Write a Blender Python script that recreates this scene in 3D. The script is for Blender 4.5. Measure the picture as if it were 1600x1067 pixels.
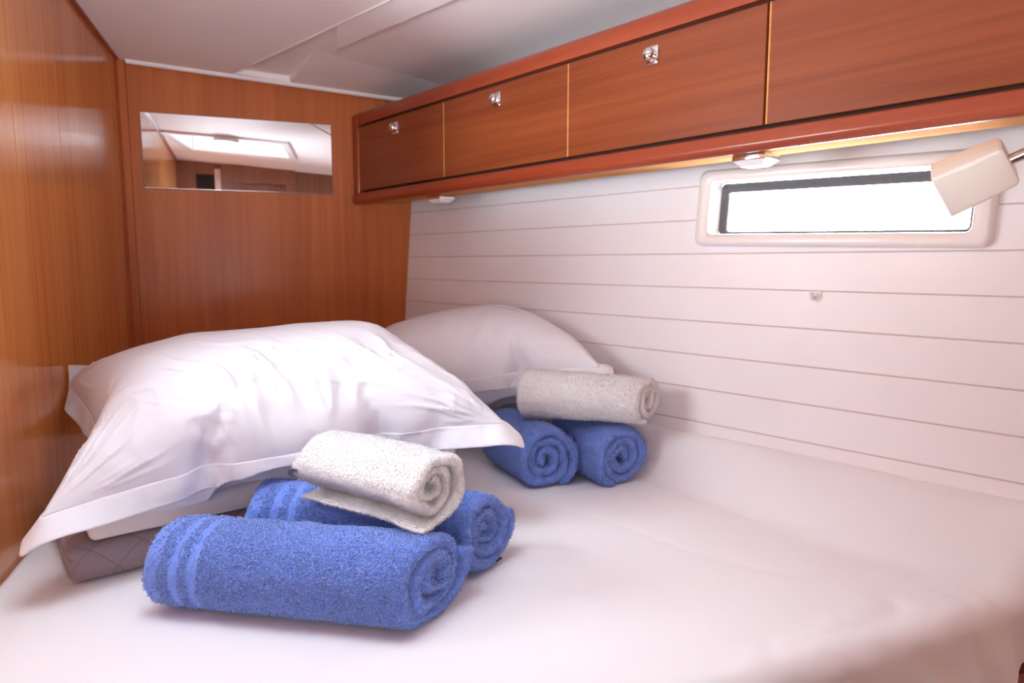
import bpy, bmesh, math, random
import numpy as np
from mathutils import Vector, Matrix

for o in list(bpy.data.objects):
    bpy.data.objects.remove(o, do_unlink=True)
sc = bpy.context.scene
COL = sc.collection
R = math.radians

# ------------------------------------------------------------------ camera, sky, exposure
cam_d = bpy.data.cameras.new('camera')
cam = bpy.data.objects.new('camera', cam_d)
COL.objects.link(cam)
cam.location = (0, 0, 1.40)
cam.rotation_euler = (R(90 - 6.592), 0, R(-18.643))
cam_d.sensor_width = 36
cam_d.lens = 23.85
cam_d.clip_start = 0.01
cam_d.dof.use_dof = True
cam_d.dof.focus_distance = 1.15
cam_d.dof.aperture_fstop = 5.2
sc.camera = cam

vs = sc.view_settings
vs.view_transform = 'Standard'
vs.look = 'None'
vs.gamma = 1
vs.use_curve_mapping = False
vs.exposure = 0.56

world = bpy.data.worlds.new('sky')
sc.world = world
world.use_nodes = True
bg = world.node_tree.nodes['Background']
bg.inputs['Color'].default_value = (0.83, 0.935, 1.04, 1)      # bright overcast
# overcast sky above, an added brighter half below the horizon to lift the ceiling
wn = world.node_tree
w_tc = wn.nodes.new('ShaderNodeTexCoord')
w_sep = wn.nodes.new('ShaderNodeSeparateXYZ')
w_map = wn.nodes.new('ShaderNodeMapRange')
w_map.interpolation_type = 'SMOOTHSTEP'
wn.links.new(w_tc.outputs['Generated'], w_sep.inputs[0])
wn.links.new(w_sep.outputs['Z'], w_map.inputs['Value'])
w_map.inputs['From Min'].default_value = -0.12
w_map.inputs['From Max'].default_value = 0.03
w_map.inputs['To Min'].default_value = 26.0
w_map.inputs['To Max'].default_value = 14.0
# added glow low on the hull side, strengthens the light through the window
w_dot = wn.nodes.new('ShaderNodeVectorMath')
w_dot.operation = 'DOT_PRODUCT'
w_dot.inputs[1].default_value = (0.91, 0.415, 0.0)
wn.links.new(w_tc.outputs['Generated'], w_dot.inputs[0])
w_gl = wn.nodes.new('ShaderNodeMapRange')
w_gl.interpolation_type = 'SMOOTHSTEP'
wn.links.new(w_dot.outputs['Value'], w_gl.inputs['Value'])
w_gl.inputs['From Min'].default_value = 0.1
w_gl.inputs['From Max'].default_value = 0.7
w_low = wn.nodes.new('ShaderNodeMapRange')
wn.links.new(w_sep.outputs['Z'], w_low.inputs['Value'])
w_low.inputs['From Min'].default_value = 0.0
w_low.inputs['From Max'].default_value = -0.15
w_mul = wn.nodes.new('ShaderNodeMath')
w_mul.operation = 'MULTIPLY'
wn.links.new(w_gl.outputs['Result'], w_mul.inputs[0])
wn.links.new(w_low.outputs['Result'], w_mul.inputs[1])
w_add = wn.nodes.new('ShaderNodeMath')
w_add.operation = 'MULTIPLY_ADD'
w_add.inputs[1].default_value = 6.0
wn.links.new(w_mul.outputs[0], w_add.inputs[0])
# sky dimmed astern so the added rear opening throws its light mostly upwards
w_aft = wn.nodes.new('ShaderNodeVectorMath')
w_aft.operation = 'DOT_PRODUCT'
w_aft.inputs[1].default_value = (0.0, -1.0, 0.0)
wn.links.new(w_tc.outputs['Generated'], w_aft.inputs[0])
w_top = wn.nodes.new('ShaderNodeMapRange')
w_top.interpolation_type = 'SMOOTHSTEP'
wn.links.new(w_aft.outputs['Value'], w_top.inputs['Value'])
w_top.inputs['From Min'].default_value = 0.25
w_top.inputs['From Max'].default_value = 0.6
w_top.inputs['To Min'].default_value = 14.0
w_top.inputs['To Max'].default_value = 3.0
wn.links.new(w_top.outputs['Result'], w_map.inputs['To Max'])
wn.links.new(w_map.outputs['Result'], w_add.inputs[2])
wn.links.new(w_add.outputs[0], bg.inputs['Strength'])
sc.cycles.use_denoising = True
sc.cycles.max_bounces = 10
sc.cycles.diffuse_bounces = 6
sc.cycles.sample_clamp_indirect = 12


def portal(name, loc, rot, sx, sy):
    l = bpy.data.lights.new(name, 'AREA')
    l.shape = 'RECTANGLE'
    l.size, l.size_y = sx, sy
    l.cycles.is_portal = True
    o = bpy.data.objects.new(name, l)
    COL.objects.link(o)
    o.location = loc
    o.rotation_euler = rot
    return o


HATCH_C = Vector((-0.115, 0.885, 0))
HATCH_A = R(9)
HATCH_W = 0.56


def ceil_z(x, y):
    return 2.0834 - 0.054 * x - 0.021 * y


CT = Matrix.Rotation(math.atan(0.054), 4, 'Y') @ Matrix.Rotation(-math.atan(0.021), 4, 'X')
portal('hatch_daylight', (HATCH_C.x, HATCH_C.y, ceil_z(HATCH_C.x, HATCH_C.y) + 0.115), (0, 0, HATCH_A), HATCH_W, HATCH_W)

portal('rear_fill_daylight', (-0.18, -0.21, 1.38), (R(90), 0, 0), 0.50, 0.50)  # serves the opening added behind the camera for fill

# hull frame: along (towards the camera), outward normal, height
HA = R(24.5)
HE = Vector((math.sin(HA), -math.cos(HA), 0))
HN = Vector((math.cos(HA), math.sin(HA), 0))


def hull(s, z, out=0.0):
    """point on the hull lining; out > 0 lies outside the boat"""
    c = 1.5065 + 0.0674 * (z - 1.4) + out
    return HN * c + HE * s + Vector((0, 0, z))


portal('side_fill_daylight', (-0.53, 1.17, 1.55), (R(90), 0, R(-90)), 0.42, 0.38)  # serves the port added in the side wall
pw = portal('window_daylight', hull(-0.62, 1.527, 0.10), (0, 0, 0), 0.56, 0.14)
pw.rotation_euler = (R(90), 0, math.atan2(HN.y, HN.x) + R(90))

# ------------------------------------------------------------------ helpers


def tag(o, label=None, cat=None, group=None, kind=None):
    if label: o['label'] = label
    if cat: o['category'] = cat
    if group: o['group'] = group
    if kind: o['kind'] = kind
    return o


def link_mesh(name, me, mat=None, parent=None, smooth=True):
    o = bpy.data.objects.new(name, me)
    COL.objects.link(o)
    if mat: me.materials.append(mat)
    if smooth:
        me.polygons.foreach_set('use_smooth', [True] * len(me.polygons))
    if parent: o.parent = parent
    return o


def from_bm(name, bm, mat=None, parent=None, smooth=False, auto=None):
    bmesh.ops.recalc_face_normals(bm, faces=bm.faces)
    if auto is not None:
        for f in bm.faces: f.smooth = True
        for e in bm.edges:
            if len(e.link_faces) == 2 and e.calc_face_angle(0) > auto: e.smooth = False
    me = bpy.data.meshes.new(name)
    bm.to_mesh(me)
    bm.free()
    o = link_mesh(name, me, mat, parent, smooth)
    return o


def from_data(name, verts, faces, mat=None, parent=None, smooth=True):
    me = bpy.data.meshes.new(name)
    me.from_pydata([tuple(v) for v in verts], [], [tuple(f) for f in faces])
    me.update()
    return link_mesh(name, me, mat, parent, smooth)


def empty(name, loc=(0, 0, 0), rotz=0.0):
    o = bpy.data.objects.new(name, None)
    COL.objects.link(o)
    o.location = loc
    o.rotation_euler = (0, 0, rotz)
    o.empty_display_size = 0.05
    return o


def add_box(bm, size, mtx=None, bevel=0.0, seg=2):
    """box of the given size centred at the origin of mtx, bevelled"""
    r = bmesh.ops.create_cube(bm, size=1.0)
    vs_ = r['verts']
    bmesh.ops.scale(bm, vec=size, verts=vs_)
    if bevel > 0:
        ed = list({e for v in vs_ for e in v.link_edges})
        out = bmesh.ops.bevel(bm, geom=ed, offset=bevel, segments=seg, profile=0.5, affect='EDGES')
        vs_ = list({v for f in out['faces'] for v in f.verts} | {v for v in vs_ if v.is_valid})
    if mtx is not None:
        bmesh.ops.transform(bm, matrix=mtx, verts=vs_)
    return vs_


def box_span(bm, a, b, frame=None, bevel=0.0, seg=2):
    a, b = Vector(a), Vector(b)
    m = Matrix.Translation((a + b) / 2)
    if frame is not None: m = frame @ m
    return add_box(bm, [abs(b[i] - a[i]) for i in range(3)], m, bevel, seg)


def add_tube(bm, pts, rad, seg=16, caps=True):
    pts = [Vector(p) for p in pts]
    rads = rad if isinstance(rad, (list, tuple)) else [rad] * len(pts)
    rings = []
    up = None
    for i, p in enumerate(pts):
        t = (pts[min(i + 1, len(pts) - 1)] - pts[max(i - 1, 0)]).normalized()
        if up is None:
            up = t.orthogonal().normalized()
        up = (up - t * up.dot(t)).normalized()
        b = t.cross(up)
        rings.append([bm.verts.new(p + (up * math.cos(a) + b * math.sin(a)) * rads[i])
                      for a in [2 * math.pi * k / seg for k in range(seg)]])
    for r0, r1 in zip(rings, rings[1:]):
        for k in range(seg):
            bm.faces.new((r0[k], r0[(k + 1) % seg], r1[(k + 1) % seg], r1[k]))
    if caps:
        bm.faces.new(rings[0][::-1])
        bm.faces.new(rings[-1])


def add_lathe(bm, prof, mtx, seg=24):
    """profile of (radius, height) about the z axis of mtx"""
    rings = []
    for r, h in prof:
        if r < 1e-6:
            rings.append([bm.verts.new(mtx @ Vector((0, 0, h)))])
        else:
            rings.append([bm.verts.new(mtx @ Vector((r * math.cos(2 * math.pi * k / seg), r * math.sin(2 * math.pi * k / seg), h))) for k in range(seg)])
    for a, b in zip(rings, rings[1:]):
        for k in range(seg):
            q = [a[k % len(a)], a[(k + 1) % len(a)], b[(k + 1) % len(b)], b[k % len(b)]]
            u = []
            for v in q:
                if v not in u: u.append(v)
            if len(u) > 2: bm.faces.new(u)


def prism(bm, pts, depth):
    """polygon pts (Vectors) pushed along the vector depth"""
    a = [bm.verts.new(p) for p in pts]
    b = [bm.verts.new(p + depth) for p in pts]
    n = len(pts)
    bm.faces.new(a)
    bm.faces.new(b[::-1])
    for i in range(n):
        bm.faces.new((a[i], a[(i + 1) % n], b[(i + 1) % n], b[i]))


# numpy noise -------------------------------------------------------
def _hash(ix, iy, iz, seed):
    h = (ix * 374761393 + iy * 668265263 + iz * 2147483647 + seed * 974634777) & 0xFFFFFFFF
    h = ((h ^ (h >> 13)) * 1274126177) & 0xFFFFFFFF
    h = ((h ^ (h >> 16)) * 2246822519) & 0xFFFFFFFF
    return ((h ^ (h >> 15)) & 0xFFFFFF) / float(0xFFFFFF) * 2 - 1


def noise3(p, seed=0):
    """smooth value noise in -1..1 for an (n,3) array"""
    p = np.asarray(p, float)
    i = np.floor(p).astype(np.int64)
    f = p - i
    w = f * f * f * (f * (f * 6 - 15) + 10)
    out = np.zeros(len(p))
    for dx in (0, 1):
        for dy in (0, 1):
            for dz in (0, 1):
                c = _hash(i[:, 0] + dx, i[:, 1] + dy, i[:, 2] + dz, seed)
                out += c * (w[:, 0] if dx else 1 - w[:, 0]) * (w[:, 1] if dy else 1 - w[:, 1]) * (w[:, 2] if dz else 1 - w[:, 2])
    return out


def fbm(p, seed=0, oct=3):
    p = np.asarray(p, float)
    a, s, t = 1.0, np.zeros(len(p)), 0
    for k in range(oct):
        s += a * noise3(p * (2 ** k), seed + k * 17)
        t += a
        a *= 0.5
    return s / t


def sstep(a, b, x):
    t = np.clip((np.asarray(x, float) - a) / (b - a), 0, 1)
    return t * t * (3 - 2 * t)


# ------------------------------------------------------------------ materials
def srgb(r, g, b):
    def c(v):
        v /= 255.0
        return v / 12.92 if v <= 0.04045 else ((v + 0.055) / 1.055) ** 2.4
    return (c(r), c(g), c(b), 1)


def new_mat(name):
    m = bpy.data.materials.new(name)
    m.use_nodes = True
    nt = m.node_tree
    return m, nt, nt.nodes['Principled BSDF']


def setp(b, **k):
    for n, v in k.items():
        b.inputs[n.replace('_', ' ')].default_value = v


def nd(nt, t, **k):
    n = nt.nodes.new(t)
    for a, v in k.items(): setattr(n, a, v)
    return n


def ramp(nt, stops):
    r = nd(nt, 'ShaderNodeValToRGB')
    e = r.color_ramp.elements
    while len(e) < len(stops): e.new(0.5)
    for i, (p, c) in enumerate(stops):
        e[i].position = p
        e[i].color = c
    return r


def wood(name, dark, light, grain='Z', rough=0.3, coat=0.6, coat_rough=0.12, scale=1.0, bump=0.02, frame=None, spec=0.5):
    """varnished veneer; grain runs along the given axis of object space (turned by frame about z)"""
    m, nt, b = new_mat(name)
    L = nt.links.new
    tc = nd(nt, 'ShaderNodeTexCoord')
    mp0 = nd(nt, 'ShaderNodeMapping')
    if frame: mp0.inputs['Rotation'].default_value = (0, 0, frame)
    L(tc.outputs['Object'], mp0.inputs['Vector'])
    mp = nd(nt, 'ShaderNodeMapping')
    lo, hi = 1.6 * scale, 60 * scale
    mp.inputs['Scale'].default_value = {'Z': (hi, hi, lo), 'X': (lo, hi, hi), 'Y': (hi, lo, hi)}[grain]
    L(mp0.outputs[0], mp.inputs['Vector'])
    n1 = nd(nt, 'ShaderNodeTexNoise')
    n1.inputs['Scale'].default_value = 1.0
    n1.inputs['Detail'].default_value = 6
    n1.inputs['Roughness'].default_value = 0.62
    n1.inputs['Distortion'].default_value = 0.35
    L(mp.outputs[0], n1.inputs['Vector'])
    mp2 = nd(nt, 'ShaderNodeMapping')
    lo2, hi2 = 0.5 * scale, 7 * scale
    mp2.inputs['Scale'].default_value = {'Z': (hi2, hi2, lo2), 'X': (lo2, hi2, hi2), 'Y': (hi2, lo2, hi2)}[grain]
    L(mp0.outputs[0], mp2.inputs['Vector'])
    n2 = nd(nt, 'ShaderNodeTexNoise')
    n2.inputs['Scale'].default_value = 1.0
    n2.inputs['Detail'].default_value = 3
    L(mp2.outputs[0], n2.inputs['Vector'])
    mx = nd(nt, 'ShaderNodeMath', operation='MULTIPLY_ADD')
    mx.inputs[1].default_value = 0.55
    L(n1.outputs['Fac'], mx.inputs[0])
    ml = nd(nt, 'ShaderNodeMath', operation='MULTIPLY')
    ml.inputs[1].default_value = 0.45
    L(n2.outputs['Fac'], ml.inputs[0])
    L(ml.outputs[0], mx.inputs[2])
    r = ramp(nt, [(0.36, dark), (0.62, light)])
    L(mx.outputs[0], r.inputs['Fac'])
    L(r.outputs['Color'], b.inputs['Base Color'])
    bp = nd(nt, 'ShaderNodeBump')
    bp.inputs['Strength'].default_value = bump
    bp.inputs['Distance'].default_value = 0.004
    L(n1.outputs['Fac'], bp.inputs['Height'])
    L(bp.outputs[0], b.inputs['Normal'])
    L(bp.outputs[0], b.inputs['Coat Normal'])
    setp(b, Roughness=rough, Coat_Weight=coat, Coat_Roughness=coat_rough)
    b.inputs['Specular IOR Level'].default_value = spec
    return m


def plain(name, col, rough=0.5, metallic=0.0, coat=0.0, noise=0.0, nscale=300, bump=0.0, bscale=400, **k):
    m, nt, b = new_mat(name)
    L = nt.links.new
    setp(b, Base_Color=col, Roughness=rough, Metallic=metallic, Coat_Weight=coat)
    setp(b, **k)
    tc = nd(nt, 'ShaderNodeTexCoord')
    n = nd(nt, 'ShaderNodeTexNoise')
    n.inputs['Scale'].default_value = nscale
    n.inputs['Detail'].default_value = 3
    L(tc.outputs['Object'], n.inputs['Vector'])
    if noise:
        r = ramp(nt, [(0.3, tuple(c * (1 - noise) for c in col[:3]) + (1,)), (0.7, tuple(min(1, c * (1 + noise)) for c in col[:3]) + (1,))])
        L(n.outputs['Fac'], r.inputs['Fac'])
        L(r.outputs['Color'], b.inputs['Base Color'])
    if bump:
        n2 = nd(nt, 'ShaderNodeTexNoise')
        n2.inputs['Scale'].default_value = bscale
        n2.inputs['Detail'].default_value = 2
        L(tc.outputs['Object'], n2.inputs['Vector'])
        bp = nd(nt, 'ShaderNodeBump')
        bp.inputs['Strength'].default_value = bump
        bp.inputs['Distance'].default_value = 0.002
        L(n2.outputs['Fac'], bp.inputs['Height'])
        L(bp.outputs[0], b.inputs['Normal'])
    return m


M = {}
M['veneer'] = wood('cherry_veneer', srgb(178, 94, 48), srgb(198, 114, 62), 'Z', rough=0.42, coat=0.10, coat_rough=0.2, spec=0.2)  # bulkhead tone lightened to make up for the dim light on it
M['veneer_left'] = wood('side_veneer', srgb(206, 124, 66), srgb(228, 152, 86), 'Z', rough=0.25, coat=1.0, coat_rough=0.07, bump=0.05)  # side wall lightened likewise, missing light put into the colour
M['door'] = wood('door_veneer', srgb(122, 55, 27), srgb(146, 74, 38), 'X', rough=0.38, coat=0.25, coat_rough=0.25, spec=0.25)  # same wood toned darker to hold down strong light on the doors
M['rail'] = wood('solid_cherry', srgb(136, 52, 29), srgb(164, 74, 42), 'X', rough=0.34, coat=0.35, coat_rough=0.15, scale=0.7, spec=0.3)
M['lip'] = wood('pale_ply', srgb(196, 132, 76), srgb(218, 158, 98), 'X', rough=0.9, coat=0.0)
M['lip'].node_tree.nodes['Principled BSDF'].inputs['Specular IOR Level'].default_value = 0.03
M['ceiling'] = plain('ceiling_vinyl', srgb(248, 240, 238), 0.6, bump=0.05, bscale=500)
M['hull'] = plain('hull_panel', srgb(248, 242, 243), 0.42, noise=0.015, nscale=6, bump=0.03, bscale=300)
M['groove'] = plain('groove', srgb(222, 204, 198), 0.7)
M['white_plastic'] = plain('white_plastic', srgb(240, 232, 230), 0.35, coat=0.2, noise=0.01)
M['black_gap'] = plain('dark_gap', srgb(46, 22, 14), 0.8)
M['rubber'] = plain('dark_rubber', srgb(92, 92, 94), 0.45, noise=0.1, nscale=120)
M['chrome'] = plain('chrome', (0.86, 0.86, 0.88, 1), 0.09, 1.0)
M['brushed'] = plain('brushed_steel', (0.62, 0.58, 0.56, 1), 0.28, 1.0, noise=0.08, nscale=200)
M['mirror'] = plain('mirror_glass', (0.93, 0.92, 0.92, 1), 0.0, 1.0)
M['mirror_edge'] = plain('mirror_edge', srgb(206, 186, 178), 0.15, 0.6)
M['sheet'] = plain('cotton_sheet', srgb(244, 241, 243), 0.85, bump=0.02, bscale=900, Sheen_Weight=0.15)
M['pillow'] = plain('pillow_cotton', srgb(236, 233, 239), 0.82, bump=0.02, bscale=900, Sheen_Weight=0.15)
M['cream'] = plain('cream_linen', srgb(236, 222, 216), 0.85, bump=0.04, bscale=500)
M['dark_tag'] = plain('dark_tag', srgb(40, 44, 70), 0.7)
M['floor'] = wood('cabin_sole', srgb(74, 48, 34), srgb(104, 70, 50), 'Y')
M['rear_veneer'] = wood('rear_veneer', srgb(120, 66, 38), srgb(146, 86, 52), 'Z')
M['dark'] = plain('opening_shade', srgb(34, 26, 24), 0.8)  # painted darkness for the opening behind the camera
M['lamp_white'] = plain('milky_shade', srgb(248, 240, 228), 0.32, Subsurface_Weight=0.0, Transmission_Weight=0.0)


def quilt_mat():
    m, nt, b = new_mat('quilted_grey')
    L = nt.links.new
    tc = nd(nt, 'ShaderNodeTexCoord')
    hs = []
    for sg in (1, -1):
        mp = nd(nt, 'ShaderNodeMapping')
        L(tc.outputs['Object'], mp.inputs['Vector'])
        sep = nd(nt, 'ShaderNodeSeparateXYZ')
        L(mp.outputs[0], sep.inputs[0])
        yz = nd(nt, 'ShaderNodeMath', operation='ADD')
        L(sep.outputs['Y'], yz.inputs[0])
        zz = nd(nt, 'ShaderNodeMath', operation='MULTIPLY')
        zz.inputs[1].default_value = 1.0
        L(sep.outputs['Z'], zz.inputs[0])
        L(zz.outputs[0], yz.inputs[1])
        s = nd(nt, 'ShaderNodeMath', operation='MULTIPLY_ADD')
        s.inputs[1].default_value = sg
        L(yz.outputs[0], s.inputs[0])
        L(sep.outputs['X'], s.inputs[2])
        k = nd(nt, 'ShaderNodeMath', operation='MULTIPLY')
        k.inputs[1].default_value = math.pi / 0.080
        L(s.outputs[0], k.inputs[0])
        sn = nd(nt, 'ShaderNodeMath', operation='SINE')
        L(k.outputs[0], sn.inputs[0])
        ab = nd(nt, 'ShaderNodeMath', operation='ABSOLUTE')
        L(sn.outputs[0], ab.inputs[0])
        hs.append(ab)
    mn = nd(nt, 'ShaderNodeMath', operation='MINIMUM')
    L(hs[0].outputs[0], mn.inputs[0])
    L(hs[1].outputs[0], mn.inputs[1])
    pw_ = nd(nt, 'ShaderNodeMath', operation='POWER')
    pw_.inputs[1].default_value = 0.45
    L(mn.outputs[0], pw_.inputs[0])
    bp = nd(nt, 'ShaderNodeBump')
    bp.inputs['Strength'].default_value = 0.35
    bp.inputs['Distance'].default_value = 0.006
    L(pw_.outputs[0], bp.inputs['Height'])
    L(bp.outputs[0], b.inputs['Normal'])
    r = ramp(nt, [(0.0, srgb(120, 102, 106)), (0.06, srgb(152, 134, 138))])
    L(mn.outputs[0], r.inputs['Fac'])
    L(r.outputs['Color'], b.inputs['Base Color'])
    setp(b, Roughness=0.8, Sheen_Weight=0.2)
    return m


M['quilt'] = quilt_mat()


def terry_mat(name, lo, hi, deep, through=0.0):
    m, nt, b = new_mat(name)
    L = nt.links.new
    tc = nd(nt, 'ShaderNodeTexCoord')
    n = nd(nt, 'ShaderNodeTexNoise')
    n.inputs['Scale'].default_value = 420
    n.inputs['Detail'].default_value = 4
    n.inputs['Roughness'].default_value = 0.7
    L(tc.outputs['Object'], n.inputs['Vector'])
    r = ramp(nt, [(0.3, deep), (0.5, lo), (0.7, hi)])
    L(n.outputs['Fac'], r.inputs['Fac'])
    L(r.outputs['Color'], b.inputs['Base Color'])
    bp = nd(nt, 'ShaderNodeBump')
    bp.inputs['Strength'].default_value = 0.5
    bp.inputs['Distance'].default_value = 0.0015
    L(n.outputs['Fac'], bp.inputs['Height'])
    L(bp.outputs[0], b.inputs['Normal'])
    setp(b, Roughness=0.95, Sheen_Weight=0.35, Sheen_Roughness=0.5)
    b.inputs['Specular IOR Level'].default_value = 0.15
    tl = nd(nt, 'ShaderNodeBsdfTranslucent')                      # light filters through the yarn
    L(r.outputs['Color'], tl.inputs['Color'])
    mx = nd(nt, 'ShaderNodeMixShader')
    mx.inputs[0].default_value = through
    o_ = [n_ for n_ in nt.nodes if n_.type == 'OUTPUT_MATERIAL'][0]
    L(b.outputs[0], mx.inputs[1])
    L(tl.outputs[0], mx.inputs[2])
    L(mx.outputs[0], o_.inputs[0])
    return m


M['blue'] = terry_mat('blue_terry', srgb(124, 156, 240), srgb(142, 172, 248), srgb(100, 132, 226))  # deeper than the loops: shade between them is put into the colour
M['blue_loop'] = terry_mat('blue_terry_loops', srgb(150, 178, 250), srgb(192, 212, 255), srgb(98, 128, 226), 0.12)
M['white_loop'] = terry_mat('white_terry_loops', srgb(253, 250, 250), srgb(254, 253, 252), srgb(248, 243, 243), 0.15)
M['white_terry'] = terry_mat('white_terry', srgb(250, 246, 245), srgb(252, 250, 249), srgb(242, 236, 235))

# side wall: the same veneer with a gloss drawn out across its upright grain
lb = M['veneer_left'].node_tree.nodes['Principled BSDF']
setp(lb, Coat_Weight=0.0, Roughness=0.15, Anisotropic=0.85, IOR=2.1)
tn = nd(M['veneer_left'].node_tree, 'ShaderNodeTangent', direction_type='RADIAL', axis='Z')
M['veneer_left'].node_tree.links.new(tn.outputs[0], lb.inputs['Tangent'])

# ------------------------------------------------------------------ the room
XL = -0.485
BA = R(1.95)                                                     # the back bulkhead stands a touch askew
BF = Matrix.Translation((XL, 2.585, 0)) @ Matrix.Rotation(BA, 4, 'Z')   # x along the bulkhead, -y into the cabin
FZ = 0.0


def struct(o, label):
    return tag(o, label, None, None, 'structure')


# floor
bm = bmesh.new()
box_span(bm, (XL - 0.05, -0.2, -0.04), (2.1, 2.8, 0.0))
struct(from_bm('floor', bm, M['floor']), 'wooden cabin floor below the berth')

# left wall
bm = bmesh.new()
PY0, PY1, PZ0, PZ1 = 0.96, 1.38, 1.36, 1.74                      # unseen opening, added to let in side light
box_span(bm, (XL - 0.03, -0.2, 0), (XL, PY0, 2.25))
box_span(bm, (XL - 0.03, PY1, 0), (XL, 1.60, 2.25))
box_span(bm, (XL - 0.03, PY0, 0), (XL, PY1, PZ0))
box_span(bm, (XL - 0.03, PY0, PZ1), (XL, PY1, 2.25))
box_span(bm, (XL - 0.03, 1.603, 0), (XL, 1.90, 2.25))
box_span(bm, (XL - 0.03, 1.903, 0), (XL, 2.50, 2.25))
box_span(bm, (XL - 0.03, 1.59, 0), (XL - 0.004, 2.6, 2.25))
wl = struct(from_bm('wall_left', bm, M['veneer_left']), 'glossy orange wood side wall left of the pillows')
# corner fillet between the side wall and the bulkhead
bm = bmesh.new()
box_span(bm, (XL, 2.503, 0), (XL + 0.004, 2.58, 2.2), bevel=0.001)
box_span(bm, (XL, 2.572, 0), (XL + 0.026, 2.59, 2.2), bevel=0.003)
struct(from_bm('trim_1', bm, M['veneer']), 'narrow wooden corner fillet between side wall and bulkhead')

# back bulkhead: main board and the narrower board beside the hull
bm = bmesh.new()
box_span(bm, (-0.05, 0.004, 0), (1.3, 0.03, 2.25), BF)
box_span(bm, (0.0, 0.0, 0), (0.832, 0.03, 2.25), BF)
box_span(bm, (0.834, 0.002, 0), (1.3, 0.03, 2.25), BF)
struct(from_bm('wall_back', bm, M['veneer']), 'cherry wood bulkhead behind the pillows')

# hull lining with plank grooves and the window opening
W0, W1, WZ0, WZ1 = -0.90, -0.335, 1.450, 1.606
s_min, s_max = -2.6, 0.75
zs = []                                                          # (z, depth, groove below?)
zb = [1.005 - 0.0835 * k for k in range(12, 0, -1)] + [1.005 + 0.0836 * k for k in range(0, 14)]
for z in zb:
    zs += [(z - 0.0016, 0.0, False), (z - 0.0006, 0.002, True), (z + 0.0006, 0.002, True), (z + 0.0016, 0.0, True)]
zs += [(WZ0, 0.0, False), (WZ1, 0.0, False)]
zs.sort()
zs = [z for z in zs if -0.02 < z[0] < 2.15]
sb = [s_min, W0, W1, s_max]
bm = bmesh.new()
grid = [[bm.verts.new(hull(s, z, d)) for s in sb] for z, d, g in zs]
for j in range(len(zs) - 1):
    for i in range(3):
        zm = (zs[j][0] + zs[j + 1][0]) / 2
        if i == 1 and WZ0 - 1e-5 < zm < WZ1 + 1e-5: continue
        f = bm.faces.new((grid[j][i], grid[j][i + 1], grid[j + 1][i + 1], grid[j + 1][i]))
        f.material_index = 1 if (zs[j][1] > 0 or zs[j + 1][1] > 0) else 0
ret = bmesh.ops.extrude_face_region(bm, geom=bm.faces[:])
bmesh.ops.translate(bm, vec=HN * 0.02, verts=[v for v in ret['geom'] if isinstance(v, bmesh.types.BMVert)])
wr = from_bm('wall_right', bm, M['hull'])
wr.data.materials.append(M['groove'])
struct(wr, 'white plank-lined hull side beside the berth')

# rear wall (seen in the mirror), with an unseen opening added for frontal fill
bm = bmesh.new()
yr = -0.15
box_span(bm, (XL, yr - 0.03, 0), (-0.43, yr, 2.2))
box_span(bm, (0.07, yr - 0.03, 0), (2.0, yr, 2.2))
box_span(bm, (-0.43, yr - 0.03, 0), (0.07, yr, 1.13))              # wall below the added light opening
box_span(bm, (-0.43, yr - 0.03, 1.63), (0.07, yr, 2.2))
struct(from_bm('wall_rear', bm, M['rear_veneer']), 'wooden wall behind the camera, seen in the mirror')
bm = bmesh.new()
box_span(bm, (-0.36, yr + 0.001, 1.80), (-0.24, yr + 0.008, 2.02))  # flat dark sheet in place of a shaded opening
struct(from_bm('trim_2', bm, M['dark']), 'dark panel painted as the gloom of an opening, at the left of the mirror')
bm = bmesh.new()
box_span(bm, (-0.75, yr - 0.62, 1.06), (0.35, yr - 0.03, 1.11), bevel=0.006)  # added board outside the opening, cuts off steep upward light
struct(from_bm('trim_10', bm, M['rear_veneer']), 'unseen wooden board added behind the camera to block steep light')
bm = bmesh.new()
box_span(bm, (-0.24, yr, 1.75), (-0.20, yr + 0.02, 2.06), bevel=0.004)
struct(from_bm('trim_3', bm, M['white_plastic']), 'pale upright door edge seen in the mirror')
bm = bmesh.new()
box_span(bm, (-0.20, yr, 1.965), (0.30, yr + 0.06, 2.09), bevel=0.006)
box_span(bm, (0.23, yr, 1.65), (0.30, yr + 0.055, 2.08), bevel=0.004)
struct(from_bm('trim_4', bm, M['rear_veneer']), 'dark wooden lintel seen in the mirror')

# ceiling: boards with the hatch cut out -------------------------------------------------
HC, HSn = math.cos(HATCH_A), math.sin(HATCH_A)


def hatch_pt(u, v, dz=0.0):
    x = HATCH_C.x + u * HC - v * HSn
    y = HATCH_C.y + u * HSn + v * HC
    return Vector((x, y, ceil_z(x, y) + dz))


def cpt(x, y, dz=0.0):
    return Vector((x, y, ceil_z(x, y) + dz))


LA = R(26.0)                                                     # the ceiling joints follow the hull
LD = Vector((math.sin(LA), -math.cos(LA), 0))
LNn = Vector((math.cos(LA), math.sin(LA), 0))
L1c = Vector((0.098, 2.086, 0)).dot(LNn)
L2c = Vector((0.303, 1.893, 0)).dot(LNn)


def joint(c, t, dz=0.0):
    p = LNn * c + LD * t
    return cpt(p.x, p.y, dz)


hw = HATCH_W / 2 + 0.035
bm = bmesh.new()
inner = [hatch_pt(-hw, -hw), hatch_pt(hw, -hw), hatch_pt(hw, hw), hatch_pt(-hw, hw)]
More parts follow.
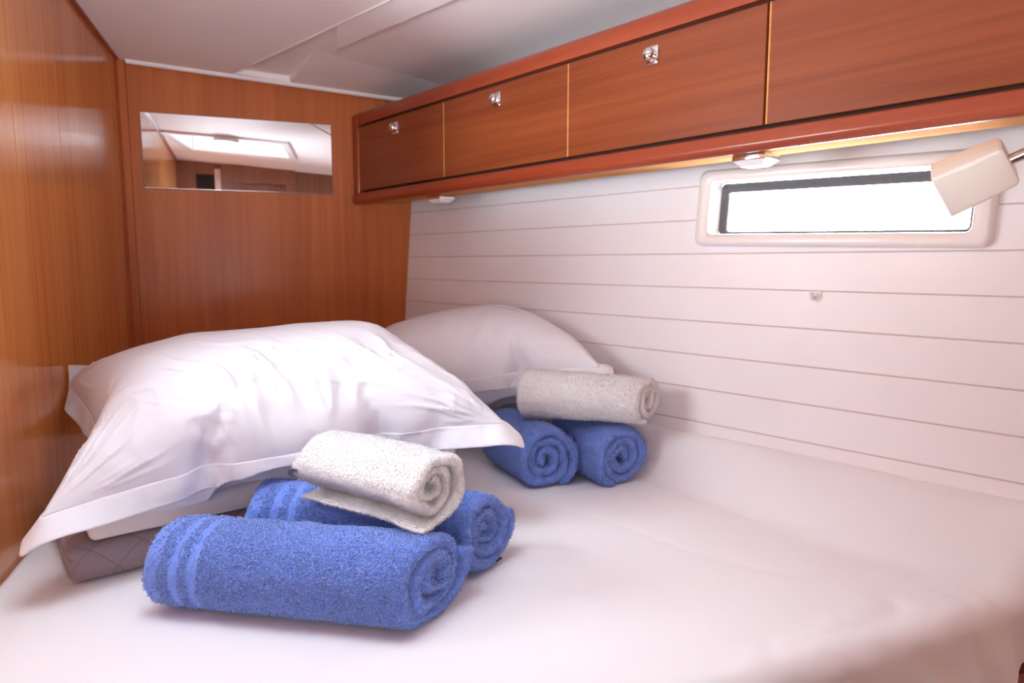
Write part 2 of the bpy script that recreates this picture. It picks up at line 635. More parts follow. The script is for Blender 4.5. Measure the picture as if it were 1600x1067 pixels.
# L1 line cut at y=-0.2 and y=2.7
def on_joint(c, y):
    t = (LNn.y * c - y) / math.cos(LA)
    p = LNn * c + LD * t
    return cpt(p.x, p.y)
outer = [cpt(XL, -0.2), on_joint(L1c, -0.2), on_joint(L1c, 2.7), cpt(XL, 2.7)]
iv = [bm.verts.new(p) for p in inner]
ov = [bm.verts.new(p) for p in outer]
for k in range(4):
    bm.faces.new((ov[k], ov[(k + 1) % 4], iv[(k + 1) % 4], iv[k]))
ret = bmesh.ops.extrude_face_region(bm, geom=bm.faces[:])
bmesh.ops.translate(bm, vec=(0, 0, 0.03), verts=[v for v in ret['geom'] if isinstance(v, bmesh.types.BMVert)])
# raised panel towards the hull, and the flat bands left standing lower around it
REC = 0.022
a, b_ = on_joint(L1c, -0.2), on_joint(L1c, 2.7)
prism(bm, [a + Vector((0, 0, REC)), cpt(2.1, -0.2, REC), cpt(2.1, 2.7, REC), b_ + Vector((0, 0, REC))], Vector((0, 0, 0.03)))


def plate(pts, h=REC, slope=0.012):
    """a band hanging h below the raised panel, with sloping flanks"""
    c = sum(pts, Vector()) / len(pts)
    lo = [bm.verts.new(p) for p in pts]
    hi = [bm.verts.new(p + (p - c).normalized() * slope + Vector((0, 0, h + 0.002))) for p in pts]
    bm.faces.new(lo)
    for i in range(len(pts)):
        bm.faces.new((lo[i], lo[(i + 1) % len(pts)], hi[(i + 1) % len(pts)], hi[i]))


tE = 0
def jt(c, x):                                                    # parameter where the joint crosses x
    return (x - LNn.x * c) / LD.x
plate([joint(L1c + 0.006, jt(L1c, 0.16)), joint(L2c, jt(L2c, 0.178)), joint(L2c, 3.0), joint(L1c + 0.006, 3.0)])
# the headliner slopes down to the bulkhead in the far corner
plate([cpt(-0.17, 2.575), cpt(0.050, 2.580), cpt(0.050, 2.70), cpt(-0.20, 2.70)], slope=0.004)
fr_ = [cpt(0.124, 2.256, REC), cpt(0.444, 2.381, REC), cpt(0.64, 2.457, REC)]
bk_ = [cpt(0.045, 2.60, -0.002), cpt(0.44, 2.612, -0.002), cpt(0.64, 2.62, -0.002)]
for a_, b_2, c_, d_ in ((fr_[0], fr_[1], bk_[1], bk_[0]), (fr_[1], fr_[2], bk_[2], bk_[1])):
    bm.faces.new([bm.verts.new(p_) for p_ in (a_, b_2, c_, d_)])
bm.faces.new([bm.verts.new(p_) for p_ in (fr_[0], bk_[0], cpt(0.045, 2.60, REC))])
struct(from_bm('ceiling', bm, M['ceiling']), 'pale vinyl ceiling with a raised side panel')
bm = bmesh.new()
for c0 in (L1c,):
    prism(bm, [joint(c0 - 0.003, jt(c0, -0.06), 0.001), joint(c0 + 0.004, jt(c0, -0.06), 0.001), joint(c0 + 0.004, 3.0, 0.001), joint(c0 - 0.003, 3.0, 0.001)], Vector((0, 0, -0.004)))
struct(from_bm('trim_5', bm, M['white_plastic']), 'thin pale joint strip across the ceiling')
# dark wooden strip along the left wall and the white bead along the bulkhead
bm = bmesh.new()
prism(bm, [cpt(XL, -0.2, 0.005), cpt(XL + 0.012, -0.2, 0.005), cpt(XL + 0.012, 2.56, 0.005), cpt(XL, 2.56, 0.005)], Vector((0, 0, -0.010)))
struct(from_bm('trim_6', bm, M['rail']), 'dark wooden bead where the side wall meets the ceiling')
bm = bmesh.new()
p0, p1 = BF @ Vector((0.03, -0.02, 0)), BF @ Vector((0.99, -0.02, 0))
add_tube(bm, [cpt(p0.x, p0.y, -0.003), cpt(p1.x, p1.y, -0.003)], 0.009, 12)
struct(from_bm('trim_7', bm, M['ceiling'], auto=R(40)), 'pale bead where the bulkhead meets the ceiling')

# hatch
HF = Matrix.Translation(cpt(HATCH_C.x, HATCH_C.y)) @ CT @ Matrix.Rotation(HATCH_A, 4, 'Z')
hatch = empty('window_2')
struct(hatch, 'square ceiling hatch seen in the mirror')
bm = bmesh.new()
w = HATCH_W / 2
for sx, sy, ex, ey in ((-1, 0, 0.04, w + 0.04), (1, 0, 0.04, w + 0.04), (0, -1, w, 0.04), (0, 1, w, 0.04)):
    cx_, cy_ = sx * (w + 0.02), sy * (w + 0.02)
    hx = 0.02 if sx else w
    hy = 0.02 if sy else w + 0.04
    if sy: hy = 0.02
    if sx: hy = w + 0.04
    box_span(bm, (cx_ - hx, cy_ - hy, -0.012), (cx_ + hx, cy_ + hy, 0.10), HF, 0.004)
from_bm('frame', bm, M['white_plastic'], hatch)
bm = bmesh.new()
add_lathe(bm, [(0, 0.004), (0.062, 0.004), (0.066, 0.0), (0.062, -0.02), (0, -0.022)], HF @ Matrix.Translation((0.0, w - 0.004, -0.006)), 32)
from_bm('latch', bm, M['white_plastic'], hatch, auto=R(40))
mg, nt, b = new_mat('clear_glazing')
for n in list(nt.nodes):
    if n.type != 'OUTPUT_MATERIAL': nt.nodes.remove(n)
out = [n for n in nt.nodes if n.type == 'OUTPUT_MATERIAL'][0]
tr = nd(nt, 'ShaderNodeBsdfTransparent')
gl = nd(nt, 'ShaderNodeBsdfGlossy')
gl.inputs['Roughness'].default_value = 0.02
fr = nd(nt, 'ShaderNodeFresnel')
fr.inputs['IOR'].default_value = 1.45
mx = nd(nt, 'ShaderNodeMixShader')
nt.links.new(fr.outputs[0], mx.inputs[0])
nt.links.new(tr.outputs[0], mx.inputs[1])
nt.links.new(gl.outputs[0], mx.inputs[2])
nt.links.new(mx.outputs[0], out.inputs[0])
M['glass'] = mg
M['dimmed'] = mg.copy()
M['dimmed'].name = 'hatch_acrylic'
for n_ in M['dimmed'].node_tree.nodes:
    if n_.type == 'BSDF_TRANSPARENT': n_.inputs['Color'].default_value = (0.76, 0.77, 0.78, 1)  # grey tint added to hold back the hatch daylight
bm = bmesh.new()
box_span(bm, (-w - 0.005, -w - 0.005, 0.085), (w + 0.005, w + 0.005, 0.091), HF)
from_bm('pane', bm, M['dimmed'], hatch)

# port added in the side wall, out of view, as a source of fill
port = empty('added_port')
struct(port, 'port added out of view in the side wall for fill light')
bm = bmesh.new()
for a_, b2 in (((PY0 - 0.02, PZ0 - 0.02), (PY1 + 0.02, PZ0 + 0.01)), ((PY0 - 0.02, PZ1 - 0.01), (PY1 + 0.02, PZ1 + 0.02)),
               ((PY0 - 0.02, PZ0), (PY0 + 0.01, PZ1)), ((PY1 - 0.01, PZ0), (PY1 + 0.02, PZ1))):
    box_span(bm, (XL - 0.035, a_[0], a_[1]), (XL + 0.008, b2[0], b2[1]), bevel=0.003)
from_bm('frame', bm, M['white_plastic'], port)
bm = bmesh.new()
box_span(bm, (XL - 0.022, PY0, PZ0), (XL - 0.016, PY1, PZ1))
from_bm('pane', bm, M['glass'], port)

# ------------------------------------------------------------------ the long hull window
win = empty('window_1')
struct(win, 'long narrow white-framed window in the hull side')
WT = R(-1.35)
WC = (-0.622, 1.5265)


def wpt(u, v, out=0.0):
    s = WC[0] + u * math.cos(WT) - v * math.sin(WT)
    z = WC[1] + u * math.sin(WT) + v * math.cos(WT)
    return hull(s, z, out)


def rrect(hu, hv, r, n=6):
    pts = []
    for cx_, cy_, a0 in ((hu - r, hv - r, 0), (-hu + r, hv - r, 90), (-hu + r, -hv + r, 180), (hu - r, -hv + r, 270)):
        for k in range(n + 1):
            t = R(a0 + 90 * k / n)
            pts.append((cx_ + r * math.cos(t), cy_ + r * math.sin(t)))
    return pts


def ring_stack(bm, loops):
    """join loops of equal length of 3d points into a skin"""
    vv = [[bm.verts.new(p) for p in lp] for lp in loops]
    n = len(vv[0])
    for a, b in zip(vv, vv[1:]):
        for k in range(n):
            bm.faces.new((a[k], a[(k + 1) % n], b[(k + 1) % n], b[k]))
    return vv


bm = bmesh.new()
HU, HV = 0.311, 0.0925
prof = [(0.000, 0.002, 0.022), (0.001, -0.012, 0.022), (0.006, -0.020, 0.02), (0.012, -0.022, 0.018), (0.030, -0.022, 0.014), (0.034, -0.019, 0.013), (0.036, -0.012, 0.012), (0.037, 0.06, 0.012)]
ring_stack(bm, [[wpt(u, v, o) for u, v in rrect(HU - ins, HV - ins * 0.82, max(r, 0.004))] for ins, o, r in prof])
from_bm('frame', bm, M['white_plastic'], win, auto=R(50))
bm = bmesh.new()
prof = [(0.0365, 0.034, 0.012), (0.038, 0.036, 0.010), (0.050, 0.040, 0.008), (0.052, 0.042, 0.008), (0.052, 0.056, 0.008)]
ring_stack(bm, [[wpt(u, v - max(0, ins - 0.038) * 0.55, o) for u, v in rrect(HU - ins, HV - ins * 0.86, r)] for ins, o, r in prof])
from_bm('seal', bm, M['rubber'], win, auto=R(50))
bm = bmesh.new()
lp = [wpt(u, v, 0.046) for u, v in rrect(HU - 0.044, HV - 0.038, 0.006)]
prism(bm, lp, HN * 0.005)
from_bm('pane', bm, M['glass'], win)

# ------------------------------------------------------------------ overhead locker
LKA = R(22.4)
# local x along the doors towards the camera, local y outwards to the hull, z up
KX = Vector((math.sin(LKA), -math.cos(LKA), 0))
KY = Vector((math.cos(LKA), math.sin(LKA), 0))
K0 = Vector((0.263, 2.585, 0))
LK = Matrix(((KX.x, KY.x, 0, K0.x), (KX.y, KY.y, 0, K0.y), (KX.z, KY.z, 1, 0), (0, 0, 0, 1)))
locker = empty('overhead_locker')
locker.matrix_world = LK
tag(locker, 'long cherry wood overhead locker with four flap doors above the window', 'locker')
SE = 2.70
bm = bmesh.new()
box_span(bm, (0.0, 0.022, 1.650), (SE, 0.19, 1.932))             # carcass behind the doors
from_bm('body', bm, M['black_gap'], locker)
bm = bmesh.new()
box_span(bm, (-0.012, 0.0, 1.62), (0.028, 0.10, 1.93), bevel=0.008, seg=3)
from_bm('end_stile', bm, M['rail'], locker, auto=R(40))


def rail_mesh(prof, x0, x1, bevel_end=True):
    bm = bmesh.new()
    xs = [x0, x1]
    rings = [[bm.verts.new((x, y, z)) for y, z in prof] for x in xs]
    n = len(prof)
    for a, b in zip(rings, rings[1:]):
        for k in range(n):
            bm.faces.new((a[k], a[(k + 1) % n], b[(k + 1) % n], b[k]))
    bm.faces.new(rings[0][::-1])
    bm.faces.new(rings[-1])
    return bm


def arc(cy, cz, r, a0, a1, n=6):
    return [(cy + r * math.cos(R(a0 + (a1 - a0) * k / n)), cz + r * math.sin(R(a0 + (a1 - a0) * k / n))) for k in range(n + 1)]


# bottom rail: rounded solid nosing
prof = arc(0.012, 1.630, 0.016, 180, 270, 6) + [(0.020, 1.615)] + [(0.020, 1.652)] + arc(0.008, 1.646, 0.008, 90, 180, 4)
from_bm('bottom_rail', rail_mesh(prof, -0.012, SE), M['rail'], locker, auto=R(40))
prof = [(0.0, 1.890), (0.06, 1.890), (0.06, 1.936)] + arc(0.03, 1.918, 0.02, 90, 180, 6)[0:]
prof = [(0.004, 1.892), (0.06, 1.892), (0.06, 1.94)] + arc(0.026, 1.918, 0.022, 90, 180, 6)
from_bm('top_rail', rail_mesh(prof, -0.012, SE), M['rail'], locker, auto=R(40))
# underside board
bm = bmesh.new()
box_span(bm, (0.0, 0.0195, 1.6155), (SE, 0.052, 1.640))
box_span(bm, (0.0, 0.052, 1.622), (SE, 0.135, 1.634))
from_bm('underside', bm, M['lip'], locker)
# doors
edges = [0.032, 0.559, 1.0825, 1.604, 2.128]
for i in range(4):
    x0, x1 = edges[i] + (0.0012 if i < 3 else 0.003), edges[i + 1] - (0.0012 if i < 2 else 0.003)
    bm = bmesh.new()
    box_span(bm, (x0, 0.003, 1.6605), (x1, 0.021, 1.8825), bevel=0.0015)
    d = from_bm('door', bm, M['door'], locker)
    # pale band that paints the lit edge between neighbouring doors
    bm = bmesh.new()
    box_span(bm, (x0 - 0.001, 0.0025, 1.661), (x0 + 0.003, 0.0205, 1.882), bevel=0.0008)
    from_bm('lit_edge', bm, M['lip'], d)
    if i < 3:
        xc = (0.288, 0.8126, 1.3376)[i]
        bm = bmesh.new()
        add_box(bm, (0.034, 0.006, 0.040), Matrix.Translation((xc, 0.001, 1.845)), 0.004, 3)
        from_bm('latch_plate', bm, M['chrome'], d, auto=R(40))
        bm = bmesh.new()
        add_lathe(bm, [(0, 0.0), (0.014, 0.0), (0.014, 0.003), (0.011, 0.005), (0.0125, 0.007), (0.0145, 0.011), (0.0130, 0.016), (0.008, 0.0195), (0, 0.0205)],
                  Matrix.Translation((xc, -0.001, 1.845)) @ Matrix.Rotation(R(90), 4, 'X'), 24)
        from_bm('latch_knob', bm, M['chrome'], d, auto=R(50))
bm = bmesh.new()
box_span(bm, (2.131, 0.003, 1.6605), (SE, 0.021, 1.8825), bevel=0.0015)
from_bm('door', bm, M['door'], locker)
# under-locker lights
def locker_light(x, label):
    e = empty('under_cabinet_light')
    e.matrix_world = LK @ Matrix.Translation((x, 0.052, 1.6153))
    tag(e, label, 'light', 'small lights under the locker')
    bm = bmesh.new()
    box_span(bm, (-0.036, -0.030, -0.014), (0.036, 0.030, 0.0), bevel=0.003)
    from_bm('housing', bm, M['chrome'], e, auto=R(40))
    bm = bmesh.new()
    lo = [(-0.030, -0.024), (0.030, -0.024), (0.030, 0.024), (-0.030, 0.024)]
    a = [bm.verts.new((x_ * 1.15, y_ * 1.15, -0.013)) for x_, y_ in lo]
    b = [bm.verts.new((x_ * 0.75, y_ * 0.7, -0.024)) for x_, y_ in lo]
    bm.faces.new(b)
    for k in range(4): bm.faces.new((a[k], a[(k + 1) % 4], b[(k + 1) % 4], b[k]))
    from_bm('lens', bm, M['white_plastic'], e)
    return e


def locker_x(p):                                                 # distance along the locker of a plan point
    return (Vector((p[0], p[1], 0)) - K0).dot(KX)


locker_light(locker_x((1.05, 1.22)), 'square chrome light under the locker, above the window')
locker_light(locker_x((0.615, 2.22)), 'small chrome light under the locker, near the wooden bulkhead')

# ------------------------------------------------------------------ mirror
mir = empty('wall_mirror')
mir.matrix_world = BF @ Matrix.Translation((0.366, 0, 1.772))
tag(mir, 'long frameless mirror fixed to the wooden bulkhead', 'mirror')
bm = bmesh.new()
box_span(bm, (-0.308, -0.006, -0.124), (0.308, -0.0005, 0.126), bevel=0.002, seg=1)
from_bm('backing', bm, M['mirror_edge'], mir)
bm = bmesh.new()
box_span(bm, (-0.305, -0.0072, -0.121), (0.305, -0.004, 0.123))
from_bm('mirror_glass', bm, M['mirror'], mir)

# ------------------------------------------------------------------ coat hook on the hull
hk = empty('coat_hook')
HKM = Matrix((( HE.x, -HN.x, 0, 0), (HE.y, -HN.y, 0, 0), (0, 0, 1, 0), (0, 0, 0, 1)))   # x along hull, y into the cabin
hk.matrix_world = Matrix.Translation(hull(-0.630, 1.328)) @ HKM
tag(hk, 'small white plastic hook on the hull planks below the window', 'hook')
bm = bmesh.new()
pts = [(-0.013, 0.011), (0.013, 0.011), (0.013, -0.002)] + [(0.013 * math.cos(R(a)), -0.002 + 0.011 * math.sin(R(a))) for a in range(-15, -180, -15)] + [(-0.013, -0.002)]
prism(bm, [Vector((x, 0.0, z)) for x, z in pts], Vector((0, 0.004, 0)))
from_bm('plate', bm, M['white_plastic'], hk)
bm = bmesh.new()
add_tube(bm, [(0, 0.003, -0.003), (0, 0.014, -0.004), (0, 0.020, 0.001), (0, 0.021, 0.008)], 0.004, 12)
from_bm('prong', bm, M['white_plastic'], hk, auto=R(50))

# ------------------------------------------------------------------ reading lamp
exec_lamp = True


def reading_lamp():
    e = empty('reading_lamp')
    # shade axis in the world: wide open end low towards the window, narrow end up to the right
    A = LAMP_A
    B = LAMP_B
    ax = (B - A).normalized()
    view = Vector((0, 0, 1.4)) - (A + B) / 2
    v = (view - ax * view.dot(ax)).normalized()                  # towards the cabin
    u = ax.cross(v)
    Lh = (B - A).length
    e.matrix_world = Matrix(((u.x, v.x, ax.x, A.x), (u.y, v.y, ax.y, A.y), (u.z, v.z, ax.z, A.z), (0, 0, 0, 1)))
    tag(e, 'tapered milky white reading lamp beside the hull window', 'lamp')
    # local: x across, y to the cabin, z along the axis; square section turned so that an edge faces the cabin
    def sec(h, t, rr=0.006, rot=R(-20)):
        pts = rrect(t, t, rr, 4)
        c, s_ = math.cos(rot), math.sin(rot)
        return [Vector((x * c - y * s_, x * s_ + y * c, h)) for x, y in pts]
    w0, w1 = LAMP_W0, LAMP_W1
    bm = bmesh.new()
    loops = [sec(0.004, w0 - 0.006), sec(0.0, w0 - 0.003), sec(0.0, w0), sec(Lh * 0.5, (w0 + w1) / 2)]
    loops += [sec(Lh - 0.006, w1), sec(Lh - 0.001, w1 - 0.003), sec(Lh, w1 - 0.007)]
    inner = [sec(Lh - 0.006, w1 - 0.01), sec(0.004, w0 - 0.006)]
    vv = ring_stack(bm, inner + loops[1:])
    bm.faces.new(vv[-1])
    bm.faces.new(vv[0][::-1])
    from_bm('lamp_shade', bm, M['lamp_white'], e, auto=R(35))
    bm = bmesh.new()
    add_lathe(bm, [(0, 0.02), (0.010, 0.02), (0.013, 0.035), (0.013, 0.05), (0, 0.052)], Matrix.Translation((0, 0, Lh - 0.07)), 20)
    add_tube(bm, [(0, 0, Lh - 0.002), (0, 0, Lh + 0.05)], 0.0085, 18)
    # bend of the arm towards the hull
    tip = e.matrix_world.inverted() @ LAMP_WALL
    add_tube(bm, [(0, 0, Lh + 0.045), Vector((0, 0, Lh + 0.075)).lerp(tip, 0.15), tip], 0.0085, 18)
    from_bm('arm', bm, M['brushed'], e, auto=R(50))
    bm = bmesh.new()
    q = LAMP_WALL
    mm = e.matrix_world.inverted() @ Matrix.Translation(q) @ Vector((0, 0, 1)).rotation_difference(-HN).to_matrix().to_4x4()
    add_lathe(bm, [(0, -0.02), (0.028, -0.02), (0.028, -0.006), (0.024, 0.0), (0, 0.002)], mm, 28)
    from_bm('wall_base', bm, M['brushed'], e, auto=R(50))


LAMP_A = Vector((1.012, 0.835, 1.517))
LAMP_B = Vector((1.055, 0.758, 1.556))
LAMP_W0, LAMP_W1 = 0.037, 0.032
LAMP_WALL = hull(-0.12, 1.56, -0.02)
reading_lamp()

# ------------------------------------------------------------------ berth
BZ = 0.85


def foot_y(x):
    return 0.735 + 0.07 * (x - 1.13)


def hull_d(x, y, z=BZ):
    return 1.5065 + 0.0674 * (z - 1.4) - (HN.x * x + HN.y * y)


def build_mattress():
    """top cloth as a grid in (x along the foot, distance from the foot edge), rolled over the foot edge"""
    nx, rtop = 190, 0.04
    # profile along y: from the hem on the foot face up, over the edge and aft to the bulkhead
    prof = []                                                    # (distance aft of foot edge, height above BZ)
    for k in range(8): prof.append((0.0, -0.17 + (0.17 - rtop) * k / 8))
    for k in range(13):
        a = math.pi * (1 - 0.5 * k / 12)
        prof.append((rtop + rtop * math.cos(a), -rtop + rtop * math.sin(a)))
    far = 1.86
    m = 130
    for k in range(1, m + 1):
        t = k / m
        prof.append((rtop + (far - rtop) * t ** 1.25, 0.0))
    V, F = [], []
    npf = len(prof)
    P = np.zeros((npf, nx + 1, 3))
    for j, (d, h) in enumerate(prof):
        for i in range(nx + 1):
            f = i / nx
            # right limit: the hull at this y, minus a hair
            x0 = XL + 0.006
            y_guess = 0.7 + d
            x1 = (1.5065 + 0.0674 * (BZ + 0.1 - 1.4) - 0.003 - HN.y * y_guess) / HN.x
            x = x0 + (x1 - x0) * f
            y = foot_y(x) + d
            P[j, i] = (x, y, BZ + h)
    Q = P.reshape(-1, 3)
    dd = 1.5065 + 0.0674 * (BZ + 0.05 - 1.4) - (HN.x * Q[:, 0] + HN.y * Q[:, 1])
    wr_ = 0.075 + 0.10 * sstep(1.6, 0.9, Q[:, 1])
    rise = 0.125 * (1 - sstep(0.0, 1.0, dd / wr_)) ** 1.1
    dep = np.repeat(np.array([p[0] for p in prof]), nx + 1)
    hh = np.repeat(np.array([p[1] for p in prof]), nx + 1)
    # the foot face turns away at the hull side corner
    Q[:, 2] += rise
    # soft body unevenness, gathered creases near the foot edge
    near = np.exp(-((dep - 0.05) / 0.05) ** 2) * (hh > -0.05)
    cr = fbm(np.c_[Q[:, 0] * 9, Q[:, 1] * 34 + 6 * noise3(Q * 7, 5), Q[:, 2] * 3], 3, 3)
    Q[:, 2] += 0.010 * cr * near * sstep(0.3, 0.9, Q[:, 0]) * (1 - sstep(1.05, 1.2, Q[:, 0]))
    face = (hh < -0.02)
    fold = fbm(np.c_[Q[:, 0] * 13 + Q[:, 2] * 8, Q[:, 2] * 7, Q[:, 1] * 0], 9, 3)
    Q[:, 1] += np.where(face, 0.016 * fold * sstep(0.0, -0.1, hh), 0)
    Q[:, 2] += 0.003 * fbm(np.c_[Q[:, 0] * 2.2, Q[:, 1] * 2.2, Q[:, 2] * 0], 21, 2) * (dep > 0.1)
    # low pulled creases on the top
    crease = np.abs(fbm(np.c_[Q[:, 0] * 3 + Q[:, 1] * 1.2, Q[:, 1] * 1.1 - Q[:, 0] * 0.4, Q[:, 0] * 0], 33, 2))
    Q[:, 2] -= 0.0016 * np.exp(-(crease / 0.05) ** 2) * (dep > 0.08)
    # skirt under the whole edge
    for j in range(npf - 1):
        for i in range(nx):
            a = j * (nx + 1) + i
            F.append((a, a + 1, a + nx + 2, a + nx + 1))
    n0 = len(Q)
    V = [tuple(q) for q in Q]
    # underside: straight down to the berth board on the remaining three sides
    def wall_side(idx):
        base = len(V)
        for k in idx:
            x, y, z = V[k]
            V.append((x, y, BZ - 0.16))
        for k in range(len(idx) - 1):
            F.append((idx[k], idx[k + 1], base + k + 1, base + k))
    wall_side([j * (nx + 1) for j in range(8, npf)])
    wall_side([j * (nx + 1) + nx for j in range(8, npf)])
    wall_side([(npf - 1) * (nx + 1) + i for i in range(nx + 1)])
    o = from_data('mattress', V, F, M['sheet'])
    tag(o, 'wide berth mattress under a smooth white fitted sheet', 'mattress')
    return o


build_mattress()
bm = bmesh.new()
prism(bm, [Vector((XL, foot_y(XL) + 0.025, 0)), Vector((1.25, foot_y(1.25) + 0.025, 0)), Vector((0.46, 2.6, 0)), Vector((XL, 2.57, 0))], Vector((0, 0, 0.69)))
struct(from_bm('trim_9', bm, M['rail']), 'wooden berth base under the mattress')


# ------------------------------------------------------------------ soft goods
def soft_slab(name, w, d, h, r, mat, seed=0, amp=0.003, folds=0, loc=(0, 0, 0), rotz=0.0):
    """a folded cloth pile: rounded slab, a little uneven, fold lines round its short ends, base at z = 0"""
    bm = bmesh.new()
    add_box(bm, (w, d, h), Matrix.Translation((0, 0, h / 2)), min(r, h * 0.48), 5)
    bmesh.ops.subdivide_edges(bm, edges=[e for e in bm.edges if e.calc_length() > 0.06], cuts=60, use_grid_fill=True)
    bmesh.ops.subdivide_edges(bm, edges=[e for e in bm.edges if e.calc_length() > 0.012 and abs(e.verts[0].co.z - e.verts[1].co.z) > 0.008], cuts=8, use_grid_fill=True)
    bmesh.ops.triangulate(bm, faces=[f for f in bm.faces if len(f.verts) > 4])
    co = np.array([v.co for v in bm.verts])
    n1 = fbm(co * 9 + seed, seed, 3)
    n2 = fbm(co * np.array([5, 5, 30]) + seed, seed + 5, 2)
    M_ = Matrix.Translation(loc) @ Matrix.Rotation(rotz, 4, 'Z')
    Mi = M_.inverted()
    for v, a, c in zip(bm.verts, n1, n2):
        k = min(1.0, max(0.0, v.co.z / (h * 0.4)))
        zz = v.co.z / h
        if folds:                                                # the folded layers show at the ends
            e = max(0.0, 1 - (w / 2 - abs(v.co.x)) / 0.02)
            g = abs(math.sin(math.pi * folds * (zz + 0.06 * a)))
            v.co.x -= math.copysign(0.006 * e * (1 - g) ** 2 + 0.006 * e * c, v.co.x)
            ef = max(0.0, 1 - (d / 2 - abs(v.co.y)) / 0.015)
        v.co.x += c * amp
        v.co.y += a * amp
        v.co.z += a * amp * k
        p = M_ @ v.co
        dd = hull_d(p.x, p.y, p.z) - 0.012
        if dd < 0:
            p += HN * dd
            v.co = Mi @ p
    o = from_bm(name, bm, mat, None, smooth=True)
    o.matrix_world = M_
    return o


def pile(c, rotz, w, d, lab_q, lab_c, hq=0.065, hc=0.045, seed=1, offset=(0.02, 0.0)):
    q = soft_slab('folded_blanket', w, d, hq, 0.02, M['quilt'], seed, 0.003, 3, (c[0], c[1], BZ + 0.003), rotz)
    tag(q, lab_q, 'blanket', 'folded grey blankets')
    s = soft_slab('folded_duvet', w - 0.03, d - 0.02, hc, 0.012, M['cream'], seed + 3, 0.002, 0, (c[0] + offset[0], c[1] + offset[1], BZ + hq + 0.006), rotz)
    tag(s, lab_c, 'bedding', 'folded cream bedding')


pile((-0.052, 1.580), R(20), 0.79, 0.36, 'folded grey quilted blanket under the front pillow', 'folded cream bedding on the grey blanket under the front pillow')
pile((0.35, 2.14), R(-9), 0.60, 0.30, 'folded grey blanket under the far pillow by the hull', 'folded cream bedding under the far pillow by the hull', seed=8, offset=(0.012, -0.012))


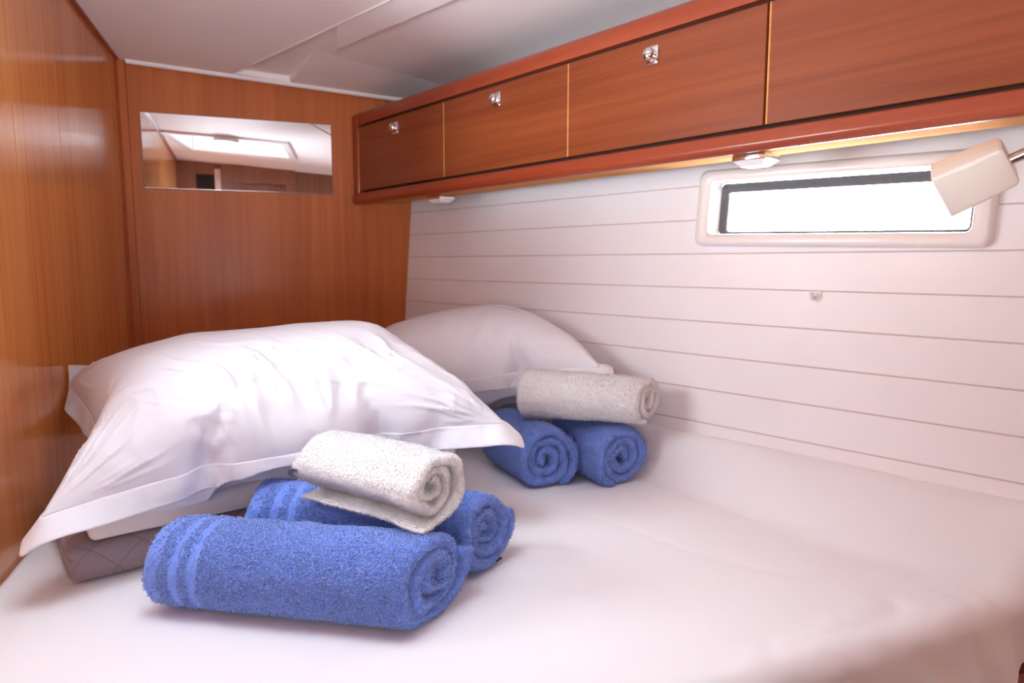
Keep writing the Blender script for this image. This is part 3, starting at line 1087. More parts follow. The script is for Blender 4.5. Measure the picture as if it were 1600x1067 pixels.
# draped shapes of the two stuffed slips, in half millimetres: for x, y and z the rows of a cloth grid,
# each row as a start, a first step and then changes of step; the top layer, then every third point below
FRONT_TOP = [
[-805,23,-1,4,-4,0,0,-1,0,-1,0,1,0,1,-1,0,1,-1,1,0,0,-2,-3,0,4,2,0,-1,-3,1,1,3,-1,0,1,-1,1,-1,1,-2,2,-1,1,-1,0,1,-1,-1,-2,1,0,1,0,2,-1,-2,2,-2,2,0,1,-1,0,-1,-1,-1,0,1,2,-1,0,1,-1,0,1,4,-3,0],
[-810,19,4,2,-3,0,0,-1,1,-1,-1,1,1,1,-3,2,0,0,0,1,0,-5,1,-3,5,2,0,-1,-2,-1,3,1,1,-1,1,-1,1,-1,1,-1,0,1,-1,0,1,-1,1,-2,-2,1,0,0,2,1,-2,1,-2,1,0,2,-1,1,0,-2,0,-3,3,0,0,1,-1,0,1,0,0,4,-3,-2],
[-816,21,-2,5,-2,0,0,0,0,-1,1,-1,1,1,-2,1,1,-1,1,-1,1,-1,-5,0,2,4,1,-3,-2,1,3,0,1,-1,0,1,0,-1,1,-1,0,1,-1,0,1,-1,1,-1,-2,2,-5,3,3,-1,0,-2,0,1,1,1,0,-1,0,1,-3,2,-3,3,0,-1,1,0,-1,1,0,2,-2,-2],
[-814,17,1,1,3,0,0,0,0,0,-1,2,-1,0,1,-1,1,0,0,-1,2,-2,-2,-5,4,4,0,-1,-3,0,5,-1,1,-1,0,1,-1,1,-1,1,-1,0,1,-1,1,-1,1,-1,0,-2,-1,2,0,1,0,-3,1,2,1,-1,1,-1,1,-1,0,0,-1,1,0,-1,1,0,0,-1,1,-1,-3,1],
[-806,15,2,0,-4,10,-1,1,-1,1,-1,0,1,-1,1,-1,1,0,0,-1,1,-1,-1,-4,1,3,2,-1,-3,2,2,1,-1,1,-1,0,1,-1,1,-1,1,-1,1,-1,0,1,-1,1,-1,-2,0,0,1,1,-1,-2,2,1,1,-1,1,-1,1,-1,-1,1,0,0,0,0,0,0,1,-1,-6,3,0,-1],
[-798,17,-1,-1,-7,7,8,0,0,-1,1,0,-1,1,0,-1,1,0,0,-1,1,-1,0,-3,0,-1,2,3,0,-4,5,-1,1,-1,0,1,-1,1,-1,1,-1,1,-1,0,1,-1,1,-1,0,-1,0,0,-1,-1,1,1,1,1,-1,1,-1,1,-1,0,-1,1,0,1,-1,0,1,-1,1,-7,-4,8,-3,0],
[-789,15,0,1,-10,6,5,5,1,-1,1,0,0,0,0,0,0,-1,1,0,0,-1,1,-3,-1,-2,2,3,1,-2,3,-1,1,-1,1,-1,1,-1,1,-1,0,1,-1,1,-1,1,-1,0,1,-2,1,-1,-1,-4,5,1,1,-1,0,1,-1,1,-1,0,0,0,1,-1,1,-1,1,-2,-3,-4,-5,9,-1,-1],
[-779,12,2,3,-14,7,5,3,4,1,-1,1,0,0,0,0,0,0,0,0,0,0,-1,0,-1,-5,4,2,-3,5,-1,1,-1,1,-1,0,1,-1,1,-1,1,-1,0,1,-1,1,-1,1,-1,0,-1,-5,4,1,1,1,-1,1,-1,1,-1,0,0,1,-1,1,-1,1,-1,0,0,-3,-4,-3,-5,8,1,-1],
[-769,13,2,-2,-12,7,4,5,2,2,2,0,0,0,0,0,0,0,0,0,0,-1,1,0,-1,-5,5,-3,4,-3,3,1,-1,1,-1,1,-1,0,1,-1,1,-1,1,-1,0,1,-1,1,-1,0,-2,-1,0,2,2,-1,1,-1,1,-1,1,-1,0,1,0,-1,0,1,-1,-1,-2,-1,-5,-3,-4,9,0,1],
[-757,11,1,1,-13,6,5,3,4,2,1,1,1,0,0,0,0,0,0,0,0,0,0,0,-3,2,1,-1,-1,-4,6,1,-1,1,-1,1,-1,1,-1,0,1,-1,1,-1,0,1,-1,1,-1,0,-6,5,1,0,1,-1,1,-1,1,-1,1,-1,1,-1,1,-1,0,0,-1,-1,-2,-2,-4,-2,-6,12,-3,-1],
[-745,10,-2,6,-14,3,5,5,3,3,1,2,0,1,-1,1,0,0,0,0,0,0,0,0,-2,3,-1,-1,-2,-2,6,-1,0,1,-1,1,-1,1,-1,0,1,-1,1,-1,0,1,-1,1,-1,-1,-3,4,-1,2,-1,1,-1,1,-1,1,-1,1,-1,1,-1,0,0,-1,-1,-1,-2,-2,-4,-4,-3,8,2,-3],
[-733,10,-1,-1,-9,4,3,6,2,4,1,1,2,0,0,1,0,0,0,0,0,0,0,0,0,0,0,-1,-2,-1,5,-1,1,-1,0,1,-1,1,-1,0,1,-1,1,-1,0,1,-1,0,0,-2,2,0,0,0,0,1,-1,1,-1,1,-1,1,-1,0,0,0,-1,0,-2,-1,-3,-2,-5,-3,-2,8,0,1],
[-722,9,0,-2,-7,0,3,7,3,4,1,2,1,0,1,0,1,0,0,0,0,0,-1,2,-2,2,-1,0,-3,1,2,0,1,-1,0,1,-1,0,1,-1,1,-1,1,-1,0,1,-1,0,-1,1,0,0,0,0,1,-1,1,-1,1,-1,1,-1,0,0,0,-1,-1,-1,-1,-2,-2,-3,-4,-3,-2,9,-1,0],
[-713,9,-2,-2,-3,0,-3,8,6,3,1,2,1,1,0,1,1,-1,1,0,0,0,0,0,0,0,0,-1,1,-1,0,1,1,-1,0,1,-1,0,1,-1,1,-1,0,1,-1,1,-1,0,-1,1,1,-1,0,1,-1,0,1,-1,1,-1,1,-1,0,-1,-1,0,-1,-1,-2,0,-3,-2,-6,-3,1,7,-1,0],
[-711,6,-1,2,-5,0,5,-5,11,2,2,1,1,1,1,1,0,0,1,-1,1,0,0,0,0,0,0,0,0,-1,1,0,1,-1,0,1,-1,0,1,-1,1,-1,0,1,-1,1,-1,-1,2,-1,0,1,-1,1,-1,0,0,0,0,0,0,-1,0,0,-1,-1,-1,0,-2,-1,-3,-2,-8,1,0,7,-3,0],
[-710,2,-2,10,-9,2,2,7,-1,4,1,2,0,2,1,0,0,1,1,0,-1,1,0,0,0,0,0,0,0,0,0,0,0,1,-1,1,-1,0,0,1,-1,0,0,0,1,-1,-1,2,-1,0,1,-1,0,0,0,0,0,0,0,0,-1,1,-2,1,-2,0,-1,-2,0,-2,-2,-5,1,-9,3,4,3,0],
[-716,4,0,4,-8,3,3,4,3,1,2,2,0,2,1,0,1,0,0,1,0,-1,1,0,0,0,0,0,0,0,0,-1,2,-1,0,0,0,0,0,0,1,-1,0,0,1,-1,0,0,0,1,-1,0,0,0,0,0,0,0,0,0,-1,0,-1,0,-1,0,-2,-1,-1,-2,-2,-1,-4,-4,-2,6,2,-2],
[-724,8,-2,2,-9,5,3,3,2,3,0,2,1,1,1,1,0,1,0,1,0,-1,1,0,0,0,0,0,0,0,0,0,0,0,0,0,1,-1,0,0,0,1,-1,0,0,0,1,-1,0,0,1,-1,0,0,0,0,0,0,0,-1,0,0,-1,0,-2,0,-1,-2,0,-2,-2,-1,-4,-4,-1,5,2,-3],
[-731,8,-1,3,-9,4,1,4,2,2,1,1,1,2,1,1,0,1,0,0,1,-1,1,0,0,0,0,0,0,0,0,0,0,0,1,-1,0,0,0,1,-1,0,0,1,-1,0,0,1,-1,0,0,0,1,-1,0,0,0,-1,1,-1,0,0,-2,1,-2,0,-2,-1,-1,-2,-1,-1,-4,-2,-3,6,0,-3],
[-736,6,5,-2,-7,3,3,2,1,3,0,2,1,1,1,2,-1,2,0,0,1,0,-1,1,0,0,0,0,0,0,0,0,1,-1,0,0,0,1,-1,0,0,1,-1,0,0,1,-1,0,0,1,-1,0,0,0,0,0,0,0,-1,0,0,0,-2,0,-1,-1,-1,-2,-1,0,-3,0,-4,-1,-3,5,1,-3],
[-740,8,0,3,-8,3,2,2,0,3,1,1,2,1,0,2,1,0,1,1,-1,1,-1,1,0,0,0,0,0,0,0,1,-1,0,0,1,-1,0,0,0,1,-1,0,0,1,-1,0,0,1,-1,0,0,0,1,-1,0,-1,1,0,-1,-1,0,-1,0,-1,-1,-3,1,-2,-2,-1,-1,-2,-1,-2,5,-4,-1],
[-742,9,-2,3,-5,2,0,2,2,1,1,2,1,1,2,0,2,0,1,0,0,1,0,0,-1,1,0,0,0,1,-1,0,0,0,1,-1,0,0,1,-1,0,0,1,-1,0,0,1,-1,0,0,0,1,-1,0,0,0,0,-1,1,-1,-1,0,-1,-1,0,-3,1,-3,-1,0,-3,0,-2,-1,-1,4,-4,1],
[-737,4,4,1,-3,0,2,0,2,1,1,2,2,1,0,3,0,1,1,0,0,1,0,0,0,0,0,0,0,0,0,0,0,1,-1,0,0,1,-1,0,0,1,-1,0,0,1,-1,0,0,1,-1,0,0,0,0,0,0,0,-1,0,-1,0,-1,-1,-2,0,-2,0,-3,-1,0,-2,-1,-1,0,1,-1,1],
[-732,3,4,-1,1,-1,1,1,0,3,0,3,1,1,2,3,-1,0,0,2,1,-1,1,0,0,0,0,0,0,0,0,0,1,-1,0,0,1,-1,0,0,1,-1,0,0,1,-1,0,0,1,-1,0,0,0,0,1,-1,-1,1,0,-2,1,-2,0,-2,-1,-1,-1,-2,0,-2,-1,-2,0,-1,0,-1,0,1],
[-727,6,-1,0,0,1,1,0,0,2,2,1,2,2,2,0,1,2,0,1,1,-1,1,0,0,0,0,0,0,0,0,1,-1,0,0,1,-1,0,0,1,-1,0,0,1,-1,0,0,1,-1,0,0,0,1,-1,0,0,0,0,-1,0,-1,-1,-1,-1,-2,0,-2,0,-3,0,-2,-2,-1,0,-1,1,1,-3],
[-719,9,-5,1,1,-2,1,0,1,0,2,3,10,-4,-1,0,-4,8,2,0,1,0,-1,1,0,0,0,0,1,-1,0,0,0,0,1,-1,0,0,1,-1,0,0,1,-1,0,0,1,-1,0,0,1,-1,0,0,0,0,0,0,0,-1,-2,0,-1,-2,-1,-1,-2,0,-1,-3,-4,1,-1,-1,0,2,-1,1],
[-704,9,-3,-2,2,-5,3,1,0,0,0,0,4,4,4,0,2,2,1,-1,2,0,0,0,0,0,0,0,0,0,0,0,0,1,-1,0,0,1,-1,0,0,1,-1,0,0,1,-1,0,0,1,-1,0,0,0,1,-1,0,0,0,-1,-2,-1,-1,-2,-1,-1,-2,-1,-3,-5,3,0,0,-2,0,1,0,0],
[-692,8,-1,-2,2,-1,-1,1,-1,0,0,0,0,-11,18,6,4,-1,1,-2,1,2,0,0,0,0,0,0,0,0,0,0,1,-1,0,0,1,-1,0,0,1,-1,0,0,1,-1,0,0,1,-1,0,0,1,-1,0,0,0,1,-3,0,2,-8,-1,0,-3,5,-2,-6,-1,-4,-1,4,0,0,-2,2,-2,0],
[-687,7,-2,3,-4,0,-3,-1,-1,4,1,2,3,3,-8,14,1,1,1,1,0,1,0,0,0,0,0,0,0,0,1,-1,0,0,0,1,-1,0,0,1,-1,0,0,1,-1,0,0,1,-1,0,0,1,-1,0,0,1,-1,0,0,0,-15,6,-1,1,4,-5,-2,-7,2,2,9,-22,5,4,1,0,2,-1],
[-687,4,0,-1,-1,-4,1,1,2,1,1,4,3,0,10,-1,-3,-1,-1,7,1,0,0,0,-1,1,0,1,-1,0,0,0,0,1,-1,0,0,0,1,-1,0,1,-1,0,0,1,-1,0,0,0,1,-1,0,0,1,-1,0,0,0,0,-3,-4,-1,-3,-15,11,1,0,9,-2,-6,-12,-2,0,7,2,0,0],
[-695,3,-2,1,-3,-1,1,2,1,1,4,9,-1,0,0,-4,5,2,2,2,1,-1,1,0,0,0,0,0,0,0,0,0,1,-1,0,0,1,-1,0,0,1,-1,0,0,1,-1,0,0,1,-1,0,0,1,-1,0,0,0,1,-3,1,1,-2,-3,0,-10,0,-1,-5,1,14,-9,-15,6,3,1,2,-1,2],
[-711,1,3,-3,-2,-2,3,2,2,3,3,-2,6,0,1,2,2,1,1,0,1,1,0,-1,1,0,0,0,0,0,1,-1,0,0,1,-1,0,0,1,-1,0,0,1,-1,0,0,1,-1,0,0,0,1,-1,0,0,1,-1,0,0,-1,0,-1,-2,0,-3,-4,-2,-3,-7,1,3,2,2,-9,2,1,2,3],
[-731,3,-1,1,-4,0,3,1,3,1,2,3,2,1,1,1,2,1,1,1,0,1,-1,1,0,0,0,0,0,0,0,0,0,1,-1,0,0,1,-1,0,0,1,-1,0,0,1,-1,0,0,1,-1,0,0,1,-1,0,0,0,0,0,-2,1,-2,-1,-2,-2,-1,-2,-2,-6,0,1,-3,-5,5,-2,1,3],
[-748,1,2,-1,-2,1,3,1,2,2,1,2,2,1,3,-1,3,0,1,1,0,0,1,-1,1,0,0,0,0,0,0,1,-1,0,0,1,-1,0,0,1,-1,0,0,1,-1,0,0,1,-1,0,0,1,-1,0,0,0,1,-1,0,-1,0,0,-2,-1,-1,-2,-1,-2,-1,-3,-3,0,-3,-2,1,-4,2,1],
[-765,2,0,2,-3,2,2,1,2,0,4,0,3,1,1,2,0,1,2,-1,1,1,-1,1,0,0,0,0,0,0,0,0,0,1,-1,0,0,1,-1,0,1,-1,0,0,1,-1,0,0,0,1,-1,0,0,1,-1,0,0,0,0,0,-1,0,-1,-2,0,-3,0,-2,-2,-2,-2,-1,-2,0,-3,0,-3,-1],
[-780,2,0,4,-4,2,1,2,1,2,2,1,2,1,2,0,2,1,0,1,0,0,1,-1,1,0,0,0,0,0,0,1,-1,0,1,-1,0,0,1,-1,0,0,1,-1,0,0,1,-1,0,0,1,-1,0,0,0,1,-1,0,0,0,-1,0,-1,-1,-1,-2,0,-3,-1,-2,-2,-2,-1,-3,-1,1,-1,-3],
[-795,5,0,2,-5,1,1,3,2,1,3,0,3,0,3,0,0,2,0,1,0,1,-1,1,0,0,0,0,0,0,0,0,1,-1,0,0,1,-1,0,1,-1,0,0,0,1,-1,0,0,1,-1,0,0,1,-1,0,0,0,0,0,0,-1,0,-1,-1,-1,-1,-1,-4,1,-4,0,-3,-2,-3,-1,5,0,-6],
[-807,9,-2,-2,-4,1,2,4,0,4,0,3,0,3,0,1,2,-1,2,0,0,0,1,0,-1,1,0,0,0,1,-1,0,0,1,-1,0,0,1,-1,0,0,1,-1,0,0,1,-1,0,0,1,-1,0,0,0,1,-2,1,-1,1,-1,0,-1,0,-1,-1,-1,-1,-2,-2,-2,-1,-3,-2,-4,-1,7,0,0],
[-820,8,1,0,-8,1,0,6,1,3,1,2,1,2,1,0,2,0,0,1,1,-1,1,-1,1,0,0,0,0,0,1,-1,0,0,1,-1,0,0,1,-1,0,0,1,-1,0,0,1,-1,0,0,0,1,-1,0,0,0,-1,0,0,-1,1,-1,0,-2,1,-3,1,-4,1,-5,1,-4,-3,-4,-1,11,1,-3],
[-834,9,0,2,-11,2,4,2,0,4,2,2,0,2,1,1,1,0,1,0,0,1,0,0,-1,1,0,0,1,-1,0,0,0,0,1,-1,0,0,1,-1,0,0,0,1,-1,0,0,0,1,-1,0,0,0,1,-1,-1,0,-1,1,-1,0,0,-1,0,-1,-1,-1,-1,-3,0,-3,-3,-3,-4,-1,12,3,-4],
[-847,9,-1,7,-13,0,1,5,2,3,1,2,1,2,0,2,-1,2,0,0,1,0,-1,1,0,0,0,0,0,0,0,0,0,0,1,-1,0,0,1,-1,0,0,0,1,-1,0,0,0,0,1,-1,0,0,0,1,-2,-1,0,0,0,-1,1,-1,-1,0,-1,0,-3,0,-3,0,-5,-4,-4,1,10,5,-1],
[-860,12,-1,1,-12,2,3,4,1,3,2,2,0,2,1,1,0,1,0,1,0,-1,1,0,0,0,1,-1,-2,2,0,0,0,1,-1,0,0,0,1,-1,0,0,0,1,-1,0,0,0,0,0,1,-1,0,0,0,0,-2,-1,1,-1,0,0,0,-1,0,-1,-1,-1,-1,-3,1,-5,-4,-5,1,15,-1,2],
[-873,14,-2,-1,-10,1,3,4,2,3,1,2,2,0,2,0,1,0,0,1,0,0,0,0,1,-1,-1,-1,1,1,1,-2,2,-1,0,0,0,1,-1,0,0,0,0,1,-1,0,0,0,0,0,0,1,-1,0,0,0,-2,-1,-1,1,0,0,-1,0,-1,0,-1,-1,-1,-2,0,-3,-6,-4,0,18,-2,2],
[-887,15,0,-4,-10,1,3,5,1,4,1,1,2,2,0,0,2,-1,1,0,0,0,1,-1,0,1,-2,-4,5,0,0,0,0,0,1,-1,0,0,0,0,1,-1,0,0,0,0,0,0,0,0,0,0,1,-1,0,0,-2,-2,0,1,-1,0,0,0,-1,0,-1,-1,-1,-2,1,-4,-3,-5,-5,21,4,-3],
[-902,16,-1,-1,-14,4,1,5,2,4,0,3,1,1,0,2,-1,1,0,0,1,-1,0,1,0,-2,1,-7,7,0,0,0,0,0,0,1,-1,0,0,0,0,0,1,-2,1,1,-1,0,0,0,-1,2,-1,0,0,0,-2,-2,0,-1,1,0,-1,1,-1,-1,0,0,-2,-2,1,-3,-3,-5,-4,24,-6,5],
[-918,19,-4,1,-15,1,4,6,1,3,2,1,2,1,0,1,0,0,0,0,1,-1,1,0,-1,-4,4,-6,6,0,0,0,0,0,1,-1,0,0,0,0,0,0,0,0,0,0,1,-1,0,-1,2,-2,1,0,0,0,-1,-4,0,0,1,-1,0,0,0,-1,0,-1,0,-3,1,-2,-3,-4,-6,25,-3,-1],
[-934,18,-1,2,-19,4,4,3,4,2,2,1,2,1,0,0,0,0,1,-1,0,1,-1,1,-1,-5,1,2,2,0,0,0,0,0,0,0,0,0,0,1,-1,0,0,0,-1,1,1,-1,0,0,0,-1,0,1,0,0,0,-5,-1,1,0,-1,0,1,-1,1,-2,1,-2,-1,0,0,-5,-4,-4,21,1,0],
[-950,18,0,3,-20,4,4,4,2,3,3,1,1,0,0,1,-1,1,0,-3,3,-1,1,0,-2,-3,-3,6,0,1,0,0,0,1,-1,0,0,0,0,0,0,0,0,1,-2,1,0,0,0,0,1,-3,1,1,0,0,-1,-3,-2,0,0,0,0,-1,1,0,0,-1,-1,0,-1,0,-2,-5,-4,19,1,1],
[-956,11,9,0,-19,6,2,5,4,2,2,1,0,1,-1,1,0,-1,-1,2,0,-1,1,-4,0,3,-8,7,1,0,0,0,0,0,0,0,0,0,0,0,0,1,-2,2,-2,1,0,0,0,0,0,1,-4,3,-1,1,-1,-2,-4,1,-1,1,0,-1,1,0,0,0,-1,-2,2,0,-4,-3,-5,19,1,0],
[-956,0,18,2,-16,2,5,5,4,2,1,1,0,-1,1,0,0,-1,0,1,-1,-2,-1,2,-3,4,-6,5,2,-2,1,0,1,-1,0,0,0,0,0,0,0,0,0,0,1,-3,3,-2,1,0,0,1,-4,2,1,0,0,-4,-3,1,-1,1,-1,1,-1,1,0,-1,1,-1,-3,7,-6,-3,-7,20,1,-1],
[-956,0,4,17,-17,5,4,6,4,0,1,0,-1,1,0,0,0,0,0,-1,-6,7,-6,4,-2,-1,3,1,0,-1,2,-1,0,0,0,0,0,0,0,0,0,0,0,0,1,-2,0,1,0,0,0,1,-4,2,1,-1,2,-5,-2,-1,0,1,0,-2,2,-1,0,0,1,0,-1,-3,7,-7,-7,19,-1,1],
[-956,0,0,12,-5,2,8,6,1,0,0,0,0,-1,1,0,0,0,-1,-1,-5,5,1,-8,8,-3,2,1,0,0,0,1,-1,0,0,0,0,0,0,0,0,0,0,0,1,-3,2,0,-1,2,-2,1,-2,2,-1,1,0,-1,-8,2,1,-1,1,0,-2,2,-3,1,2,-1,1,2,-7,7,-11,16,2,0],
[-956,0,0,0,7,7,10,-1,1,0,0,0,0,0,-1,1,0,0,-2,-1,-2,4,-2,-8,10,-2,2,1,-2,2,-1,0,0,1,-2,1,0,1,-2,1,0,0,0,0,1,-3,2,0,0,0,-2,2,0,-1,0,1,0,-1,-7,1,1,-1,-1,3,-4,3,-4,2,1,1,-1,1,4,-13,11,5,3,0],
[-956,0,0,0,0,21,3,-1,1,0,0,0,0,0,0,-1,1,-1,-3,1,1,1,-3,-6,6,3,0,1,-1,1,-1,0,0,0,0,0,0,0,0,0,0,0,0,-1,1,0,-1,1,0,1,-3,2,-1,2,-2,1,-1,-1,-4,0,0,-1,-1,-1,3,-3,2,1,0,0,-1,-7,5,3,6,4,0,0],
[-956,0,0,0,0,21,3,0,-1,1,0,0,0,0,-1,1,-1,-1,-1,0,1,1,-2,-7,6,3,0,1,-1,1,-1,0,0,0,0,0,0,0,0,0,0,0,0,-1,1,0,0,-1,1,0,0,0,-1,1,0,0,-1,-1,-4,0,-1,0,0,-1,0,0,2,0,0,1,-1,1,-1,-1,-2,12,1,0],
[-956,0,0,0,0,21,3,0,0,0,-1,1,0,0,0,0,-2,-1,-1,2,1,0,-2,-2,-4,6,3,-1,0,0,0,0,-1,1,-1,1,-1,2,-1,0,-1,0,1,-1,0,1,1,-2,1,0,0,-1,1,0,0,0,-1,1,-6,0,0,0,-2,1,-1,0,2,1,-1,0,1,2,-1,-3,0,10,2,-1],
[-956,0,0,0,0,22,1,1,0,0,0,0,0,0,0,-1,-2,1,-2,2,1,0,-2,-5,4,-3,8,-3,2,0,-3,0,1,0,0,0,1,0,1,-2,0,0,0,1,-2,2,0,-1,1,0,0,0,-1,2,-2,2,-1,-1,-3,-2,0,0,0,-2,1,0,1,0,1,-1,0,4,0,-3,0,8,1,1],
[-956,0,0,0,0,23,0,1,0,0,0,0,-1,2,-1,-3,1,-2,3,-2,2,1,-4,-3,1,3,0,2,-1,1,-2,0,0,1,0,-1,2,0,0,-1,0,0,0,-1,2,0,-1,0,1,0,0,0,-1,2,-1,0,0,0,-2,-4,0,0,0,-1,0,0,1,1,-1,1,-1,3,3,-2,-1,6,1,1],
[2403,-6,0,7,3,4,2,1,1,1,1,-1,-3,0,1,0,-1,0,0,-1,-1,6,3,0,-5,-8,-8,-6,-6,3,3,6,1,5,-2,2,1,-5,4,5,-3,-5,-2,6,1,-3,3,5,4,-1,0,-2,-3,-8,-5,-4,2,-3,2,5,5,-5,-2,-3,-3,-1,0,2,3,-1,1,1,-3,2,4,4,9,0],
[2426,-10,5,3,7,3,1,3,-3,2,2,-1,-4,-1,6,-3,-4,4,-2,-3,2,8,1,2,-6,-7,-9,-6,-4,-2,9,1,7,2,-4,2,-1,4,-6,8,-1,-6,0,1,4,-2,1,6,3,0,1,-3,-5,-7,-6,0,-3,1,1,9,1,-1,-1,-8,-1,-5,5,1,-2,7,-4,-2,4,-2,7,3,7,1],
[2449,-9,0,6,8,3,2,-3,3,-1,2,-1,-2,-3,6,0,-8,4,0,0,-3,5,9,0,-4,-9,-7,-8,-6,2,8,4,1,4,3,-7,-1,4,-2,3,1,-4,1,2,0,-4,2,5,6,-5,9,-2,-11,-7,-3,-4,-2,6,1,9,-6,8,-9,2,-11,7,-7,5,4,-5,3,0,-3,3,5,9,2,1],
[2477,-10,0,0,15,4,-1,0,0,0,0,-1,0,0,-1,1,-2,2,-3,1,-1,4,5,6,-4,-7,-11,-6,-6,-1,16,0,1,1,0,0,-3,3,-1,2,-1,-1,0,0,2,-3,1,4,-1,7,2,-3,-1,-15,-2,-5,0,10,0,2,4,-2,0,-5,-2,-1,0,1,-1,1,0,0,-1,2,5,12,0,0],
[2501,-10,0,1,1,11,1,3,-1,0,2,-1,-1,0,0,0,0,-1,1,0,-1,3,3,7,-2,-5,-15,-4,-7,3,8,5,-1,1,1,0,-2,2,-1,1,-1,1,-1,1,-1,0,1,2,1,5,2,0,-5,-12,-7,0,2,7,0,2,2,2,-2,-6,-3,1,1,0,2,-1,2,-2,4,1,9,3,1,-1],
[2525,-10,0,1,1,2,6,3,1,1,0,1,0,0,-1,1,-1,1,-1,1,0,1,2,6,1,0,-29,6,5,-13,12,4,-1,2,-2,2,-2,2,-1,0,1,0,-1,1,0,0,0,1,1,4,1,2,0,-24,2,2,4,2,1,0,3,-2,2,-1,-10,4,1,2,-1,2,0,2,3,5,1,3,0,0],
[2549,-10,0,1,2,0,1,5,2,2,0,2,0,0,-1,1,0,0,0,1,-1,2,0,5,3,2,-33,10,7,-12,11,1,-1,1,0,0,0,0,1,-1,0,1,-1,1,0,0,0,0,2,2,1,3,1,-28,8,4,2,1,0,1,-1,1,5,-11,2,2,0,2,0,0,3,2,4,0,0,4,-1,0],
[2572,-9,0,-1,4,-1,1,0,5,1,2,0,1,1,0,0,0,1,-1,1,0,-1,3,1,4,7,-33,21,-21,11,3,1,0,-1,1,0,1,-1,0,0,1,0,0,-1,1,0,-1,1,0,3,3,10,-29,1,5,3,1,-1,1,0,-1,3,-6,3,0,1,1,0,1,2,1,4,0,0,-1,3,1,0],
[2596,-10,0,2,3,-2,0,2,0,3,1,2,1,0,1,0,0,1,-1,1,0,0,0,2,2,10,-28,24,-19,-8,15,-1,0,-1,2,-1,0,0,1,-1,1,-1,0,1,-1,1,0,-2,1,3,7,3,-30,9,6,-1,2,-1,1,-1,0,-1,0,1,1,1,0,2,0,2,2,1,0,0,-2,4,1,0],
[2618,-9,1,-1,4,-1,-1,1,1,1,2,0,2,1,1,0,1,0,-1,1,0,0,-1,2,10,-19,8,8,0,-27,16,1,-1,2,-1,0,1,-1,1,-1,1,-1,1,-1,1,-1,0,0,4,-8,21,-26,1,6,1,0,0,0,0,-1,1,-1,1,0,1,1,1,1,1,2,0,2,-1,-1,-1,5,-1,0],
[2640,-8,2,-4,5,0,-2,1,0,1,2,0,2,1,0,1,1,-1,1,0,1,-1,0,-2,12,-15,8,3,6,-29,15,1,0,1,-1,1,-1,1,-1,1,-1,0,0,1,-1,1,-2,3,2,-11,20,-20,0,7,-1,1,-1,1,-1,0,0,0,2,-1,2,0,1,2,0,1,1,0,0,-1,-1,4,1,-2],
[2663,-9,2,0,3,-1,-1,-1,1,1,0,2,0,2,1,0,0,1,1,-1,0,1,-1,2,-4,4,3,1,7,-27,13,2,-1,1,-1,2,-3,3,-3,3,-3,2,-1,1,-1,0,0,7,-10,-6,14,-2,-11,12,-6,3,-1,-1,1,0,0,0,1,1,1,0,1,1,1,1,0,0,-1,-1,0,4,-2,2],
[2685,-7,0,0,2,1,-1,-2,1,0,2,0,0,2,0,1,1,1,-1,1,0,0,0,0,0,0,3,1,8,-24,14,-1,1,-2,0,2,-2,0,1,-1,0,1,-1,1,-2,2,-1,6,-13,3,3,1,4,-6,3,0,-1,0,1,-1,1,1,0,0,2,0,1,1,0,0,1,0,-1,-1,-1,4,0,-1],
[2708,-6,-1,1,1,0,0,-1,0,0,1,1,0,1,1,0,1,1,0,1,-1,1,0,-1,1,0,0,7,-11,11,-12,6,3,-5,2,0,0,-1,1,-1,1,-1,0,0,1,-1,0,5,-12,6,0,1,3,-4,2,0,-1,1,0,0,1,0,0,2,0,1,0,1,0,1,0,0,-2,-1,1,3,-2,2],
[2733,-6,0,-1,2,0,0,-1,0,1,-1,1,1,0,2,0,0,1,1,0,0,1,-1,1,-1,1,-1,2,1,5,-12,6,1,-1,1,-3,3,-3,3,-3,3,-3,2,-2,2,-2,5,-8,3,1,0,0,1,0,0,0,0,0,0,1,0,1,0,1,1,0,0,1,1,0,0,-1,-2,1,0,2,-1,0],
[2758,-6,0,0,0,1,0,-1,0,1,-1,1,1,0,1,0,1,1,0,1,0,0,1,-1,0,1,-1,1,1,4,-8,4,0,0,1,-2,1,-1,1,-1,1,-1,1,-2,2,-2,5,-8,4,0,0,1,0,0,0,0,0,1,-1,1,1,0,0,2,0,0,1,0,1,-1,1,-1,-1,-1,1,1,0,1],
[2784,-7,1,0,1,0,-1,0,1,-1,0,1,0,1,0,2,-1,2,0,0,1,0,0,1,-1,0,1,-1,1,1,0,1,-2,1,0,0,-1,1,-1,1,-1,1,-1,0,0,0,2,-4,2,1,-1,1,0,0,0,0,1,-1,1,1,0,0,1,1,0,0,2,-1,1,-1,0,1,-2,0,-1,2,0,0],
[2808,-5,-2,1,1,0,-1,1,-1,0,1,-1,1,1,0,1,0,1,1,0,1,0,0,0,1,-1,1,-1,1,0,0,1,0,0,0,-1,1,0,-1,1,-1,0,1,-1,0,0,0,1,-1,1,0,-1,1,0,1,-1,0,1,0,1,0,1,0,1,0,1,0,1,-1,1,-1,1,-2,-1,1,1,0,0],
[2833,-5,-2,2,-1,1,0,-1,0,0,1,-1,1,1,-1,2,0,1,1,0,0,1,0,0,1,-1,1,-1,1,0,0,1,-1,1,-1,1,-1,1,-1,1,-1,1,-1,1,-1,0,0,1,-1,1,0,0,0,0,0,1,-1,1,1,-1,2,0,0,1,1,0,0,0,1,0,-1,0,0,-2,1,1,0,0],
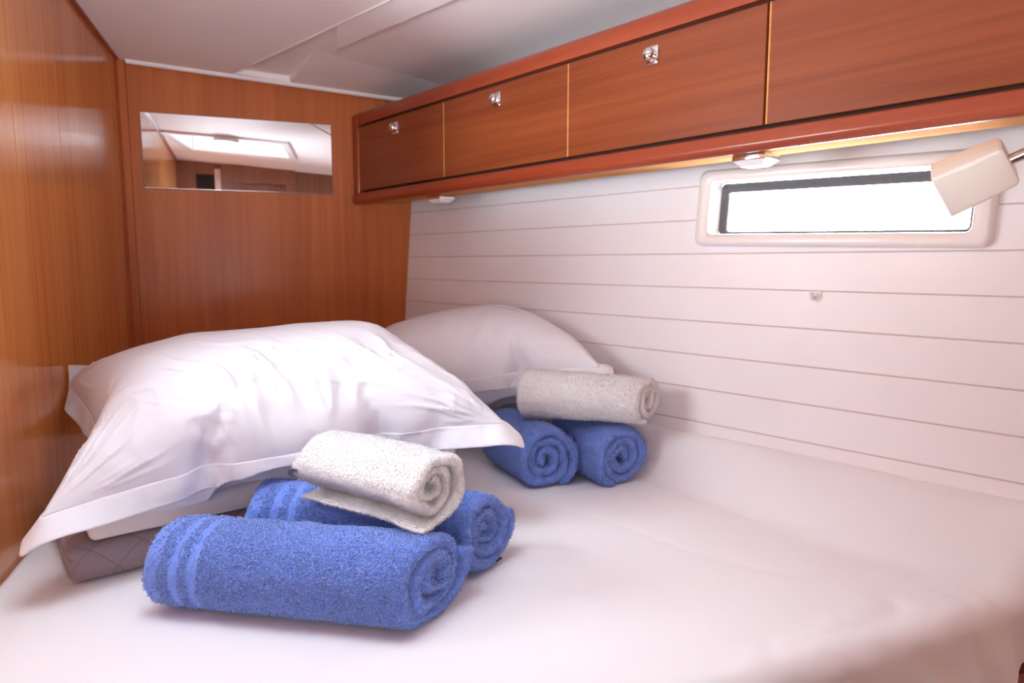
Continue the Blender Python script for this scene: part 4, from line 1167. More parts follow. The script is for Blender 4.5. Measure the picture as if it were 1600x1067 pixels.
[2859,-6,0,0,1,-1,1,-1,0,1,-1,0,1,0,1,0,1,1,0,1,1,-1,2,-1,0,1,-1,1,0,-1,2,-1,0,1,-1,1,-1,1,-1,1,-1,0,1,-1,1,-1,0,1,0,-1,1,0,0,0,1,-1,1,0,0,1,1,0,0,2,-1,1,1,-1,1,-1,1,-1,-1,0,0,1,0,0],
[2884,-6,0,0,1,0,-1,0,1,-1,0,0,1,0,0,2,0,0,1,1,0,1,0,0,1,-1,1,-1,1,0,0,0,0,1,-1,1,-1,0,1,-1,1,-1,1,-1,0,1,0,-1,1,0,0,-1,1,1,-1,0,1,0,1,0,1,0,1,0,1,0,1,-1,1,-1,0,0,0,-1,0,1,0,0],
[2910,-6,0,0,0,1,-1,1,-1,0,0,0,1,0,0,1,1,0,1,1,0,1,0,0,1,-1,1,0,-1,1,0,0,0,1,-1,0,1,-1,0,1,-1,1,-1,1,-1,1,-1,1,0,0,-1,1,0,0,1,-1,1,0,1,0,1,0,1,1,-1,2,-1,1,-1,1,-1,0,0,-1,0,1,0,0],
[2934,-5,-1,0,0,1,0,-1,0,0,0,0,1,0,0,1,0,1,1,1,0,1,0,0,1,-1,1,0,-1,1,0,0,0,1,-1,0,1,-1,0,1,-1,1,-1,1,-1,1,-1,1,0,-1,1,0,0,0,0,1,0,0,0,1,2,-1,1,1,0,0,1,0,-1,0,1,-1,-1,1,-1,1,0,0],
[2958,-5,-1,1,-1,1,0,-1,0,0,0,1,-1,1,0,1,1,-1,1,2,0,1,0,1,-1,1,-1,1,0,0,0,0,0,0,0,1,-1,0,1,-1,0,1,-1,1,-1,1,0,-1,1,0,0,-1,1,0,1,-1,0,1,1,0,1,1,1,0,0,0,1,-1,1,-1,0,0,0,-1,0,1,-1,1],
[2981,-6,2,-1,0,-1,1,0,-1,1,-1,0,0,1,-1,1,0,3,0,1,0,1,1,-1,1,-1,1,0,-1,1,0,0,0,1,-1,0,0,1,-1,0,1,-1,1,-1,1,-1,1,0,-1,1,0,0,0,0,0,0,0,1,1,0,1,1,1,0,0,1,0,-1,1,-1,0,-1,0,-1,1,0,1,-3],
[3004,-8,4,-1,-1,2,0,-1,1,-1,-1,0,-1,2,0,0,-1,4,0,1,1,0,0,1,-1,1,0,-1,1,0,0,0,0,0,1,-1,0,1,-1,0,1,-1,1,-1,1,-1,1,0,-1,1,0,-1,1,0,0,0,0,1,0,1,2,0,1,1,-1,1,-1,1,-1,0,-1,-1,0,-1,0,2,-2,4],
[3021,-8,2,1,0,4,-3,0,0,0,0,0,-7,1,7,0,2,-1,0,1,0,2,-1,1,-1,1,0,-1,1,0,0,0,0,0,1,-1,0,1,-1,0,1,-1,1,-1,1,-1,1,-1,1,0,0,-1,1,0,0,-1,2,-1,1,1,2,0,2,-1,1,-1,1,-1,-2,-9,11,0,0,-4,0,4,-4,1],
[3041,-7,0,2,-2,1,-1,1,0,3,-1,1,-1,5,-6,3,1,0,-1,1,-1,2,1,0,-1,1,0,-1,1,0,0,0,0,1,-1,0,0,1,-1,1,-1,0,1,-1,1,0,-1,1,-1,1,0,-1,1,0,0,-1,1,0,2,1,-2,5,-1,-1,-4,8,1,-7,-1,-6,-3,14,1,0,-6,5,-7,4],
[3064,-6,0,0,-1,1,0,-1,-2,3,2,2,2,2,-6,2,0,-1,1,2,0,1,-1,1,0,-1,1,0,0,0,0,0,0,0,0,0,1,-1,0,1,-1,1,-1,1,-1,1,-1,1,0,-1,1,0,-1,1,0,-1,1,-1,1,1,1,1,0,0,6,-2,-3,-8,2,6,-4,3,-1,1,1,-1,2,-1],
[3089,-6,0,-1,0,-2,1,1,0,2,0,5,1,0,-5,1,3,-2,0,2,1,-1,1,-1,1,0,-1,1,0,0,0,0,0,0,1,-1,0,1,-1,0,1,-1,1,-1,1,-1,1,0,-1,1,0,-1,1,0,-1,1,-1,1,0,0,-2,2,1,4,9,-10,-3,0,0,0,2,-1,1,0,0,0,1,-1],
[3114,-6,-2,1,-1,-1,0,2,1,1,1,6,-1,-1,-2,-4,5,0,2,-1,1,-1,0,1,0,-1,1,0,0,0,0,0,0,0,0,0,1,-1,1,-1,0,1,-1,1,-1,1,0,-1,1,-1,1,0,0,-1,1,0,-1,1,-1,1,-2,1,1,-1,4,1,0,6,-2,-7,2,-1,1,0,0,1,-1,0],
[3136,-8,2,-2,-1,0,1,2,1,1,2,-2,3,0,0,1,0,0,1,-1,0,1,-1,1,-1,1,0,-1,1,0,0,0,0,1,-1,0,0,1,-1,1,-1,1,-1,1,-1,1,-1,1,0,-1,1,0,-1,1,0,-1,1,0,-1,0,0,0,0,1,-1,2,1,2,8,-1,-7,-5,-5,13,-2,0,-1,-1],
[3153,-6,-1,1,-3,1,1,2,1,0,2,0,0,1,1,0,0,0,0,1,-1,1,-1,0,1,0,-1,1,0,0,0,0,0,0,1,-1,0,1,-1,0,1,-1,1,-1,1,0,-1,1,-1,1,0,-1,1,0,0,-1,1,-1,1,-1,0,0,0,0,1,0,0,0,2,1,1,0,0,4,-3,2,-1,-2],
[3173,-8,2,-1,-1,2,1,1,0,1,1,0,1,0,0,1,1,-1,0,1,-1,0,1,-1,1,-1,1,0,0,0,0,0,0,0,0,1,-1,0,1,-1,1,-1,1,-1,1,-1,1,0,-1,1,0,-1,1,0,-1,1,0,-1,1,-1,0,0,0,0,0,1,0,1,-1,2,0,2,-1,2,0,3,-1,-1],
[3193,-7,1,-1,1,1,0,1,1,0,1,0,1,0,1,0,0,1,-1,0,1,-1,1,-1,1,-1,1,0,-1,1,0,1,-1,0,0,1,-1,0,1,-1,1,-1,1,-1,1,-1,1,-1,1,0,-1,1,0,0,-1,1,0,-1,0,1,-1,0,0,0,0,1,-1,2,-1,2,0,0,1,0,2,0,1,1],
[3215,-7,0,3,-2,1,0,1,1,1,0,0,1,1,0,0,0,0,1,-1,1,-1,0,1,-1,1,0,-1,1,0,0,0,1,-1,0,1,-1,0,1,-1,1,-1,0,1,0,-1,1,-1,1,0,-1,1,0,-1,1,0,-1,1,-1,1,-1,0,0,0,0,0,1,0,1,0,0,1,1,0,1,0,1,1],
[3238,-6,0,2,-3,2,1,0,1,0,2,-1,2,-1,1,0,1,-1,1,-1,0,1,-1,1,-1,1,0,-1,1,0,0,0,1,-1,0,0,1,-1,0,1,-1,1,-1,1,-1,1,0,-1,1,-1,1,0,0,-1,1,0,-1,1,-1,0,1,-1,-1,1,0,1,-1,1,0,2,-1,1,0,2,0,-1,1,1],
[3261,-4,-1,-1,0,1,0,1,1,1,1,0,0,1,0,0,1,-1,0,1,-1,1,-1,1,-1,1,-1,1,0,0,0,0,0,1,-1,0,0,1,-1,1,-1,1,-1,1,-1,1,-1,1,0,-1,1,0,-1,1,0,-1,1,0,-1,0,0,0,0,0,0,0,1,-1,2,-1,1,2,-1,2,0,-1,0,1],
[3284,-5,1,0,-2,1,-1,3,0,1,1,0,0,1,1,-1,0,1,-1,1,-1,1,-1,0,1,0,-1,1,0,0,0,0,0,0,0,1,-1,0,1,-1,1,-1,1,-1,1,-1,1,0,-1,1,0,-1,1,0,0,-1,1,-1,1,-1,0,0,0,0,0,0,0,1,0,0,1,1,1,1,0,-2,1,0],
[3306,-4,0,1,-3,0,2,1,0,1,1,0,1,0,0,1,-1,1,-1,1,-1,0,1,-1,1,-1,1,0,0,-2,3,-1,0,0,1,-1,0,1,-1,0,1,-1,1,0,-1,1,-1,1,0,0,-1,1,0,0,-1,1,0,-1,1,-1,0,0,0,0,0,0,0,0,1,0,1,1,1,1,0,-2,-1,2],
[3329,-4,0,3,-5,0,1,2,0,2,0,1,-1,2,-1,0,1,-1,1,-1,1,-1,1,-1,0,1,0,-1,1,-3,5,-2,0,0,0,1,-1,1,-1,0,1,-1,1,0,-1,1,0,-1,1,0,0,-1,1,0,0,0,-1,1,-1,1,-1,0,0,0,0,-1,1,1,-1,1,1,1,1,1,0,-2,-1,0],
[3352,-2,-1,0,-4,2,0,2,1,1,0,1,0,0,1,-1,1,-1,1,-1,1,-1,0,0,1,-1,-1,-3,9,-5,2,-1,0,0,1,-1,1,-1,1,-1,1,-1,1,-1,1,0,-1,1,0,0,0,0,-1,1,0,0,0,0,-1,1,-1,0,0,0,-1,1,0,0,0,1,1,0,2,1,0,-3,-1,0],
[3375,-2,0,-1,-3,0,2,1,1,1,0,1,1,-1,1,-1,1,-1,0,1,-1,0,0,0,0,-1,-8,15,-3,-1,-2,2,-1,0,1,-1,1,-1,1,-1,1,-1,1,0,-1,1,0,-1,1,0,0,0,0,0,0,0,0,0,0,-1,1,-1,0,0,-1,1,0,0,0,1,0,1,2,1,0,-5,0,-1],
[3397,-1,0,-2,-3,0,2,2,0,1,1,0,0,1,-1,1,-1,1,-1,0,0,0,0,-1,0,-3,-5,17,-5,-1,-2,3,-3,3,-3,2,-1,1,0,-1,1,0,-1,1,0,0,0,-1,1,0,1,-1,0,0,0,0,0,0,0,0,-1,0,0,0,0,0,-1,1,0,1,0,1,1,1,2,-6,-3,2],
[3417,1,-2,0,-6,3,-1,3,1,0,1,1,-1,1,-1,1,-1,0,0,-1,1,-1,1,-1,-1,-7,2,17,-7,0,-2,0,1,-1,1,-1,1,0,0,-1,1,-1,0,2,-1,0,-1,1,1,-2,2,-1,0,0,0,1,-1,0,1,-1,-1,1,-1,0,0,0,-1,1,0,0,1,1,0,2,2,-10,4,-2],
[3437,4,-5,1,-6,0,3,1,1,1,0,0,1,-1,1,-1,-1,1,0,-1,0,1,-2,0,-3,-9,16,8,-8,0,0,0,-1,1,-1,1,-1,2,-2,1,-1,2,-2,1,0,0,-1,2,-1,0,-2,5,-3,0,1,-1,1,-1,1,-1,0,0,0,-1,0,0,-1,1,-1,2,-1,2,0,1,3,-10,2,0],
[3455,2,1,1,-11,2,2,1,2,0,1,-1,1,-1,-1,0,1,-1,-3,6,-3,0,-1,-1,-5,-7,24,-3,-3,-1,0,0,0,-1,1,0,0,-1,1,0,-1,1,0,-2,4,-2,0,0,0,0,-3,7,-4,1,0,-1,1,0,0,-1,1,-1,1,-2,1,-2,1,0,-1,1,0,1,2,0,2,-8,0,-1],
[3474,2,2,3,-14,3,2,1,0,2,-1,1,-1,-1,0,-1,1,-2,-2,9,-5,-2,0,1,-8,-4,25,-6,-2,-1,1,-2,1,0,0,-1,1,-1,2,-2,1,0,0,-3,6,-4,2,-1,0,0,-3,7,-3,0,0,-1,2,-1,0,0,0,0,-1,1,-1,-1,0,-1,1,-1,2,-1,2,1,2,-8,-1,-1],
[3494,6,-1,0,-11,3,0,3,0,1,-1,-1,0,-1,0,0,0,-6,10,-3,-3,-4,-1,18,-22,6,19,-7,-3,0,0,0,0,0,-1,1,-1,2,-2,1,0,0,0,-2,5,-5,3,-1,0,1,-1,-4,10,-5,0,-1,3,-3,2,-1,1,-1,0,0,1,-2,-1,0,0,-1,1,0,2,1,1,-9,1,-2],
[3515,7,-1,0,-12,3,1,2,1,-1,-1,-1,0,-1,0,0,0,-5,9,-5,-7,-5,24,-1,-22,16,10,-8,-2,2,-1,0,-1,1,-1,2,-2,2,-2,1,0,0,0,0,-3,6,-3,0,1,-1,0,-5,12,-5,-1,1,-4,7,-4,1,0,-3,5,-3,0,2,-2,-2,1,-2,1,0,1,0,4,-10,-1,0],
[3536,8,-2,1,-12,2,3,0,0,-2,-1,0,0,-1,0,0,1,-1,-1,-6,-9,16,15,-4,-21,23,-3,-5,0,3,-4,3,-3,3,-2,1,0,-1,2,-1,0,0,0,-1,-3,9,-5,1,0,-1,0,-5,12,-5,-1,1,-5,8,-4,3,-2,-1,-2,6,-6,4,2,-2,-3,0,-2,1,1,0,3,-10,1,-2],
[3556,9,-1,-1,-11,2,2,-1,-1,-2,0,0,0,-1,1,-1,1,-2,-4,-5,-5,26,-5,15,-25,18,-6,-3,3,-1,-1,0,0,1,1,-2,1,-1,3,-2,-1,1,0,-1,-3,9,-4,-1,1,-4,7,-7,8,-3,-1,0,-1,-3,11,-5,-1,1,-3,-1,7,-9,12,-4,-2,-1,-1,-3,3,-2,3,-8,-2,1],
[3574,13,-4,-3,-8,2,-4,2,-3,0,0,0,0,0,-1,1,0,-5,-3,-2,-4,21,5,12,-21,9,-6,-2,4,-4,3,-2,4,-4,3,-1,0,-2,5,-3,-1,1,0,0,-4,9,-4,-2,3,-6,9,-3,-4,5,-1,-2,1,-5,11,-6,1,1,3,-9,11,-11,13,-3,-5,0,2,0,-5,2,-1,-5,-3,-3],
[3590,18,-10,-1,-6,-5,-4,0,3,-1,2,-1,-1,3,-3,1,-3,-4,-6,3,0,16,10,6,-7,-9,-1,0,-2,3,-1,2,1,-2,1,2,-2,-1,1,0,1,-2,-1,4,-1,-2,4,-4,3,-6,8,-2,-2,-1,4,-3,1,0,0,-3,2,3,4,2,-9,7,-3,-5,-11,10,5,15,-3,-3,-13,-10,-1,1],
[3603,16,-2,-1,-17,-4,4,-5,2,0,1,0,1,-1,1,-4,0,-6,-1,1,3,14,7,9,-9,-5,-5,0,0,2,-1,2,0,0,0,0,0,0,0,0,0,1,-1,1,0,-1,0,1,-1,1,-1,1,-1,0,0,1,0,0,0,-2,2,1,3,2,-1,0,-6,-4,-8,6,3,11,3,1,3,-17,-7,-2],
[3612,14,-6,1,-15,-4,4,2,-3,1,-2,2,6,-11,5,-3,-2,-5,-2,3,7,9,9,1,6,-9,-9,2,1,0,0,0,4,-6,5,-2,2,-4,-1,3,2,-1,0,1,1,-5,0,4,-3,-2,2,3,-4,1,-2,1,3,1,-5,-5,3,2,8,-2,2,3,-14,-3,1,-1,1,11,6,2,0,-9,-9,-5],
[3614,11,-2,-5,-12,2,-1,1,-1,-1,4,-2,1,0,-1,-6,-2,-2,-1,3,4,14,4,7,-5,6,-17,5,-4,0,8,-2,0,0,-1,2,-5,-1,0,3,2,-2,2,0,0,-3,0,2,-2,-4,1,5,-1,-4,-2,2,1,2,-4,-5,3,-2,9,3,1,-5,0,-9,-1,1,0,7,8,2,2,-7,-9,-1],
[3609,12,-6,-5,-3,-3,-1,-5,5,2,-4,5,-4,4,-4,-8,0,-2,3,-2,8,9,9,3,1,-6,0,-4,1,-2,6,-2,0,0,-1,1,-3,-2,2,0,4,-3,2,0,-3,0,0,2,-4,-2,1,4,-2,-4,0,-2,2,1,-3,-1,-3,1,6,6,0,-4,-1,-6,-3,3,-1,6,3,5,1,-3,-6,-4],
[1885,16,0,-5,-3,-4,-2,-1,-1,1,-2,2,1,0,1,-2,2,0,-1,1,0,1,0,0,0,-2,0,0,-1,0,1,0,0,0,0,-1,1,-1,2,0,-1,1,0,-1,1,-1,1,-1,0,1,-1,1,-1,0,-1,-1,1,0,0,0,1,0,0,1,0,0,1,-1,-1,0,1,-2,3,-2,-3,-4,-7,0],
[1904,19,-3,-4,-5,-4,1,-4,3,-2,0,0,2,0,-1,0,1,0,0,0,0,1,0,0,-1,0,-1,0,-1,0,1,0,0,0,0,0,-1,0,2,0,-1,1,0,-1,0,1,0,-1,0,1,-1,1,-1,0,-2,1,-1,1,0,1,0,0,0,0,1,1,-2,0,2,-4,2,1,-2,2,-6,-4,-5,-1],
[1922,18,1,-5,-7,-4,0,1,-2,1,-2,2,0,1,-2,0,2,-1,0,0,0,0,1,0,0,-1,-1,0,-1,0,1,0,0,0,-1,1,0,-1,2,-1,1,0,-1,0,1,0,-1,1,-1,0,1,0,-1,-1,0,0,-2,3,-1,1,0,0,0,0,1,-2,3,-2,-2,3,-2,-1,4,-4,-3,-8,-2,-2],
[1933,21,-1,0,-14,-2,0,-1,1,0,-1,1,-1,1,-1,1,-1,1,-1,0,0,0,1,0,0,-1,-1,-1,1,-1,1,0,-1,1,0,-1,1,-1,2,-1,1,0,-1,1,0,-1,1,-1,1,-1,1,-1,1,-2,0,-1,0,2,-1,1,0,0,0,0,0,-1,0,1,-1,0,0,0,0,0,-6,-10,-3,2],
[1937,23,-2,0,1,-16,-2,0,0,0,-1,1,-1,0,1,-1,1,-1,0,0,1,-1,0,1,0,-1,0,-2,0,1,0,0,-1,1,0,-1,1,-1,2,-1,1,0,-1,1,-1,1,0,-1,1,-1,1,-1,1,-2,-1,0,1,0,1,0,0,0,0,0,-1,1,-1,0,1,-1,0,0,-1,-3,-14,1,0,-3],
[1940,22,0,1,1,-5,-12,-1,-2,0,0,-1,1,-1,1,-1,0,1,-1,0,0,1,-1,0,1,0,-4,2,1,-1,0,-1,1,0,-1,1,0,-1,1,1,0,-1,1,0,-1,1,0,-1,1,-1,0,1,0,-5,3,0,0,1,0,0,0,-1,1,0,0,-1,1,-1,0,0,0,-2,-2,-11,-8,7,-4,0],
[1943,23,0,-1,4,-5,-4,-9,-1,-2,-1,0,0,-1,1,0,-1,0,0,1,-1,0,1,-1,0,2,-7,4,3,-3,-1,1,0,0,-1,1,-1,1,0,1,-1,1,0,-1,1,0,-1,1,-1,1,-1,0,1,-5,3,1,-1,1,0,0,0,-1,1,0,0,-1,0,0,0,-2,0,-3,-8,-7,-4,6,-4,1],
[1946,25,-2,-1,4,-4,-2,-5,-6,-2,-1,-1,0,-1,-1,1,-1,1,-1,1,-1,1,-1,0,1,0,-5,1,6,-4,0,0,-1,1,0,-1,1,0,-1,2,0,-1,1,0,-1,1,0,-1,1,-1,0,-2,1,1,0,0,-1,1,-1,1,0,-1,2,-1,-1,0,-1,0,-1,-1,-3,-6,-5,-3,-6,3,2,-2],
[1947,25,-2,2,1,-2,-3,-3,-4,-5,-1,-2,0,-1,-1,0,0,0,0,0,-1,1,0,-1,0,1,-4,-1,3,5,-6,1,-1,1,-1,1,0,-1,1,1,-1,1,0,0,-1,1,0,0,0,-1,-1,0,0,1,0,-1,0,1,-1,1,0,0,-1,1,-2,0,-1,-1,-1,-2,-5,-4,-3,-5,-2,1,1,1],
[1948,25,1,-1,2,-3,-2,-2,-4,-3,-3,-2,-1,-1,-1,0,-1,1,-1,0,0,0,0,0,-3,3,-2,-3,0,10,-7,-1,1,-1,1,-1,1,0,-1,2,0,-1,1,0,-1,1,0,0,-2,4,-8,7,-1,-2,0,0,1,-1,0,1,-1,1,-1,-1,-1,0,-1,-1,-3,-4,-2,-3,-5,-1,-5,6,-3,-1],
[1949,26,3,-5,3,-2,-2,-3,-1,-5,-1,-3,-2,0,-2,0,-1,0,0,-1,1,-1,0,2,-5,3,-2,-2,-3,11,-6,0,-1,1,-1,1,-1,1,-1,2,0,-1,1,0,0,-1,2,-3,0,6,-9,6,-1,-3,1,0,0,0,0,0,0,0,-1,-1,0,-2,-1,-2,-3,-2,-3,-3,-3,-3,-2,2,3,-4],
[1950,27,0,1,-1,-2,-1,-3,-1,-4,-2,-1,-3,-2,0,-1,-1,-1,0,0,0,0,0,-1,3,-5,-1,0,-4,11,-6,-1,0,0,1,-1,1,-1,1,0,1,0,-1,1,0,0,0,-5,7,3,-8,1,2,-4,3,-2,1,-1,1,0,-1,0,-1,-1,-1,-1,-2,-2,-3,-1,-3,-3,-4,-1,-3,2,1,-1],
[1952,27,1,0,-1,-2,1,-4,-2,-2,-2,-3,-1,-2,-1,-1,-1,-1,0,-1,1,-1,0,0,0,-1,-1,-2,-3,9,-6,0,-1,2,-1,0,1,-1,1,0,1,0,0,-1,2,-2,1,-5,10,-3,-1,-3,-4,6,-4,2,-1,1,-1,0,-1,0,-1,-1,-1,-2,-2,-2,-2,-1,-4,-1,-5,-1,-2,1,1,-1],
[1954,28,1,-1,-1,-2,1,-2,-4,-2,-1,-2,-2,-1,-2,-2,0,-1,0,-1,0,-1,1,-1,0,0,-1,-5,7,-10,11,-6,-2,4,-3,2,-1,1,-1,2,-1,1,0,0,-1,1,0,-4,8,-3,-1,-1,-5,5,-2,0,1,-2,1,-1,0,-1,-1,-2,-1,-1,-2,-1,-4,0,-3,-3,-3,-2,-1,1,-1,1],
[1958,29,0,-1,-1,-2,0,0,-4,-2,-2,-1,-2,-1,-2,-1,-1,-1,-1,-1,1,-1,-1,1,-1,0,0,-1,-2,-6,10,-4,-2,2,-3,4,-3,3,-3,4,-3,3,-2,2,-2,2,-5,7,-2,-2,0,0,-2,0,0,0,0,-1,0,0,-2,0,-1,-2,-1,-1,-2,-2,-2,-1,-3,-3,-4,1,-2,1,-2,0],
[1963,29,1,-2,-2,0,-1,-3,0,-2,-1,-3,0,-3,-1,-1,-1,-1,-2,0,0,-1,0,-1,1,-1,0,0,-2,-5,7,-4,1,-1,-2,4,-2,1,-2,3,-1,2,-2,1,0,0,-3,6,-3,-1,-1,0,-1,0,0,0,-1,0,0,-2,0,0,-2,-2,-1,-1,-2,-2,-2,-1,-3,-3,-1,-2,-1,-2,2,0],
[1968,29,1,-2,-2,0,-2,-1,-1,-2,0,-3,-1,-1,-2,-1,-2,-1,-1,0,-1,-1,1,-2,1,-1,0,1,-2,-2,0,-3,4,-2,0,0,1,-1,1,-1,2,0,0,-1,2,-1,-2,3,-2,0,-1,-1,1,-1,0,-1,0,0,-1,-1,-1,-1,-1,-1,-2,0,-4,0,-3,-1,-4,2,-5,-1,-1,-2,1,0],
[1974,29,-1,1,-3,0,-2,-1,-1,-2,0,-2,-1,-1,-3,0,-2,-1,-1,-1,-1,-1,1,-2,1,-1,0,0,0,-1,-2,-1,1,-1,1,-1,0,1,-1,1,0,1,0,-1,1,0,1,-3,1,-1,0,-1,0,0,0,-1,0,-1,0,-1,-2,0,-1,-2,-2,-1,-2,-2,-1,-1,-2,-2,-3,-1,-1,-1,0,-1],
[1980,29,-1,0,-2,-1,0,-2,-1,-1,-1,-1,-2,-1,-1,-2,-2,0,-2,-1,0,-1,-1,0,0,-1,0,0,0,-2,0,-1,0,0,0,-1,1,-1,1,-1,2,-1,1,-1,1,0,0,-2,0,0,0,0,-1,0,-1,0,0,-1,-1,0,-2,-2,0,-1,-3,0,-4,1,-3,-1,-2,-1,-2,-1,-2,-2,2,-3],
[1986,28,0,0,-1,-3,1,-2,-1,-1,0,-2,-1,-1,-2,-2,0,-2,-1,-2,-1,0,0,-1,-1,1,-1,-1,1,-1,-1,0,-1,0,0,0,-1,1,-1,1,0,1,-1,1,-1,1,-1,-1,0,0,0,0,-1,-1,1,-1,-1,0,-1,-1,-1,-1,-2,-2,-1,-1,-2,-3,0,-1,-2,-1,-2,-1,-2,-1,0,-1],
[1991,28,1,-2,-1,-1,-1,0,-2,0,-1,-2,0,-2,-1,-2,-2,0,-2,-1,-1,-1,-1,0,0,-1,0,0,-1,0,0,-1,-1,0,1,-2,1,0,-1,1,0,1,-1,1,-1,0,0,-1,0,0,0,-1,1,-2,1,-1,-1,0,-2,0,-1,-3,0,-2,-2,0,-4,0,-2,-1,-1,-2,0,-2,-1,-2,0,-2],
[1995,29,-1,0,-2,-1,-1,-1,0,-1,0,-3,1,-3,-1,-1,-1,-3,0,-3,0,-1,0,-1,-1,1,-1,-1,0,0,0,-1,0,-1,1,-1,-1,1,0,-1,1,1,-1,1,-1,0,-1,1,-1,0,0,-1,0,0,-1,0,0,-2,0,-1,-2,-2,-1,-2,-1,-2,-1,-2,-2,0,-2,0,-2,0,-2,-2,0,-1],
[1998,30,-2,0,-2,-1,-1,0,-1,0,-2,0,-1,-2,-1,-2,-2,0,-3,-1,-1,-1,-1,0,0,-1,0,0,-1,0,-1,0,0,0,-1,0,0,0,0,0,-1,2,-1,0,0,0,0,-1,1,-1,-1,1,-1,0,-1,1,-2,0,-2,0,-3,-1,-2,-1,-2,-1,-3,0,-2,-1,-2,1,-2,0,-2,-2,0,-1],
[2001,29,0,0,-3,-1,-1,0,0,-1,-1,-1,-1,-1,-2,-5,2,0,1,-7,-1,0,-1,0,-1,0,0,0,-1,0,-1,1,-1,-1,1,-1,0,0,0,-1,1,0,0,1,-1,0,-1,1,-1,0,0,-1,1,-1,-1,1,-2,0,-1,-2,-2,-1,-2,-3,0,-3,0,-3,0,-1,-2,0,-1,0,-2,-3,0,1],
[2003,29,1,-1,-3,-1,-1,1,-1,0,-1,-2,0,-2,-1,-2,0,-4,-1,-2,-1,-2,0,0,-1,0,0,-1,0,0,0,-1,0,-1,1,-1,0,0,0,0,-1,1,0,1,-1,0,-1,1,-1,0,0,0,-1,1,-2,1,-1,0,-3,-1,-2,-2,-3,0,-3,-1,-1,-2,0,-2,-1,-1,-1,0,-2,-2,0,-1],
[2005,28,2,-1,-3,-1,0,0,0,0,-1,-2,-8,4,1,0,2,-7,-3,-3,0,-2,0,-1,0,0,0,-1,0,0,0,-1,0,-1,1,-1,0,0,0,0,-1,1,0,0,1,-2,1,0,-1,0,0,0,0,-1,1,-1,-1,0,-2,-1,-6,2,-4,-2,-2,0,-2,-1,-1,-2,-2,0,-1,0,-1,-2,-1,1],
[2005,28,1,0,-3,0,-1,0,0,0,1,-1,-3,-2,-1,-2,0,-6,0,-1,-2,-2,0,-2,2,-2,1,-1,0,0,-1,1,-1,-1,1,-1,0,0,0,-1,1,-1,2,-1,0,0,0,-1,1,-1,0,0,0,0,-1,1,-1,0,-3,-1,-5,-1,-4,-1,-1,-2,-1,-3,0,-4,3,0,-1,-1,-1,-2,-2,2],
[2005,29,-1,1,-4,0,-1,1,-1,2,-1,0,0,1,-4,-6,-7,3,0,0,1,-8,0,0,0,-1,1,-1,0,0,-1,0,0,0,-1,1,-1,0,0,-1,1,-1,1,0,0,0,0,0,-1,1,-1,0,0,0,0,0,0,0,-9,2,5,-15,-3,1,-4,8,-1,-8,-2,0,0,2,0,0,-3,-1,-3,1],
[2009,28,1,0,-3,-1,0,0,-1,1,1,-1,-1,-3,5,-10,-1,-1,-1,-3,-3,-2,1,-2,1,0,-1,1,-1,-1,1,-1,0,-1,1,-1,0,0,0,-1,1,-1,1,0,0,0,0,0,-1,1,-1,0,0,1,-2,2,0,0,-5,0,-20,3,1,0,12,-10,-4,-5,2,1,7,-9,-1,2,-2,-3,2,-2],
[2014,29,0,0,-3,-2,1,0,0,0,0,0,-3,1,-11,3,3,0,2,-11,-2,-1,0,-2,2,-2,1,-1,0,0,0,-1,-1,1,-1,1,-1,-1,1,0,-1,1,-1,1,0,0,0,0,-1,1,-1,0,0,0,0,1,-1,1,-4,-3,-7,-6,-1,-1,0,-3,0,-1,9,-2,-5,-4,1,-1,0,-3,1,-1],
[2020,29,0,1,-5,-1,1,0,0,0,0,-7,1,1,1,1,-3,-2,-5,-3,-1,-2,1,-2,1,-2,1,-1,0,0,0,-1,-1,1,-1,0,0,0,0,-1,1,-1,0,1,0,0,0,0,-1,1,-1,0,0,0,0,1,-2,1,-9,0,4,-7,-4,-1,-8,1,0,1,-1,7,-8,-1,0,-1,0,-2,-1,0],
[2026,29,0,0,-3,-2,0,2,-1,-1,0,0,-3,-1,0,-1,-4,-2,-1,-2,-1,-2,0,-2,1,-1,0,-1,0,0,-1,0,0,-1,1,-1,-1,1,0,-1,1,-1,0,1,0,0,-1,1,-1,1,-1,0,0,0,0,0,-2,1,-4,-2,-3,-2,-2,-2,-3,-3,-1,-2,2,0,-2,-1,1,0,-2,-3,0,1],
[2030,30,-1,0,-3,-1,0,0,0,-1,0,-1,-2,-1,-1,-2,-2,-1,-3,-2,0,-1,-2,0,0,-1,0,0,-1,0,-1,0,-1,1,-1,0,0,-1,1,-1,0,1,-1,0,1,0,0,-1,1,-1,0,1,-2,1,-1,1,-2,0,-4,1,-5,-1,-3,-1,-3,-1,-2,-1,-2,-2,1,-1,1,0,-2,-3,0,1],
[2036,29,0,0,-3,-1,1,-1,-1,1,-2,-1,-1,-1,-3,0,-2,-3,0,-2,-1,-2,1,-2,0,-1,0,-1,1,-2,0,0,0,-1,0,0,-1,1,-1,1,-1,0,0,0,1,0,0,-1,1,-1,0,0,0,-1,0,0,-1,-1,-1,-2,-3,-1,-4,0,-3,-2,-1,-2,0,-2,-1,-1,1,-1,-1,-3,1,-2],
[2041,29,1,-1,-3,-1,0,0,0,-1,-2,1,-3,-1,-1,-3,0,-2,-2,-2,0,-1,-1,-1,0,0,-1,-1,0,0,-1,-1,1,-1,-1,1,0,-1,0,1,-1,0,0,0,1,0,0,-1,1,-1,0,0,-1,1,-1,-1,0,0,-3,-1,-3,0,-3,-2,-2,-2,-1,-3,0,-1,-2,0,0,0,-3,-2,-4,0],
